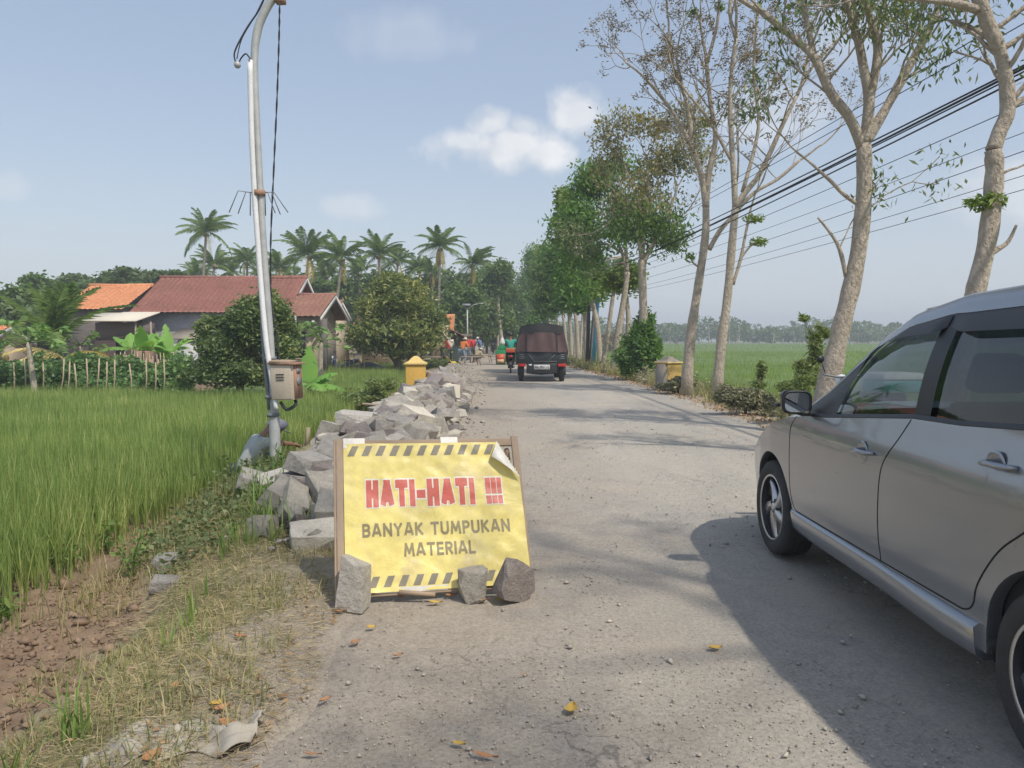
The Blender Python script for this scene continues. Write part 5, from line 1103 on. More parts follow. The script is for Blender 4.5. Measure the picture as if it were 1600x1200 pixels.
# cabin
mb = MB(); mb.box((-.74,-3.4,.26),(.74,-.35,.34)); mb.build('floor_pan', INTE, car)
mb = MB(); mb.box((-.73,-.78,.62),(.73,-.32,.93), tp=(1,.75)); mb.build('dashboard', INTE, car, bevel=.04)
for (x, s) in ((-.37,1.35),(.37,1.35),(-.37,2.3),(0.02,2.3),(.37,2.3)):
    mb = MB(); mb.box((x-.24,-s-.05,.4),(x+.24,-s+.42,.58)); mb.box((x-.23,-.14,-.0),(x+.23,.0,.62), T3(0,-s,.52,.22,0,0), tp=(.85,.8)); st_ = mb.build('seat', INTE, car, bevel=.04)
    mb = MB(); mb.box((x-.12,-.09,.66),(x+.12,.02,.83), T3(0,-s,.52,.22,0,0), tp=(.85,.9)); mb.build('headrest', INTE, st_, bevel=.03)
mb = MB(); th = np.linspace(0,2*math.pi,33); M = T3(.37,-1.0,.9,1.1,0,0); mb.tube(xf(np.stack([.185*np.cos(th),.185*np.sin(th),0*th],1), M), .014, 8, cap=False); mb.tube(xf(np.array([[-.17,0,0],[0,0,-.02],[.17,0,0]]),M), .018, 6); mb.build('steering_wheel', BLK, car, smooth=True)
for sg in (-1,1):
    mb = MB(); A = [[[-sg*(ww(s,z)-.06), -s, z] for z in np.linspace(.35, belt(s)-.01, 5)] for s in np.linspace(.4,3.4,20)]; mb.grid(np.array(A)); mb.build('door_lining', INTE, car)
mb = MB(); A = [[L3(s,(RE(s)[1]-.03)*g, it(s,[1.2,1.7,2.3,3.0,3.4],[1.49,1.56,1.58,1.56,1.48])-.02*g*g) for g in np.linspace(-1,1,7)] for s in np.linspace(1.22,3.4,12)]; mb.grid(np.array(A)); mb.build('headliner', INTE, car)
mb = MB(); A = [[L3(s, .5*g, .268) for g in (-1,1)] for s in (-.8,3.5)]; mb.grid(np.array(A)); mb.box((-.6,-3.3,.2),(.6,.6,.262)); mb.build('underbody', INTE, car)
# ------------------------------------------------------------------ covered pickup
g = G(847,597); VX, VY = g.x, 25.3
CANV = pm('maroon_canvas', (.10,.062,.062), (.15,.09,.088), 1.2, .85, .3, .02, 8); CANVD = pm('black_canvas', (.03,.031,.034), (.05,.05,.052), 2, .8, .3, .01, 10); VBODY = pm('black_body', (.02,.024,.024), (.035,.04,.04), 3, .4, .1)
van = thing('covered_pickup', 'small black pickup with a maroon canvas canopy driving away in the middle of the road', 'pickup', (VX, VY, 0), .0)
mb = MB(); mb.box((-.84,.02,.62),(.84,3.9,.98)); mb.box((-.78,2.1,.5),(.78,3.9,1.5), tp=(.9,.9)); mb.build('body', VBODY, van, bevel=.02)
mb = MB(); mb.box((-.83,-.012,.60),(.83,.018,.98)); tg = mb.build('tailgate', VBODY, van, bevel=.008)
mb = MB()
for k in range(3):
    mb.box((-.74,-.018,.88-k*.06),(-.58,-.0125,.9-k*.06)); mb.box((.58,-.018,.88-k*.06),(.74,-.0125,.9-k*.06))
mb.tube([(-.45,-.02,.93),(-.25,-.03,.68)],.008,5); mb.tube([(.45,-.02,.93),(.22,-.03,.68)],.008,5); mb.tube([(-.27,-.03,.67),(.5,-.03,.67)],.008,5); mb.build('tailgate_rib', GALV_D, tg)
A = []
prof = [(-.85,.9),(-.85,1.02),(-.79,1.4),(-.70,1.74),(-.68,1.83),(-.45,1.885),(0,1.925),(.45,1.885),(.68,1.83),(.70,1.74),(.79,1.4),(.85,1.02),(.85,.9)]
for y_ in np.linspace(-.03,2.3,16): A.append([[x+.012*math.sin(y_*7+z*3), y_, z-.02*abs(math.sin(y_*2.7))*(z>1.8)] for x, z in prof])
mb = MB(); mb.grid(np.array(A)); mb.build('canopy', CANVD, van, smooth=False)
def wx_(z): return np.interp(z,[.9,1.02,1.4,1.74,1.83],[.85,.85,.79,.70,.68])
mb = MB(); A = []
for z in np.linspace(.98,1.62,14): 
    A.append([[u*wx_(z)*.985, -.045-.018*math.sin(u*11+z*2)-.02*math.sin(u*5-z*3)-.03*(1-abs(u)), z-.02*abs(u)*math.sin(3*u)] for u in np.linspace(-1,1,40)])
mb.grid(np.array(A)); rc_ = mb.build('rear_curtain', CANV, van, smooth=True)
mb = MB(); mb.grid(np.array([[[x*1.0,-.05,z] for x in np.linspace(-1,1,9)*wx_(z)] if z < 1.83 else [[u*.68,-.05,1.925-.095*abs(u)**1.6] for u in np.linspace(-1,1,9)] for z in (1.58,1.76,1.9)])); mb.build('canopy_end', CANVD, van)
for x in (-.52,.50):
    mb = MB(); mb.grid(np.array([[[x-.02,-.085,z],[x+.02,-.085,z]] for z in (.98,1.3,1.68)])); mb.build('curtain_strap', CANVD, rc_)
for sx in (-1,1):
    mb = MB(); mb.box((sx*.66-.13,-.035,.50),(sx*.66+.13,-.0,.595)); mb.build('tail_lamp', REDL, van, bevel=.008)
    mb = MB(); mb.lathe([(0,-.09),(.2,-.09),(.29,-.08),(.295,0),(.29,.08),(.2,.09),(0,.09)], 28, T3(sx*.68,.45,.295,0,math.pi/2,0)); w_ = mb.build('wheel', RUB, van, smooth=True)
    mb = MB(); mb.lathe([(0,-.09),(.2,-.09),(.29,-.08),(.295,0),(.29,.08),(.2,.09),(0,.09)], 28, T3(sx*.66,3.2,.295,0,math.pi/2,0)); mb.build('wheel', RUB, van, smooth=True)
    mb = MB(); mb.box((sx*.69-.11,.1,.22),(sx*.69+.11,.108,.52)); mb.build('mudflap', CANVD, van)
mb = MB(); mb.box((-.5,-.02,.28),(.5,.3,.6), tp=(1,1)); mb.tube([(-.5,.35,.3),(0,.35,.26),(.5,.35,.3)],.05,8); mb.build('underframe', VBODY, van, bevel=.02)
mb = MB(); mb.box((-.43,-.04,.53),(-.34,-.02,.58)); mb.build('reverse_lamp', LENS, van)
mb = MB(); mb.box((-.26,-.035,.405),(.26,-.022,.56)); plate = mb.build('number_plate', pm('plate_white',(.78,.78,.76),None,5,.5,0), van)
def flat_text(name, s, x0, x1, z0, z1, y, mat, par, off=.02):
    return put_text(name, s, x0, x1, z0, z1, mat, off, 0, par, fn=lambda u, v, d: np.stack([u, np.full_like(u, y), v], 1))
flat_text('lettering', 'AA 9857 CJ', -.235, .235, .43, .535, -.0365, pm('plate_black',(.02,.02,.02),None,5,.5,0), plate)
# ------------------------------------------------------------------ motorbikes
GRNP = pm('green_plastic', (.02,.26,.09), (.02,.2,.07), 5, .5, .05); REDP = pm('red_panel', (.6,.1,.05), (.5,.08,.04), 5, .5, .1); BIKEB = pm('bike_black', (.02,.02,.022), None, 8, .4, .05)
def motorbike(label, loc, rz, colour, group=None, boxes=False):
    """faces +y"""
    t = thing('motorbike', label, 'motorbike', loc, rz, group)
    for y_ in (0., 1.22):
        mb = MB(); M = T3(0,y_,.28,0,math.pi/2,0); mb.lathe([(.22,-.03),(.26,-.04),(.28,0),(.26,.04),(.22,.03),(.215,0),(.22,-.03)], 28, M); w_ = mb.build('wheel', RUB, t, smooth=True)
        mb = MB(); mb.lathe([(.215,-.02),(.2,-.02),(.2,.02),(.215,.02)], 24, M); mb.lathe([(0,-.05),(.04,-.05),(.04,.05),(0,.05)], 10, M)
        for k in range(5): a = k*2*math.pi/5; mb.tube([(0,y_+.03*math.cos(a),.28+.03*math.sin(a)),(0,y_+.21*math.cos(a),.28+.21*math.sin(a))], .012, 5)
        mb.build('rim', GALV_D, w_)
    mb = MB(); mb.tube(smoothpath([(0,-.28,.80),(0,.0,.74),(0,.35,.6),(0,.62,.42),(0,.85,.5),(0,1.0,.85)],4), np.linspace(.07,.07,21), 8, flat=1.6); mb.box((-.12,.3,.2),(.12,.7,.5), tp=(.8,.8)); mb.build('body', colour, t, smooth=True)
    mb = MB(); mb.box((-.12,-.22,.76),(.12,.5,.83), tp=(.9,.95)); mb.build('seat', BIKEB, t, bevel=.03)
    mb = MB(); 
    for sx in (-1,1): mb.tube([(sx*.07,1.22,.28),(sx*.07,1.05,.85)], .02, 6); mb.tube([(sx*.08,0,.28),(sx*.1,.05,.7)], .02, 6)
    mb.tube([(-.34,.88,1.02),(-.1,1.0,.98),(.1,1.0,.98),(.34,.88,1.02)], .014, 6); mb.tube([(-.08,1.03,.86),(.08,1.03,.86)],.012,5); mb.build('fork_and_bar', GALV_D, t, smooth=True); mb = MB(); mb.tube([(.13,-.25,.3),(.13,.3,.26)], .04, 8); mb.build('exhaust', GALV_D, t, smooth=True)
    mb = MB(); th = np.linspace(.3,2.4,9); mb.grid(np.array([[[x,-.31*math.cos(a)-.0,.28+.31*math.sin(a)] for x in (-.06,.06)] for a in th])); mb.grid(np.array([[[x,1.22-.31*math.cos(a),.28+.31*math.sin(a)] for x in (-.06,.06)] for a in th])); mb.build('mudguard', colour, t)
    mb = MB(); mb.box((-.07,-.33,.66),(.07,-.27,.74)); mb.build('tail_lamp', REDL, t)
    mb = MB(); mb.lathe([(0,.0),(.07,.0),(.085,-.06),(.05,-.1)], 12, T3(0,1.1,.93,-math.pi/2,0,0)); mb.build('headlight', LENS, t)
    for sx in (-1,1):
        mb = MB(); mb.tube([(sx*.3,.9,1.02),(sx*.36,.92,1.2)], .006, 5); mb.lathe([(0,0),(.05,0),(.05,.015),(0,.015)], 10, T3(sx*.37,.92,1.22,math.pi/2,0,0)); mb.build('mirror', BIKEB, t)
    if boxes:
        for sx in (-1,1):
            mb = MB(); mb.box((sx*.40-.2,-.3,.36),(sx*.40+.2,.35,.95), tp=(1.08,1.05)); b_ = mb.build('pannier', GRNP, t, bevel=.01)
            mb = MB(); mb.box((sx*.40-.17,-.345,.42),(sx*.40+.17,-.318,.8)); mb.build('pannier_label', REDP, b_)
            mb = MB(); mb.box((sx*.40-.15,-.35,.44),(sx*.40+.13,-.347,.58)); mb.build('label_print', pm('cream_print',(.75,.6,.4),(.6,.3,.15),14,.6,.1), b_)
            mb = MB(); mb.box((sx*.38-.15,-.2,.965),(sx*.38+.15,.25,1.14), tp=(.95,.95)); mb.build('crate', GRNP, b_, bevel=.01)
        mb = MB(); mb.box((-.18,-.34,.86),(.18,-.3,1.03)); mb.build('rear_panel', REDP, t, bevel=.01)
        mb = MB(); mb.box((-.22,-.29,.86),(.22,.12,1.05)); mb.build('rack_box', GRNP, t, bevel=.02)
        mb = MB(); mb.lathe([(.0,0),(.1,.02),(.12,.12),(.07,.26),(.02,.34),(.03,.38)], 10, T3(-.34,0,1.145)); mb.build('plastic_bag', WHC, t, smooth=True)
    return t
g = G(796,582); motorbike('motorbike loaded with green panniers and red labels riding beside the black pickup', (g.x+.05, 31.5, 0), 0, BIKEB, boxes=True)
def sit():
    J = {'pel':(0,0,0),'chest':(0,.05,.38),'neck':(0,.07,.56),'head':(0,.1,.70)}
    for sg, n in ((-1,'l'),(1,'r')):
        J['sh'+n]=(.19*sg,.06,.5);J['el'+n]=(.27*sg,.22,.3);J['wr'+n]=(.3*sg,.45,.24);J['hi'+n]=(.1*sg,0,0);J['kn'+n]=(.17*sg,.42,-.04);J['an'+n]=(.14*sg,.32,-.46)
    return J
person('rider in teal jacket on the motorbike with green panniers', (g.x+.05, 31.85, .86), 0, sit(), TEAL, DARKTR, BIKEB, cap=True, fingers=False)
g = G(771,543); motorbike('tiny dark motorbike coming down the far end of the road', (P(771,543,76).x, 76, 0), math.pi, BIKEB)
person('rider in dark clothes on the farthest motorbike', (P(771,543,76).x, 75.7, .86), math.pi, sit(), DARKTR, DARKTR, BIKEB, cap=True, fingers=False)
motorbike('blue motorbike parked in the yard of the tiled house behind the rice', (P(543,560,37).x, 38.5, float(H(-8,38.5))), 1.9, BLUC)
# cool box bike added for a vague shape, likely a reflection in the window
mbk = motorbike('motorbike with a white and turquoise cool box, added for a likely reflection in the car window', (P(1362,600,9.6).x, 9.2, -.08), .1, BIKEB)
mb = MB(); mb.box((-.27,-.36,.86),(.27,.1,1.0)); cb_ = mb.build('stand_in_box', pm('turquoise_foam',(.1,.42,.4),(.08,.36,.34),5,.6,0), mbk, bevel=.02)
mb = MB(); mb.box((-.28,-.37,1.002),(.28,.11,1.09), tp=(.85,.85)); mb.build('lid', WHC, cb_, bevel=.03)
# ------------------------------------------------------------------ road workers and their gear
def wk(px, py, Y, **k): q = P(px, py, Y); return (q.x, Y, float(max(H(q.x, Y), -.1)))
person('worker in a red shirt bending at the left end of the worksite', wk(691,560,45), -1.2, stand(.55,h=1.6), REDC, DARKTR, HATW, fingers=False)
person('worker in a pale shirt standing before the lean-to', wk(704,555,49), .4, stand(.1,h=1.6), WHC, DARKTR, None, fingers=False)
person('worker in orange vest and jeans bending over the bench', wk(722,570,42), -.7, stand(.35,h=1.5), ORC, JEAN, HATW, fingers=False)
person('worker in a bright red shirt between the orange vest and the yellow shirt', wk(731,566,46), -.2, stand(.3,h=1.6), REDC, JEAN, None, fingers=False)
person('worker in a wide red shirt with back turned, right of the orange vest', wk(738,566,47), .3, stand(.3,h=1.6), REDC, DARKTR, None, fingers=False)
person('worker in a beige shirt crouching at the bench', wk(744,563,48), -.9, crouch(), BEI, DARKTR, HATW, fingers=False)
person('worker in a blue shirt and pale headcloth at the right end of the worksite', wk(752,560,56), .9, stand(.45,h=1.6), BLUC, JEAN, WHC, cap=True, fingers=False)
def bench(label, px, py, Y, L_, rz):
    q = P(px, py, Y); t = thing('work_bench', label, 'bench', (q.x, Y, 0), rz, 'timber benches of the road workers')
    mb = MB(); mb.box((-L_/2,-.3,.42),(L_/2,.3,.47)); mb.build('top', WB, t)
    for sx in (-1,1):
        for sy in (-1,1):
            mb = MB(); mb.tube([(sx*(L_/2-.15),sy*.22,.42),(sx*(L_/2-.05),sy*.3,0)], .03, 5); mb.build('leg', WB, t)
    return t
bench('low timber bench nearest the camera beside the orange vest', 735,572,41.5,1.1,.3); bench('low timber bench at the road edge near the blue shirt', 752,566,46,1.3,-.2)
bench('low timber plank table left of the red-shirted worker', 678,566,41,1.5,.0)
# barrier tape
def tape(pts, label):
    p = smoothpath(pts, 8); m, t, p_ = newmat('barrier_tape'); 
    tc = nnode(t,'ShaderNodeUVMap'); n = nnode(t,'ShaderNodeTexWave'); n.wave_type='BANDS'; n.bands_direction='X'; n.inputs['Scale'].default_value=.32
    tcc = nnode(t,'ShaderNodeTexCoord'); t.links.new(tcc.outputs['Object'], n.inputs['Vector']); n.bands_direction='DIAGONAL'; n.inputs['Scale'].default_value=1.1
    t.links.new(ramp(t, n.outputs[0], [(.49,(.62,.5,.04)),(.51,(.03,.03,.03))]), p_.inputs['Base Color']); p_.inputs['Roughness'].default_value=.5
    A = np.array([[q+np.array([0,0,.035])+[0,.02*math.sin(i*.7),0], q-np.array([0,0,.035])] for i, q in enumerate(p)]); mb = MB(); mb.grid(A); return tag(mb.build('barrier_tape', m), label, 'barrier tape')
tape([P(688,560,34), P(692,558,33), P(704,562,32), P(700,566,31), P(716,566,31), P(722,572,30)], 'yellow and black barrier tape strung above the far stones')
tape([P(690,566,30), P(694,574,29), P(700,584,26), P(708,580,25.5), P(716,588,24.5), P(712,598,23)], 'loose end of barrier tape draped down over the stones')
# far street lamp
lp = thing('street_lamp', 'thin grey street lamp with solar panel standing beyond the road workers', 'street lamp', (P(731,560,52).x, 52, 0)); b0 = Vector(lp.location)
mb = MB(); mb.tube([(0,0,0), P(730,480,52)-b0], [.06,.045], 8); mb.tube([P(730,484,52)-b0, P(740,476,52)-b0, P(752,474,52)-b0], .025, 6); mb.build('post', GALV, lp)
c = P(730,476,52)-b0; mb = MB(); mb.box((-.28,-.2,-.02),(.28,.2,.02), T3(c.x-.05,c.y,c.z,.3,0,0)); mb.build('solar_panel', GALV_D, lp)
c = P(751,474,52)-b0; mb = MB(); mb.box((-.2,-.08,-.03),(.2,.08,.03), T3(c.x,c.y,c.z)); mb.build('lamp_head', GALV, lp)
# ------------------------------------------------------------------ houses
def tilemat(name, a, b, c):
    m, t, p = newmat(name); tc = nnode(t,'ShaderNodeTexCoord'); v = tc.outputs['Object']; n = noise(t, v, .9, 6, .7); n2 = noise(t, v, 14, 3)
    col = ramp(t, n, [(.3,a),(.5,b),(.7,c)]); br = nnode(t,'ShaderNodeTexNoise'); 
    col = mixc_(t, mixc_(t, 1, ramp(t, noise(t, v, .35, 6, .75), [(.5,(0,0,0)),(.62,(1,1,1))]), (.55,)*3, 'MULTIPLY'), col, tuple(x*.4+.02 for x in a)); col = mixc_(t, .45, col, ramp(t, n2, [(.3,tuple(x*.55 for x in a)),(.7,tuple(min(1,x*1.5) for x in c))])); t.links.new(col, p.inputs['Base Color']); p.inputs['Roughness'].default_value=.9; return m
TILE_M = tilemat('maroon_tiles', (.2,.085,.065),(.28,.115,.09),(.36,.17,.13)); TILE_O = tilemat('orange_tiles', (.55,.2,.09),(.64,.26,.12),(.7,.32,.17)); TILE_B = tilemat('brown_tiles', (.22,.1,.07),(.29,.14,.1),(.35,.19,.14))
WALLG = pm('grey_plaster', (.55,.55,.56), (.4,.4,.41), 1.2, .95, .2, .01, c3=(.66,.65,.64)); WALLT = pm('tan_plaster', (.5,.41,.3), (.38,.31,.23), 1.2, .95, .2, .01)
WALLD = pm('dark_plank_wall', (.17,.15,.14), (.12,.105,.1), 2, .95, .3, .01, stretch=(1,1,6)); WHITEW = pm('white_board', (.62,.61,.58), (.5,.49,.46), 3, .8, .1); AWN = pm('pale_sheet_roof', (.66,.6,.5), (.6,.54,.45), 2, .7, .1)
BRK, t_, p_ = newmat('rough_brick'); tc_ = nnode(t_,'ShaderNodeTexCoord'); mp_ = nnode(t_,'ShaderNodeMapping'); mp_.inputs['Rotation'].default_value=(math.pi/2,0,0); t_.links.new(tc_.outputs['Object'],mp_.inputs[0])
bk = nnode(t_,'ShaderNodeTexBrick'); t_.links.new(mp_.outputs[0],bk.inputs[0]); bk.inputs['Color1'].default_value=(.33,.18,.11,1); bk.inputs['Color2'].default_value=(.25,.16,.11,1); bk.inputs['Mortar'].default_value=(.3,.27,.23,1); bk.inputs['Scale'].default_value=1; bk.inputs['Brick Width'].default_value=.24; bk.inputs['Row Height'].default_value=.09; bk.inputs['Mortar Size'].default_value=.012
t_.links.new(bk.outputs[0],p_.inputs['Base Color']); p_.inputs['Roughness'].default_value=.95
def tiled(name, a, b, c, d, mat, par, rowh=.26, colw=.24, amp=.035):
    """roof slope: a,b ridge ends, d,c eave ends; corrugated, stepped rows"""
    a,b,c,d = [np.array(q,float) for q in (a,b,c,d)]; Lr = np.linalg.norm(b-a); Ls = np.linalg.norm(d-a); nr = max(3,int(Ls/rowh)); nc = max(4,int(Lr/colw))*4
    nm = np.cross(b-a, d-a); nm /= np.linalg.norm(nm); nm = nm if nm[2] > 0 else -nm
    u = np.linspace(0,1,nc+1); A = []
    rr_ = np.random.default_rng(int(Lr*100))
    sag = vnoise(u*Lr, 0*u, 3.0, 9)*.08
    for k in range(nr):
        for e in (0,1):
            v = (k+e)/nr; p = a[None]*(1-u[:,None])*(1-v)+b[None]*u[:,None]*(1-v)+d[None]*(1-u[:,None])*v+c[None]*u[:,None]*v
            off = amp*np.abs(np.sin(u*nc/4*np.pi))+(.03 if e else 0)+rr_.normal(0,.004,nc+1); pp_ = p+nm*off[:,None]; pp_[:,2] += sag*(1-v*.3); A.append(pp_)
    mb = MB(); mb.grid(np.array(A)); return mb.build(name, mat, par)
def gable_house(name, label, x0, x1, yr, ye, zr, ze, z0, tm, wm, wall_in=.5, yback=None, cat='house', fascia=True):
    yb = yback or 2*yr-ye; t = thing(name, label, cat, ((x0+x1)/2, ye, z0)); o_ = np.array([(x0+x1)/2, ye, z0]); q = lambda x,y,z: np.array([x,y,z])-o_
    rf = tiled('roof', q(x0,yr,zr), q(x1,yr,zr), q(x1,ye,ze), q(x0,ye,ze), tm, t)
    mb = MB(); mb.grid(np.array([[q(x0,yr,zr),q(x1,yr,zr)],[q(x0,yb,ze),q(x1,yb,ze)]])); mb.build('back_slope', tm, rf)
    mb = MB(); mb.tube([q(x0-.05,yr,zr+.05), q((x0+x1)/2,yr,zr+.02), q(x1+.05,yr,zr+.05)], .11, 8); mb.build('ridge_tiles', tm, rf)
    a = q(x0+wall_in,ye+wall_in,z0-.5); b = q(x1-wall_in,yb-wall_in,ze+.1); mb = MB(); mb.box(a,b)
    for x in (x0+wall_in, x1-wall_in):
        mb.add([q(x,ye+wall_in,ze+.1),q(x,yb-wall_in,ze+.1),q(x,yr,zr-.12)],None,[[0,1,2]])
    w_ = mb.build('wall', wm, t)
    if fascia:
        for (y0,z_0,y1,z_1) in ((yr,zr,ye,ze),(yr,zr,yb,ze)):
            mb = MB(); c0 = q(x1+.02,y0,z_0+.02); c1 = q(x1+.02,y1,z_1+.0); mb.add([c0,c1,c1-[0,0,.2],c0-[0,0,.2],c0+[.04,0,0],c1+[.04,0,0],c1+[.04,0,-.2],c0+[.04,0,-.2]],[[0,1,2,3],[7,6,5,4],[0,4,5,1],[3,2,6,7],[1,5,6,2],[0,3,7,4]]); mb.build('fascia', WHITEW, rf)
    return t, q, w_
def win(t, q, x0, x1, z0, z1, y, par, frame=WB, name='window'):
    mb = MB(); a = q(x0,y-.03,z0); b = q(x1,y-.005,z1); w_ = .06
    mb.box(a, (a[0]+w_, b[1], b[2])); mb.box((b[0]-w_,a[1],a[2]), b); mb.box((a[0]+w_,a[1],a[2]),(b[0]-w_,b[1],a[2]+w_)); mb.box((a[0]+w_,a[1],b[2]-w_),(b[0]-w_,b[1],b[2])); f = mb.build(name, frame, t)
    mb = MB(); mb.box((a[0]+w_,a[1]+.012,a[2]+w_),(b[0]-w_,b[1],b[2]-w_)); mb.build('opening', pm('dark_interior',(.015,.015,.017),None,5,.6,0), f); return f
Z0 = -.15
t, q, w_ = gable_house('tiled_house', 'long low house with maroon tiled roof and grey plaster wall behind the bushes', P(252,435,39.5).x, P(479,436,39.5).x, 39.5, 36.0, 4.5, 2.6, Z0, TILE_M, WALLG, .45)
win(t, q, -14.6,-13.4,.7,2.0,36.45,t); win(t, q, -12.4,-11.5,-.1,2.0,36.45,t,name='door')
# grey lean-to ledge below the eave
mb = MB(); a = q(P(258,524,34.6).x,34.4,1.45); b = q(P(330,524,34.6).x,36.4,1.9); mb.add([[a[0],a[1],a[2]],[b[0],a[1],a[2]],[b[0],b[1],b[2]],[a[0],b[1],b[2]],[a[0],a[1],a[2]-.06],[b[0],a[1],a[2]-.06],[b[0],b[1],b[2]-.06],[a[0],b[1],b[2]-.06]],[[0,1,2,3],[7,6,5,4],[0,4,5,1],[1,5,6,2],[3,2,6,7],[0,3,7,4]]); mb.build('lean_to_roof', CONC, t)
mb = MB(); mb.box((a[0]+.1,a[1]+.1,-.4),(b[0]-.1,b[1],1.38)); mb.build('lean_to_wall', WALLG, t)
t, q, w_ = gable_house('orange_roof_house', 'house with bright orange tiled roof and pale sheet awning', -21.0, P(241,446,38.5).x-.1, 38.5, 35.4, 4.02, 2.72, Z0, TILE_O, WALLD, .2, fascia=False)
mb = MB(); x0, x1 = P(131,500,33.5).x, P(214,500,33.5).x; mb.add([q(x0-.3,35.7,2.66),q(x1,35.7,2.66),q(x1,33.4,2.22),q(x0-.3,33.4,2.22),q(x0-.3,35.7,2.6),q(x1,35.7,2.6),q(x1,33.4,2.16),q(x0-.3,33.4,2.16)],[[3,2,1,0],[4,5,6,7],[7,6,2,3],[2,6,5,1],[0,4,7,3]]); mb.build('awning', AWN, t)
mb = MB(); mb.box(q(x0,34.3,Z0-.4), q(x1-.1,35.55,1.35)); mb.build('brick_wall', BRK, t)
mb = MB(); mb.box(q(x0,34.4,1.36), q(x1-.15,35.5,2.14)); mb.build('plank_wall', WALLD, t)
xa, xb = P(178,560,34.2).x, P(197,560,34.2).x; win(t, q, xa, xb, -.1, 1.52, 34.28, t, name='door')
for px in (212, 236): mb = MB(); x = P(px,520,33.6).x; mb.tube([q(x,33.6,-.3), q(x,33.6,2.16)], .04, 6); mb.build('awning_post', WB, t)
t, q, w_ = gable_house('annex_house', 'low tiled annex with white gable boards at the right end of the long house', P(466,461,36.5).x, P(523,461,36.5).x, 36.6, 33.6, 3.45, 2.35, Z0, TILE_B, WALLT, .55)
win(t, q, -9.9,-9.1,.5,1.8,34.15,t)
mb = MB(); x = P(508,540,33.9).x; mb.box(q(x-.12,33.7,-.3), q(x+.12,33.9,2.3)); mb.build('porch_post', WALLD, t)
mb = MB(); c = q(P(489,502,33.7).x,33.75,2.15); mb.lathe([(0,-.1),(.08,-.06),(.09,.04),(.03,.1)],10,T3(*c)); mb.build('porch_bulb', WHC, t)
t, q, w_ = gable_house('rear_house', 'small tiled roof peeping out behind the annex gable', P(523,466,42).x, P(534,466,42).x, 42, 39.6, 3.4, 2.5, Z0, TILE_B, WALLT, .3)
t, q, w_ = gable_house('village_house', 'tan walled house half hidden behind the round mango tree', P(565,500,46).x, P(662,500,46).x, 46, 43.2, 3.1, 2.1, Z0, TILE_B, WALLT, .45)
win(t, q, -7.4,-6.6,.6,1.6,43.65,t); win(t, q, -6.,-5.4,-.1,1.7,43.65,t,name='door')
t, q, w_ = gable_house('far_left_house', 'fragment of red tiled roof behind the left coconut palm', P(-30,505,33).x, P(14,505,33).x, 33, 31.2, 1.9, 1.2, Z0, TILE_O, WALLT, .2)
# roadside shed with sloping roof and tall tiled gable slope
t = thing('roadside_shed', 'dark open shed with sloping eave and a steep orange tiled roof end behind the workers', 'shed', (P(715,540,50).x,50,0)); o_ = np.array(t.location); q = lambda *a: np.array(P(*a))-o_
tiled('roof', q(697,492,52), q(711,492,52), q(709,519,50), q(703,519,50), TILE_O, t)
tiled('lean_to_roof', q(690,514,54), q(706,516,49), q(734,530,49), q(728,528,54), TILE_B, t)
mb = MB(); a = q(700,530,50); b = q(729,530,50); mb.box((a[0],.4,-.2),(b[0],4.5,1.75)); mb.build('wall', WALLD, t)
mb = MB(); mb.box((a[0]-1.1,.0,-.2),(a[0]-.02,4,2.3)); mb.build('side_wall', WALLT, t)
mb = MB(); a = q(713,560,48); mb.box((a[0]-.45,-.3,0),(a[0]+.45,.1,.95)); mb.build('counter', pm('faded_green_board',(.2,.28,.22),(.16,.22,.18),4,.8,.1), t)
for px in (678,684,690): stick('bamboo_stake', [P(px,560,47), P(px,524,47)], .03, 'upright pale stake before the house behind the mango tree', 'stake', pm('pale_bamboo',(.5,.44,.33),(.4,.35,.26),8,.8,.1), group='pale upright stakes before the mango tree house')
# low tarpaulin heap
mb = MB(); u_, v_ = np.meshgrid(np.linspace(-1,1,20), np.linspace(-1,1,14), indexing='ij'); c = P(577,566,37.5); hh_ = np.maximum(0,1-u_**2)*np.maximum(0,1-v_**2)
mb.grid(np.stack([u_*1.5, v_*.9, hh_*.75+vnoise(u_,v_,.3,95)*.12-.05],2)); o = mb.build('tarpaulin_heap', pm('dark_tarpaulin',(.07,.075,.085),(.1,.1,.11),3,.7,.2), None, smooth=True); o.location = (c.x,37.5,float(H(c.x,37.5))); tag(o, 'dark tarpaulin covered heap left of the mango trunk', 'heap')
# ------------------------------------------------------------------ bamboo fences and stakes
BAM = pm('dry_bamboo', (.5,.4,.27), (.38,.3,.2), 8, .8, .1)
fe = thing('bamboo_fence', 'dry bamboo picket fence in front of the banana plants', 'fence', (P(230,600,24).x, 24, float(H(P(230,600,24).x,24)))); b0 = Vector(fe.location)
for i in range(44):
    px = 182+i*2.15+rnd.uniform(-1.5,1.5); x = P(px,600,24).x-b0.x; mb = MB(); h_ = rnd.uniform(.8,1.15); mb.tube([(x,rnd.uniform(-.05,.05),-.1),(x+rnd.uniform(-.06,.06),0,h_)], .014, 4); mb.build('picket', BAM, fe)
mb = MB(); mb.tube([(P(182,600,24).x-b0.x,.03,.62),(P(277,600,24).x-b0.x,.03,.6)], .014, 4); mb.build('cross_pole', BAM, fe)
for i, (px, py, dx) in enumerate(((38,560,0),(65,565,2),(92,560,8),(102,565,7),(134,560,1),(147,560,8),(162,565,5),(175,562,4),(226,562,2),(254,562,2),(118,568,-2),(20,566,1),(205,568,-3),(240,566,3))):
    a = P(px,600,21.3); a.z = float(H(a.x,21.3)); b = P(px+dx,py,21.3); stick('bean_stake', [a, a.lerp(b,.6)+Vector((.03,0,0)), b], .02, 'slim dry bamboo stake rising out of the bean plot', 'stake', BAM, 5, 'bamboo stakes in the bean plot')
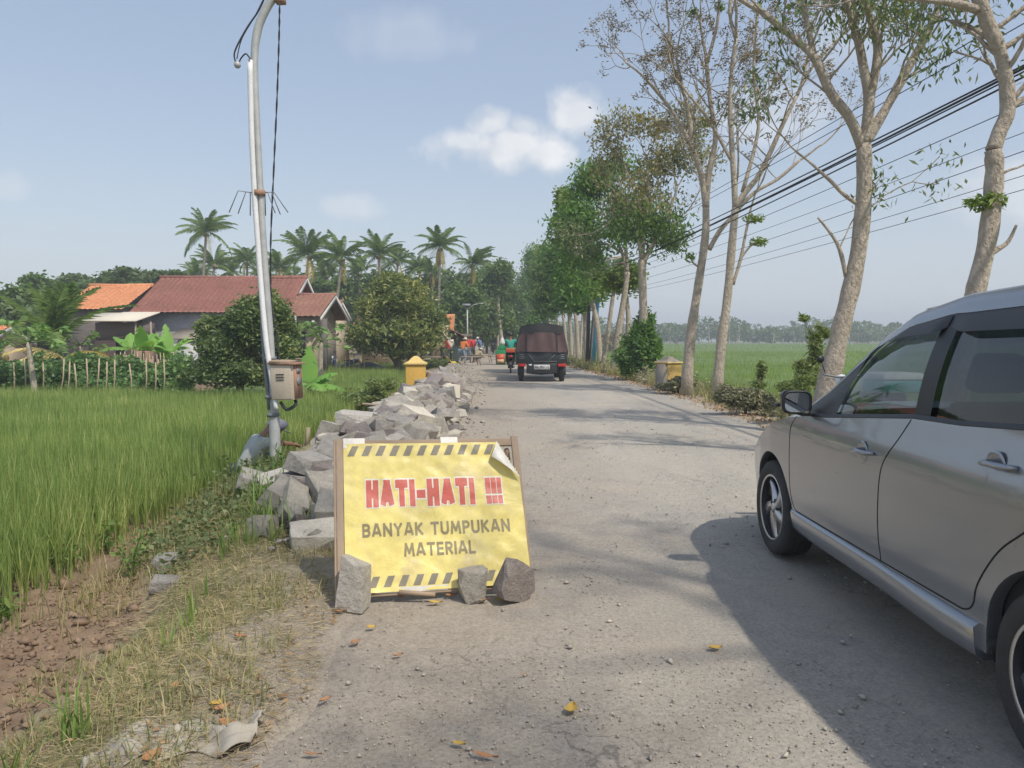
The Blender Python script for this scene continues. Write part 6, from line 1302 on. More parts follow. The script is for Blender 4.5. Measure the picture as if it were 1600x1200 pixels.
for px in (424,431,438,496,505,523,530,538,546,553,560,568): a = P(px,575,36); a.z = float(H(a.x,36)); stick('garden_stake', [a, P(px+rnd.uniform(-2,4),556+rnd.uniform(-4,6),36)], .025, 'pale garden stake at the far edge of the rice before the annex', 'stake', BAM, 5, 'garden stakes before the annex')
# bean plot
n = 26000; px_ = R.uniform(-80,300,n); yy = R.uniform(21.4,24.2,n); xx = (px_-800)/1200*yy; zz = H(xx,yy)+R.uniform(0,1,n)**.8*(.75+vnoise(xx,yy,.6,97)*.9)
V, Q = leaves(np.stack([xx,yy,zz],1), R.uniform(.09,.18,n), R.uniform(.07,.13,n), fold=.1); BEAN = leafmat('bean_leaf', [(.035,.075,.025),(.06,.115,.035),(.1,.16,.05)], .3)
tag(mesh('bean_plants', V, [Q], BEAN), 'leafy bean plot behind the left rice', 'bean plants', kind='stuff')
n = 9000; px_ = R.uniform(415,700,n); yy = R.uniform(37.5,41,n); xx = (px_-800)/1200*yy; zz = H(xx,yy)+R.uniform(0,.35,n)
V, Q = leaves(np.stack([xx,yy,zz],1), R.uniform(.12,.25,n), R.uniform(.06,.12,n)); tag(mesh('yard_weeds', V, [Q], WEED), 'low weeds along the yard edge behind the rice', 'weeds', kind='stuff')
# ------------------------------------------------------------------ trees
def finish_crown(t, V0, L_, W_, mat, hang=0., r=R, name='crown'):
    V, Q = leaves(V0, r.uniform(*L_, len(V0)), r.uniform(*W_, len(V0)), r=r, hang=hang); return mesh(name, V, [Q], mat, t)
def pathp(pts, Y, b): return smoothpath([P(px, py, Y+(dy[0] if dy else 0))-b for px, py, *dy in pts], 4)
def trunk_tree(label, Y, base, limbs, r0, bark=BARK, group='trees lining the right side of the road'):
    """limbs: list of (pts, r_start, r_end, grow?)"""
    g = P(base[0], base[1], Y); gz = float(H(g.x, Y)); t = thing('roadside_tree', label, 'tree', (g.x, Y, gz), 0, group); b = Vector(t.location)
    mb = MB(); ends = []
    for k, (pts, ra, rb, lv) in enumerate(limbs):
        p = pathp(pts, Y, b)
        if k == 0: p[0] = (0,0,-.15)
        rr_ = np.linspace(ra, rb, len(p)); 
        if k == 0: rr_[0] *= 1.35; rr_[1] *= 1.12
        rr_ = rr_*(1+vnoise(np.arange(len(p))*1., np.full(len(p), k*3.3), 1.6, 77)*.22)
        mb.tube(p, rr_, 12 if ra > .06 else 7, cap=True); d = p[-1]-p[-2]; ends.append((p[-1], d/np.linalg.norm(d), rb, lv, p))
    return t, b, mb, ends
def seedheads(tips, r, n=22, s=.11):
    out_ = []
    for p, d in tips:
        out_.append(p+r.normal(0, s, (n,3)))
    return np.concatenate(out_)
def bare_tree(label, Y, base, limbs, seed, level=4, L0=1.3, spread=.6, extra=None):
    r = np.random.default_rng(seed); t, b, mb, ends = trunk_tree(label, Y, base, limbs, .18); tips = []; mids = []
    for (e, d, rb, lv, p) in ends:
        if lv <= 0: continue
        grow(mb, r, e, d, L0*(.75+.25*lv/level), rb*.95, lv, tips, .3, .3, (2,3), .72, spread, 7, .008, mids)
        for i in range(max(1, len(p)//3), len(p)-1, 2):
            if lv >= 3 and r.random() < .8:
                a = r.uniform(0,6.28); dd = np.array([math.cos(a), math.sin(a)*.8, .9]); grow(mb, r, p[i], dd, L0*.8, rb*.5, lv-2, tips, .3, .3, (2,3), .72, spread, 5, .007)
    mb.build('trunk', BARK, t, smooth=True)
    return t, tips, mids, r
# two bare ones behind the pillar
tA, tips, mids, r = bare_tree('bare seed-laden tree right of the stained pillar, trunk forking high above it', 19.5, (1073,600),
  [([(1073,600),(1080,520),(1092,440),(1102,370),(1103,325)],.13,.09,0),([(1103,325),(1096,275),(1082,230),(1078,190),(1070,150)],.085,.05,5),([(1103,325),(1108,270),(1118,215),(1110,160),(1104,100)],.08,.045,5),
   ([(1082,232),(1060,190),(1040,160),(1015,130)],.06,.035,3),([(1108,390),(1125,360),(1145,335),(1150,300)],.07,.04,2),([(1094,418),(1084,412),(1079,402)],.03,.02,0),([(1070,150),(1050,100),(1045,50)],.05,.03,3),([(1104,100),(1120,40),(1125,-20)],.05,.03,3)], 5, 4, 1.0, .62)
finish_crown(tA, seedheads([q for q in tips if r.random()<.8], r, 26, .065), (.05,.11), (.02,.04), SEED, r=r, name='seed_heads')
for px,py in ((1105,190),(1082,20),(1125,10),(1079,402)): finish_crown(tA, clump_pts(P(px,py,19.5)-Vector(tA.location),(.16,.16,.14),90,r,0), (.06,.13),(.03,.06), LF_LIGHT, r=r, name='fresh_shoot')
tB, tips, mids, r = bare_tree('second bare seed-laden tree with a lime green tuft low on its side branch', 18.2, (1121,585),
  [([(1121,600),(1128,530),(1137,460),(1143,390),(1149,325)],.118,.09,0),([(1149,325),(1146,270),(1143,220),(1141,170),(1142,120),(1150,60)],.075,.04,5),([(1149,325),(1165,300),(1185,275),(1205,235),(1225,190),(1245,150)],.075,.04,5),
   ([(1150,330),(1180,300),(1215,280),(1250,250)],.05,.03,3),([(1145,445),(1157,405),(1163,375),(1168,350)],.045,.03,1),([(1157,405),(1172,385),(1185,378)],.03,.02,0),([(1160,300),(1185,200),(1178,120),(1180,60)],.05,.03,3),([(1245,150),(1265,110),(1300,70)],.04,.025,3),([(1142,250),(1115,200),(1095,170)],.045,.03,3),([(1150,60),(1140,20),(1145,-30)],.05,.03,3)], 8, 4, 1.0, .6)
finish_crown(tB, seedheads([q for q in tips if r.random()<.8], r, 26, .065), (.05,.11), (.02,.04), SEED, r=r, name='seed_heads')
for px,py,rr_ in ((1178,342,.26),(1186,378,.22)): finish_crown(tB, clump_pts(P(px,py,18.2)-Vector(tB.location),(rr_,rr_,.12),170,r,0), (.06,.13),(.03,.06), LF_LIGHT, r=r, name='fresh_shoot')
def leafy(t, mids, tips, r, mat, n=34, s=.2, L_=(.1,.2), W_=(.03,.055), hang=.9, frac=.75, name='crown', keep=None, orig=(0,0,0)):
    c = [p for p, d in tips if r.random() < frac]
    if keep: c = [p for p in c if keep(p+np.array(orig))]
    if not c: return
    V0 = np.concatenate([p+r.normal(0,s,(n,3))+[0,0,-s*.5] for p in c]); finish_crown(t, V0, L_, W_, mat, hang=hang, r=r, name=name)
LF_OLIVE = leafmat('olive_leaf', [(.035,.06,.025),(.07,.095,.035),(.13,.14,.055)], .25)
tC, tips, mids, r = bare_tree('thick-barked tree rising behind the car bonnet with drooping olive leaves', 11.0, (1296,620),
  [([(1285,640),(1300,575),(1315,510),(1332,440),(1343,380),(1350,300),(1350,225)],.15,.095,0),([(1348,232),(1328,185),(1298,145),(1272,90),(1235,55),(1190,18)],.08,.04,4),([(1350,225),(1358,160),(1350,110),(1340,60),(1322,0)],.08,.045,4),
   ([(1352,222),(1375,185),(1395,150),(1425,95),(1450,50),(1470,0)],.08,.04,4),([(1358,160),(1372,80),(1360,30),(1345,-20)],.07,.04,3),([(1322,432),(1312,390),(1298,365),(1278,340)],.035,.015,0),([(1311,388),(1322,366)],.015,.01,1),([(1345,322),(1320,305),(1300,285),(1275,262)],.035,.02,2),([(1272,90),(1262,40),(1250,-10)],.05,.03,3),([(1350,330),(1368,318)],.015,.01,1)], 21, 4, .72, .65)
leafy(tC, mids, tips, r, LF_OLIVE, 30, .16, (.08,.17), (.025,.045), 1.2, .8)
tD, tips, mids, r = bare_tree('bent tree farthest right with a tuft of green halfway up its trunk', 7.7, (1500,640),
  [([(1490,660),(1505,560),(1518,480),(1528,440),(1542,380),(1550,320),(1554,265),(1552,235)],.1,.078,0),([(1552,235),(1562,205),(1574,175),(1572,125),(1562,80),(1545,40),(1532,5),(1515,-30)],.074,.055,3),([(1538,402),(1558,390),(1575,378),(1588,352)],.035,.012,0),([(1574,172),(1590,160),(1610,150)],.04,.03,2),([(1560,78),(1580,68),(1605,50)],.035,.02,2),([(1528,15),(1490,5),(1440,0)],.05,.02,2),([(1556,280),(1572,268),(1590,262)],.02,.01,1),([(1532,5),(1550,-30),(1560,-70)],.05,.04,3)], 30, 3, .6, .6)
leafy(tD, mids, tips, r, LF_OLIVE, 32, .13, (.06,.13), (.02,.035), 1.1, .7)
finish_crown(tD, clump_pts(P(1540,316,7.7)-Vector(tD.location),(.2,.17,.09),300,r,0), (.05,.12),(.02,.04), LF_LIGHT, hang=.5, r=r, name='fresh_shoot')
# off to the right, behind the viewer: their crowns throw the dappled shade on the near road
for k, (x_, y_) in enumerate(((5.6,-.5),(5.4,-4.6))):
    t = thing('roadside_tree', ['tree standing beside the car outside the view','tree standing behind the viewer on the right verge'][k], 'tree', (x_, y_, 0), 0, 'trees lining the right side of the road'); r = np.random.default_rng(60+k); mb = MB(); tips = []
    tx_ = (-.5,.1,6.6); mb.tube([(0,0,-.4),(.05,0,3.2),tx_], [.2,.15,.1], 9)
    for a in (0,2.1,4.2): grow(mb, r, tx_, (math.cos(a)*.5,math.sin(a)*.5,1), 1.7, .07, 4, tips, .3, .3, (2,3), .72, .62, 6, .008)
    mb.build('trunk', BARK, t, smooth=True); leafy(t, [], tips, r, LF_OLIVE, 22, .24, (.1,.2), (.04,.07), .7, .6)
def crown_tree(name, label, Y, px, pyb, trunk, crown, mat, r0, seed, n=5200, L_=(.16,.3), W_=(.06,.12), bark=BARK, hang=.3, group=None, cat='tree', clumps=34, mats2=None, zbase=None):
    """crown: (px,py,rx_px,ry_px[,depth m]) ellipsoids"""
    r = np.random.default_rng(seed); g = P(px, pyb, Y); gz = float(H(g.x, Y)) if zbase is None else zbase; t = thing(name, label, cat, (g.x, Y, gz), 0, group); b = Vector(t.location); k = Y/1200
    mb = MB(); p = pathp(trunk, Y, b); p[0][2] = -.15; mb.tube(p, np.linspace(r0, r0*.6, len(p)), 8); top = p[-1]; allc = []
    for (cx_, cy_, rx_, ry_, *dd) in crown:
        c = np.array(P(cx_, cy_, Y)-b); rr3 = np.array([rx_*k, (dd[0] if dd else rx_*k*.85), ry_*k]); m = max(5, int(clumps*rx_*ry_/sum(q[2]*q[3] for q in crown)))
        cc = clump_pts(c, rr3*.8, m, r, .35)
        for q in cc:
            if r.random() < .5: mid = (top+q)/2+r.normal(0,.12,3)*rx_*k*.5; st = p[r.integers(len(p)*2//3, len(p))]; mb.tube([st, mid, q], [r0*.35, r0*.2, r0*.07], 5, cap=False)
            allc.append((q, rr3*r.uniform(.26,.5)))
    mb.build('trunk', bark, t, smooth=True)
    per = int(n*1.6)//len(allc); V0 = np.concatenate([np.asarray(q)+r.normal(0,1,(per,3))*s_*.55 for q, s_ in allc]); finish_crown(t, V0, L_, W_, mat, hang, r)
    return t
RG = 'trees lining the right side of the road'
def branchy(label, Y, base, limbs, seed, parts, L0=1.1, spread=.6, lvl=4):
    t, tips, mids, r = bare_tree(label, Y, base, limbs, seed, lvl, L0, spread)
    for (lo, hi, mat, n, s, L_, W_, fr, nm) in parts:
        leafy(t, mids, [q for q in tips if lo <= q[0][2] < hi], r, mat, n, s, L_, W_, .9, fr, nm)
    return t
branchy('brown-topped dark tree with a forked pale trunk behind the leafy shrub',26,(1004,590),
  [([(1004,600),(1006,520),(1004,450),(1003,405)],.165,.125,0),([(1003,405),(998,375),(990,345),(980,320)],.085,.05,4),([(1003,405),(1006,360),(1012,320),(1012,285)],.085,.05,4),([(1004,412),(1018,385),(1036,355),(1048,325)],.085,.05,4),
   ([(990,345),(968,335),(955,345)],.05,.03,3),([(1036,355),(1056,348),(1068,335)],.05,.03,3),([(1012,320),(1030,290),(1045,265)],.05,.03,4),([(1004,340),(992,300),(980,270)],.05,.03,3)],
  71,[(0,4.3,LF_DARK,70,.22,(.14,.26),(.05,.09),.9,'lower_foliage'),(4.3,5.6,LF_OLIVE,48,.22,(.13,.24),(.045,.085),.92,'middle_foliage'),(5.6,30,LF_BROWN,30,.2,(.11,.2),(.04,.075),.95,'crown')],.78,.62)
tE = [o for o in bpy.data.objects if str(o.get('label','')).startswith('brown-topped dark')][0]; b = Vector(tE.location); r = np.random.default_rng(5)
V0 = np.concatenate([np.array(P(px,py,26)-b)+r.normal(0,1,(k_,3))*[rx*26/1200,.7,ry*26/1200] for px,py,rx,ry,k_ in ((1015,355,22,20,900),(1045,358,16,14,600),(980,345,20,20,700),(1052,382,9,7,260))]); finish_crown(tE, V0, (.14,.26),(.05,.09), LF_DARK, 1.0, r, 'dense_foliage')
branchy('tall dense green tree left of the brown-topped one',31,(962,580),
  [([(958,585),(966,520),(976,460),(980,425)],.14,.11,0),([(980,425),(972,395),(960,370),(952,350)],.08,.045,4),([(980,425),(978,390),(975,355),(972,330)],.08,.045,4),([(972,395),(955,385),(942,380)],.06,.035,4),([(975,410),(962,412),(948,418)],.05,.03,3),([(960,370),(945,345),(938,335)],.05,.03,3)],
  72,[(0,4.2,LF_MID,60,.27,(.16,.28),(.06,.1),.95,'lower_foliage'),(4.2,30,LF_MID,58,.27,(.15,.27),(.06,.1),.9,'crown')],.74,.66)
crown_tree('roadside_tree','tree with sparse lime foliage behind the leaning slim trunk',33.5,979,560,[(979,565),(982,500),(976,440),(980,400)],[(985,430,30,28),(960,440,25,25),(900,420,28,24)],LF_LIGHT,.12,73,2600,(.14,.24),(.06,.1),group=RG)
crown_tree('roadside_tree','lime green topped tree showing left of the tall dense one',39,938,565,[(938,570),(932,500),(915,440),(900,390)],[(880,315,20,26),(900,360,24,22),(870,345,12,14),(925,440,30,30)],LF_LIGHT,.15,74,4200,(.18,.3),(.08,.13),group=RG)
for i, (Y_, px, top, cx_, cy_, rx_, ry_, m) in enumerate(((44,917,430,905,420,42,50,LF_MID),(50,903,440,880,400,35,46,LF_MID),(58,893,450,868,430,36,44,LF_DARK),(66,884,455,858,410,26,36,LF_LIGHT),(76,874,465,848,440,30,48,LF_MID),(88,862,470,840,410,22,32,LF_MID),(104,846,480,838,450,28,44,LF_DARK),(125,830,490,826,460,26,40,LF_FAR))):
    crown_tree('roadside_tree','pale-trunked green tree in the row running away on the right',Y_,px,560,[(px,562),(px-2,510),(px-8,top+20)],[(cx_,cy_,rx_,ry_),(cx_+18,cy_+35,rx_*.8,ry_*.6),(cx_-5,cy_+50,rx_*.8,ry_*.5)],m,.16,80+i,5200,(.2,.38),(.1,.17),group=RG,clumps=40)
crown_tree('roadside_tree','slim trunk with a small leafy ring at mid height beside the utility poles',35.5,941,570,[(941,575),(950,520),(958,460),(966,410)],[(962,440,22,18),(972,415,18,16)],LF_MID,.12,95,1500,(.15,.26),(.06,.1),group=RG)
for i, (Y_, px, h_) in enumerate(((47,912,440),(53,906,445),(62,897,450),(71,888,460),(40,925,430))):
    crown_tree('roadside_tree','slim pale trunk among the row right of the pickup',Y_,px,560,[(px,566),(px+3,510),(px+8,h_)],[(px+8,h_-5,22,26)],LF_MID,.11,110+i,1500,(.2,.34),(.08,.14),group=RG)
# left of the road, far: the green tunnel
LG = 'trees closing the far end of the road on the left'
for i, (Y_, px, cx_, cy_, rx_, ry_) in enumerate(((60,712,720,470,36,30),(66,735,745,490,34,32),(74,755,762,470,34,38),(84,770,782,500,26,32),(95,782,795,480,28,34),(110,795,808,500,26,34),(70,700,700,500,30,34),(130,805,815,470,30,40),(78,778,778,430,26,22),(64,690,680,510,26,24))):
    crown_tree('village_tree','broad dark green tree closing the far left side of the road',Y_,px,556,[(px,560),(px,530),(cx_,cy_+10)],[(cx_,cy_,rx_,ry_),(cx_-12,cy_+20,rx_*.9,ry_*.7),(cx_+10,cy_+26,rx_*.8,ry_*.7)],LF_FAR if i%2 else LF_DARK,.16,130+i,5200,(.25,.5),(.14,.24),group=LG,clumps=40)
for i in range(14):
    px = 762+i*4.3; stt = P(px,548,88+i); o_ = stick('slim_trunk', [(stt.x,stt.y,-.1), P(px+rnd.uniform(-2,2),505,88+i)], .09, 'slim pale trunk among those closing the far end of the road', 'tree trunk', BARK, 5, 'slim pale trunks at the far end of the road')
# mango tree and others near the houses
t = crown_tree('mango_tree','round mango tree with yellowish new leaves before the tan house',36,622,580,[(622,578),(621,560),(620,545)],[(620,470,56,44),(582,508,50,42),(654,510,42,42),(616,525,76,36),(625,445,36,26)],LF_MANGO,.2,150,20000,(.18,.32),(.06,.1),bark=BARK_D,hang=.5,clumps=90)
b = Vector(t.location); mb = MB()
for px, py in ((590,520),(605,505),(640,505),(655,520),(622,490)): mb.tube(pathp([(621,572),((621+px)/2,548),(px,py)],36,b),.08,6)
mb.build('limb', BARK_D, t)
t = crown_tree('citrus_tree','large dark bushy tree just left of the lamp pole base box',20.6,375,606,[(375,606),(374,580),(372,560)],[(405,498,46,40),(355,540,44,36),(442,520,28,38),(318,578,36,22),(375,578,60,26),(452,560,28,30),(330,520,24,24),(300,590,24,12)],LF_CITRUS,.12,151,30000,(.1,.18),(.04,.07),bark=BARK_D,clumps=110)
crown_tree('village_tree','rounded tree right of the drooping yellow palm',72,786,540,[(786,545),(780,500),(778,460)],[(780,432,24,24),(765,445,20,20)],LF_DARK,.2,152,4200,(.3,.5),(.15,.25))
for i, (Y_, cx_, cy_, rx_, ry_) in enumerate(((62,190,438,38,18),(64,150,455,30,14),(66,240,436,26,12),(60,265,432,20,10),(48,30,470,40,26),(44,10,500,45,32),(52,100,478,45,30),(58,60,452,28,20),(46,70,520,60,30),(70,120,440,26,10),(75,400,450,40,20),(78,450,455,40,22),(76,500,460,40,24),(74,560,455,46,24),(72,610,445,40,24),(70,660,460,40,30),(80,540,480,60,24),(74,700,450,36,26),(82,740,440,30,20),(68,520,450,30,18),(66,640,490,40,30),(85,340,455,30,20))):
    crown_tree('village_tree','broadleaf tree in the belt behind the houses',Y_,cx_,556,[(cx_,560),(cx_,cy_+30),(cx_,cy_+5)],[(cx_,cy_,rx_,ry_),(cx_+rx_*.5,cy_+ry_*.6,rx_*.7,ry_*.8),(cx_-rx_*.5,cy_+ry_*.7,rx_*.7,ry_*.8)],[LF_FAR,LF_DARK,LF_FAR][i%3],.15,170+i,3600,(.3,.55),(.16,.28),group='trees of the belt behind the houses',clumps=34)
# papaya trees
def papaya(label, px, py, pt, Y, s=1.):
    b = P(px,py,Y); z = float(H(b.x,Y)); t = thing('papaya_tree', label, 'papaya tree', (b.x,Y,z)); b = Vector((b.x,Y,z)); top = np.array(P(*pt,Y)-b); r = np.random.default_rng(int(px)); mb = MB()
    mb.tube(smoothpath([(0,0,-.1),top*[.35,1,.4],top],4), np.linspace(.1*s,.06*s,9), 8); mb.build('trunk', BARK, t, smooth=True); cs = []; mb = MB()
    for i in range(16):
        a = r.uniform(0,6.28); e = r.uniform(-.2,.9); L_ = r.uniform(.6,.95)*s; tip = top+L_*np.array([math.cos(a)*math.cos(e), math.sin(a)*math.cos(e), math.sin(e)]); mb.tube([top, tip], [.014,.008], 4)
        for k in range(7): b2 = a+(-1.2+.4*k); cs.append((tip, np.array([math.cos(b2)*.9, math.sin(b2)*.9, r.uniform(-.5,.1)])))
    st = mb.build('leaf_stalk', GRASSG, t); c = np.array([q+d*.14*s for q, d in cs]); d = np.array([d for q, d in cs]); V, Q = leaves(c, .34*s, .11*s, r=r, d=d); mesh('crown', V, [Q], PAPL, t); return t
PAPL = leafmat('papaya_leaf', [(.06,.11,.035),(.1,.17,.05),(.15,.22,.07)], .35)
papaya('leaning papaya tree standing in the rice edge by the left palm', 56,606,(44,535),20.8)
papaya('small papaya tree behind the bean plot near the awning house', 128,575,(126,540),26,.8)
t = papaya('cassava-like young papaya right of the banana clump by the annex', 500,590,(502,535),29,1.2)
# bananas
def banana(label, px, py, Y, h, s, nst=3, seed=1, dirs=None):
    b = P(px,py,Y); z = float(H(b.x,Y)); r = np.random.default_rng(seed); t = thing('banana_plant', label, 'banana plant', (b.x,Y,z)); 
    for k in range(nst):
        ox = np.array([r.uniform(-.35,.35)*(nst>1), r.uniform(-.2,.2)*(nst>1), 0]); hh_ = h*r.uniform(.75,1.05); mb = MB(); mb.tube([ox+[0,0,-.1], ox+[0,0,hh_*.5], ox+[.03,0,hh_]], [.09*s,.075*s,.045*s], 8); mb.build('stem', PSTEM, t, smooth=True)
        for i in range(7 if dirs is None else len(dirs)):
            a, e, L_ = (r.uniform(0,6.28), r.uniform(.3,1.35), s*r.uniform(1.1,1.6)) if dirs is None else (dirs[i][0], dirs[i][1], s*dirs[i][2])
            m = 26; f = np.linspace(0,1,m); d = np.array([math.cos(a)*math.cos(e), math.sin(a)*math.cos(e), math.sin(e)]); drop = .75*math.cos(e)+.12
            c = ox+[0,0,hh_]+f[:,None]*L_*d; c[:,2] -= drop*L_*.6*f**2.2; sd = np.array([-math.sin(a), math.cos(a), 0]); w = .23*s*np.sin(np.clip((f-.1)/.9,0,1)**.7*np.pi)**.6*(f>.08)+.004
            A = np.array([[c[j]-sd*w[j]-[0,0,w[j]*.35*(1+.6*r.random())], c[j]-sd*w[j]*.5-[0,0,w[j]*.1], c[j]+[0,0,.01], c[j]+sd*w[j]*.5-[0,0,w[j]*.1], c[j]+sd*w[j]-[0,0,w[j]*.35*(1+.6*r.random())]] for j in range(m)])
            mb = MB(); b_ = 5; q = [(j*b_+u_,(j+1)*b_+u_,(j+1)*b_+u_+1,j*b_+u_+1) for j in range(m-1) for u_ in range(4) if not (u_ in (0,3) and r.random() < .12)]
            mb.add(A.reshape(-1,3), q); mb.build('leaf', BANANA, t, smooth=False)
    return t
PSTEM = pm('banana_stem', (.2,.24,.1), (.28,.25,.14), 6, .7, .1)
banana('banana clump before the awning house, left one', 222,580,27,1.15,.95,2,3); banana('banana clump before the grey lean-to, right one', 252,578,27.5,1.0,.9,2,4)
banana('banana plant with broad leaves just right of the lamp pole', 482,600,20.2,.75,1.05,1,6,[(1.6,1.45,1.1),(.15,.75,1.0),(.0,.25,1.15),(2.7,.5,.8),(3.3,.2,1.0),(5.5,.35,.8),(.9,.6,.9)])
# coconut palms
def frond_mesh(name, L_, droop, r, leaf=.5, wd=.045, up=.0, n=34, par=None, mat=None):
    f = np.linspace(0,1,n); x = L_*np.sin(np.minimum(f*1.0,1)*1.0)/math.sin(1.0); z = up*f*L_-droop*L_*f**2.1; mb = MB(); wd *= 1.35; n_=0; sp = np.stack([x,0*x,z],1)
    mb.tube(sp[::3] if (n-1)%3==0 else sp[::2], np.linspace(.028,.006,len(sp[::3] if (n-1)%3==0 else sp[::2])), 4, cap=False)
    V = []
    for j in range(3,n):
        for sg in (-1,1):
            ll = leaf*math.sin(min(1,(f[j]*.93+.1))*math.pi)**.55*r.uniform(.8,1.1); d = np.array([.55, sg*1., r.uniform(-.75,-.2)-droop*.35]); d /= np.linalg.norm(d); p0 = sp[j]; tip = p0+d*ll+[0,0,-ll*.3]; mid = p0+d*ll*.5; w_ = np.array([1,0,.3])*wd/2
            V.append([p0-w_*.6, p0+w_*.6, mid+w_, mid-w_, tip+w_*.15, tip-w_*.15])
    V = np.array(V); k = len(V); o = np.arange(k)*6; mb.add(V.reshape(-1,3), np.concatenate([np.stack([o,o+1,o+2,o+3],1), np.stack([o+3,o+2,o+4,o+5],1)])); me = mb.build(name, mat, par); return me
rp = np.random.default_rng(77); FR = []
for i in range(6):
    o = frond_mesh('frond', 3.1, [.3,.5,.75,.45,.65,.9][i], rp, .62, .07, [.25,.15,.1,.3,.2,0][i], 28, None, FROND); FR.append(o.data); bpy.data.objects.remove(o)
FRY = FR[2].copy(); FRY.materials.clear(); FRY.materials.append(FROND_Y)
def palm(label, px, py, Y, s=1., seed=1, n=24, yel=2, lean=0., group='coconut palms behind the houses', wind=.25, vis=True, eup=1.25):
    r = np.random.default_rng(seed); top = P(px,py,Y); t = thing('coconut_palm', label, 'palm', (top.x-lean, Y, -.1), 0, group); b = Vector(t.location); tp = top-b; mb = MB()
    mb.tube(smoothpath([(0,0,-.1),(lean*.2,0,tp.z*.4),(lean*.75,0,tp.z*.8),tp],4), np.linspace(.17,.11,13)*s**.5, 8); mb.build('trunk', BARK_P, t, smooth=True)
    for i in range(n+yel):
        o = bpy.data.objects.new('frond', FR[r.integers(6)] if i < n else FRY); COL.objects.link(o); o.parent = t; o.location = tp
        a = r.uniform(0,6.28); e = np.interp((i+.5)/n,[0,.3,.7,1],[eup,.9,.3,-.35]) if i < n else -1.0; o.rotation_euler = (r.uniform(-.5,.5), -e, a); sc_ = s*r.uniform(.85,1.1)*(.8 if i >= n else 1); o.scale = (sc_,)*3
    mb = MB(); 
    for i in range(7): a = r.uniform(0,6.28); mb.lathe([(0,-.13),(.09,-.09),(.12,0),(.08,.1),(0,.13)], 8, T3(tp.x+.22*math.cos(a)*s,tp.y+.22*math.sin(a)*s,tp.z-.2-.1*r.random()))
    mb.build('coconut_cluster', pm('coconut_husk',(.18,.17,.06),(.25,.2,.08),6,.7,.1), t, smooth=True)
    return t
PL = [(322,362,60,.95,'tallest coconut palm, standing alone above the maroon roof',1),(335,412,64,.85,'shorter palm just under the tallest one',0),(386,408,66,.85,'palm directly left of the lamp pole shaft',1),(438,418,64,.85,'palm directly right of the lamp pole shaft',2),
      (482,398,60,1.05,'palm above the ridge end of the long roof with hanging dead fronds',3),(534,402,60,1.0,'palm above the annex roof',3),(592,398,62,.95,'palm above the left of the mango tree',1),(622,408,68,.7,'small palm right behind the mango tree top',1),(655,420,70,.7,'low palm between mango tree and the tall tuft palm',1),
      (687,385,62,.9,'tall palm with upright tuft and beard of dead fronds right of the mango tree',5),(738,412,64,.85,'palm with orange dying fronds nearest the road',4),(215,440,70,.6,'small far palm between the two left tree crowns',0),(560,425,72,.8,'palm hidden low between its two neighbours',1),(410,430,74,.8,'low palm behind the lamp pole',0),(310,430,70,.75,'low palm left under the tallest one',0),(360,425,70,.75,'low palm behind the citrus tree top',0),(510,430,70,.8,'low palm behind the annex ridge',1),(455,440,70,.7,'low palm behind the roof end',0),(675,425,68,.7,'low palm under the tall tuft palm',2),(760,440,76,.7,'low palm by the rounded far tree',1)]
for i, (px,py,Y_,s_,lb,ye) in enumerate(PL): palm(lb, px, py, Y_, s_*.72, 200+i, 32, ye, rp.uniform(-.5,.8))
# young palm by the left
t = palm('young coconut palm with upright dark fronds behind the bean plot', 80,548,25.5,.74,231,13,0,0,None,eup=1.45)
for k, ch in enumerate([c for c in t.children if c.name.startswith('frond')]): ch.rotation_euler = (rp.uniform(-.4,.4), -rp.uniform(1.15,1.6), rp.choice([0,math.pi])+rp.uniform(-1.1,1.1))
t = palm('second young palm behind the first one with drooping yellow fronds', 100,560,23.8,.62,232,3,6,0,None)
for ch in [c for c in t.children if c.name.startswith('frond')][3:]: ch.rotation_euler = (rp.uniform(-.3,.3), -rp.uniform(.0,.6), rp.choice([0,math.pi])+rp.uniform(-.7,.7))
palm('yellowing young palm at the very left', 0,545,24.5,.6,233,6,5,0,None)
# shrubs and saplings right
def shrub(label, px, py, Y, cr, mat, seed, n=3500, L_=(.08,.16), W_=(.02,.05), name='shrub', cat='shrub'): return crown_tree(name, label, Y, px, py, [(px,py),(px,py-20),(cr[0][0],cr[0][1])], cr, mat, .03, seed, n, L_, W_, BARK_D, .3, None, cat, 46)
shrub('leafy shrub wrapped round the forked trunk left of the stained pillar',995,590,26,[(1000,540,26,40),(975,560,20,26),(1022,550,18,34),(1010,505,16,22)],LF_MID,301,6500,(.12,.22),(.05,.09))
shrub('feathery sapling leaning before the thick-barked tree',1275,610,13.5,[(1275,540,14,34),(1262,572,22,16),(1258,498,9,7),(1284,520,14,10)],SAPL,302,1100,(.06,.14),(.02,.04))
shrub('low feathery shrub by the verge between bare tree and car',1190,600,15,[(1190,578,9,16),(1185,600,14,8)],SAPL,303,500,(.06,.12),(.02,.035))
shrub('green creeper mound beside the car bonnet',1235,620,12.5,[(1240,606,26,10),(1262,596,18,9)],SAPL,304,1500,(.06,.12),(.03,.05))
shrub('grey dusty bush low on the verge left of the car mirror',1165,640,14.2,[(1165,622,30,15),(1190,632,24,14),(1140,615,24,14)],DUSTY,305,5200,(.05,.1),(.02,.045))
shrub('brownish weed mound before the stained pillar',1060,608,19.8,[(1064,598,20,8),(1045,604,20,6)],DUSTY,306,2600,(.07,.14),(.03,.06))
shrub('dark leafy weed patch in the rice behind the stone heap',580,640,19,[(560,622,44,14),(592,603,30,13),(535,640,24,12)],SAPL,307,4200,(.06,.13),(.02,.05))
shrub('pale brush clump at the foot of the stone trestle',612,660,12.2,[(612,655,18,20)],GRASS,308,1500,(.05,.12),(.01,.02))
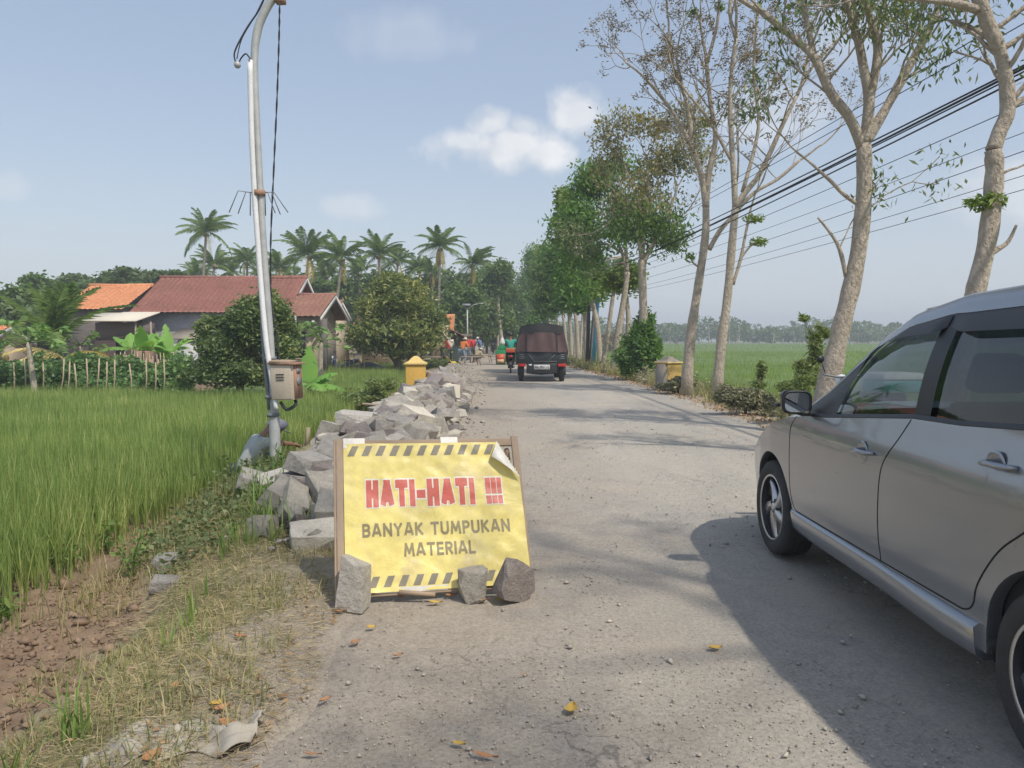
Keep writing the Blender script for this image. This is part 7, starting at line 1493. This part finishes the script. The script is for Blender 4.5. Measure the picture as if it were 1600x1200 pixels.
# distant wood beyond the right paddy
V0 = []; r = np.random.default_rng(400); mb = MB()
for i in range(230):
    px = r.uniform(860,1800); Y_ = r.uniform(232,300); x = (px-800)/1200*Y_; h_ = r.uniform(5.5,9.2)+1.2*math.sin(px*.035); rr3 = np.array([r.uniform(2.5,5),3,h_*.42]); m = 150
    V0.append(clump_pts((x,Y_,h_*.55-.4),rr3,m,r,.5)); mb.tube([(x,Y_-2,-.6),(x+r.uniform(-1,1),Y_-2,h_*.7)], .18, 4, cap=False)
V0 = np.concatenate(V0); V, Q = leaves(V0, r.uniform(.7,1.6,len(V0)), r.uniform(.5,1.0,len(V0)), r=r); mb.add(V, Q, m=1)
tag(mb.build('distant_wood', [BARK, LF_FAR]), 'hazy belt of woodland beyond the right paddy', 'woodland', kind='stuff')
V0 = []; mb = MB()
for i in range(60):
    Y_ = r.uniform(110,150); x = r.uniform(-110,-14); h_ = r.uniform(5,8.5); V0.append(clump_pts((x,Y_,h_*.5),np.array([r.uniform(2.5,4.5),2.5,h_*.45]),150,r,.5)); mb.tube([(x,Y_-2,-.3),(x,Y_-2,h_*.6)], .18, 4, cap=False)
V0 = np.concatenate(V0); V, Q = leaves(V0, r.uniform(.5,1.1,len(V0)), r.uniform(.3,.7,len(V0)), r=r); mb.add(V, Q, m=1)
tag(mb.build('village_wood', [BARK, LF_FAR]), 'hazy belt of woodland far behind the houses', 'woodland', kind='stuff')
# red-brown hedge strip far right of the poles
V0 = clump_pts((P(955,530,90).x,90,1.0),(4.6,1.2,1.3),2600,r,.2); V, Q = leaves(V0, r.uniform(.2,.4,len(V0)), r.uniform(.08,.15,len(V0)), r=r); tag(mesh('maize_patch', V, [Q], SEED), 'reddish dry crop patch behind the utility poles', 'crop', kind='stuff')
# ------------------------------------------------------------------ utility poles and wires
def upole(label, px, pyb, Y, pyt, r_, mat, dx=0):
    b = P(px,pyb,Y); b.z = float(H(b.x,Y)); t = thing('utility_pole', label, 'pole', tuple(b)); mb = MB(); tp = P(px+dx,pyt,Y)-b; mb.tube([(0,0,-.2),tp], [r_,r_*.8], 12); mb.build('shaft', mat, t, smooth=True)
    mb = MB(); mb.box((-.5,-.04,-.04),(.5,.04,.04), T3(tp.x,tp.y,tp.z-.3)); mb.build('crossarm', GALV_D, t); return t
DKP = pm('dark_pole', (.06,.06,.065), (.09,.09,.09), 5, .7, .1); BLP = pm('sky_blue_pole', (.1,.38,.6), (.08,.32,.52), 5, .5, .1)
upole('slender black utility pole left of the blue one',917,572,40,360,.10,DKP,7); upole('thick dark concrete pole touching the blue one',923,572,41,395,.16,DKP,14); t = upole('sky blue steel pole right of the dark poles',926,572,39.5,400,.11,BLP,13)
def wire(a, y1, Ye=8.2, sag=.35, r_=.012, label='', px1=1640):
    r_ *= .72; p0 = P(*a); p1 = P(px1, y1, Ye); p1.z += 4*sag*.229; d = (p1-p0); p2 = p1+d*.55; pts = [p0+(p2-p0)*f+Vector((0,0,-4*sag*f*(1-f))) for f in np.linspace(0,1,25)]
    mb = MB(); b = Vector(p0); mb.tube([q-b for q in pts], r_, 5); o = mb.build('power_line', CABLE); o.location = b; return tag(o, label, 'overhead wire', 'overhead wires on the right')
for a, y1, sg, rr_, lb in (((925,425,40),82,.35,.017,'upper strand of the thick bundle of black overhead cables'),((925,430,40),86,.45,.022,'thickest black overhead cable of the bundle'),((925,432,40),92,.38,.014,'middle strand of the black cable bundle'),((925,436,40),100,.5,.017,'lower sagging strand of the black cable bundle'),
                      ((925,400,40),-8,.3,.009,'topmost thin wire crossing the bent right tree'),((925,404,40),14,.3,.009,'second thin wire just under the topmost'),((925,440,40),145,.4,.008,'thin wire under the cable bundle'),((925,444,40),192,.4,.006,'faint thin wire halfway below the bundle'),((925,455,40),222,.4,.007,'third thin wire below the bundle'),((925,462,40),262,.4,.006,'second lowest thin wire'),((925,466,40),285,.4,.006,'lowest thin wire over the right paddy')):
    wire(a, y1, 8.2, sg, rr_, lb)
# ------------------------------------------------------------------ haze
HAZE_D = .0017
mb = MB(); mb.box((-760,-120,-3),(760,960,26)); hz, t_, p_ = newmat('haze_air'); t_.nodes.remove(p_)
v_ = nnode(t_,'ShaderNodeVolumePrincipled'); v_.inputs['Color'].default_value = (.86,.92,1,1); v_.inputs['Density'].default_value = HAZE_D; v_.inputs['Anisotropy'].default_value = 0; t_.links.new(v_.outputs[0], t_.nodes['Material Output'].inputs['Volume'])
o = mb.build('haze', hz); tag(o, None, None, kind='stuff')
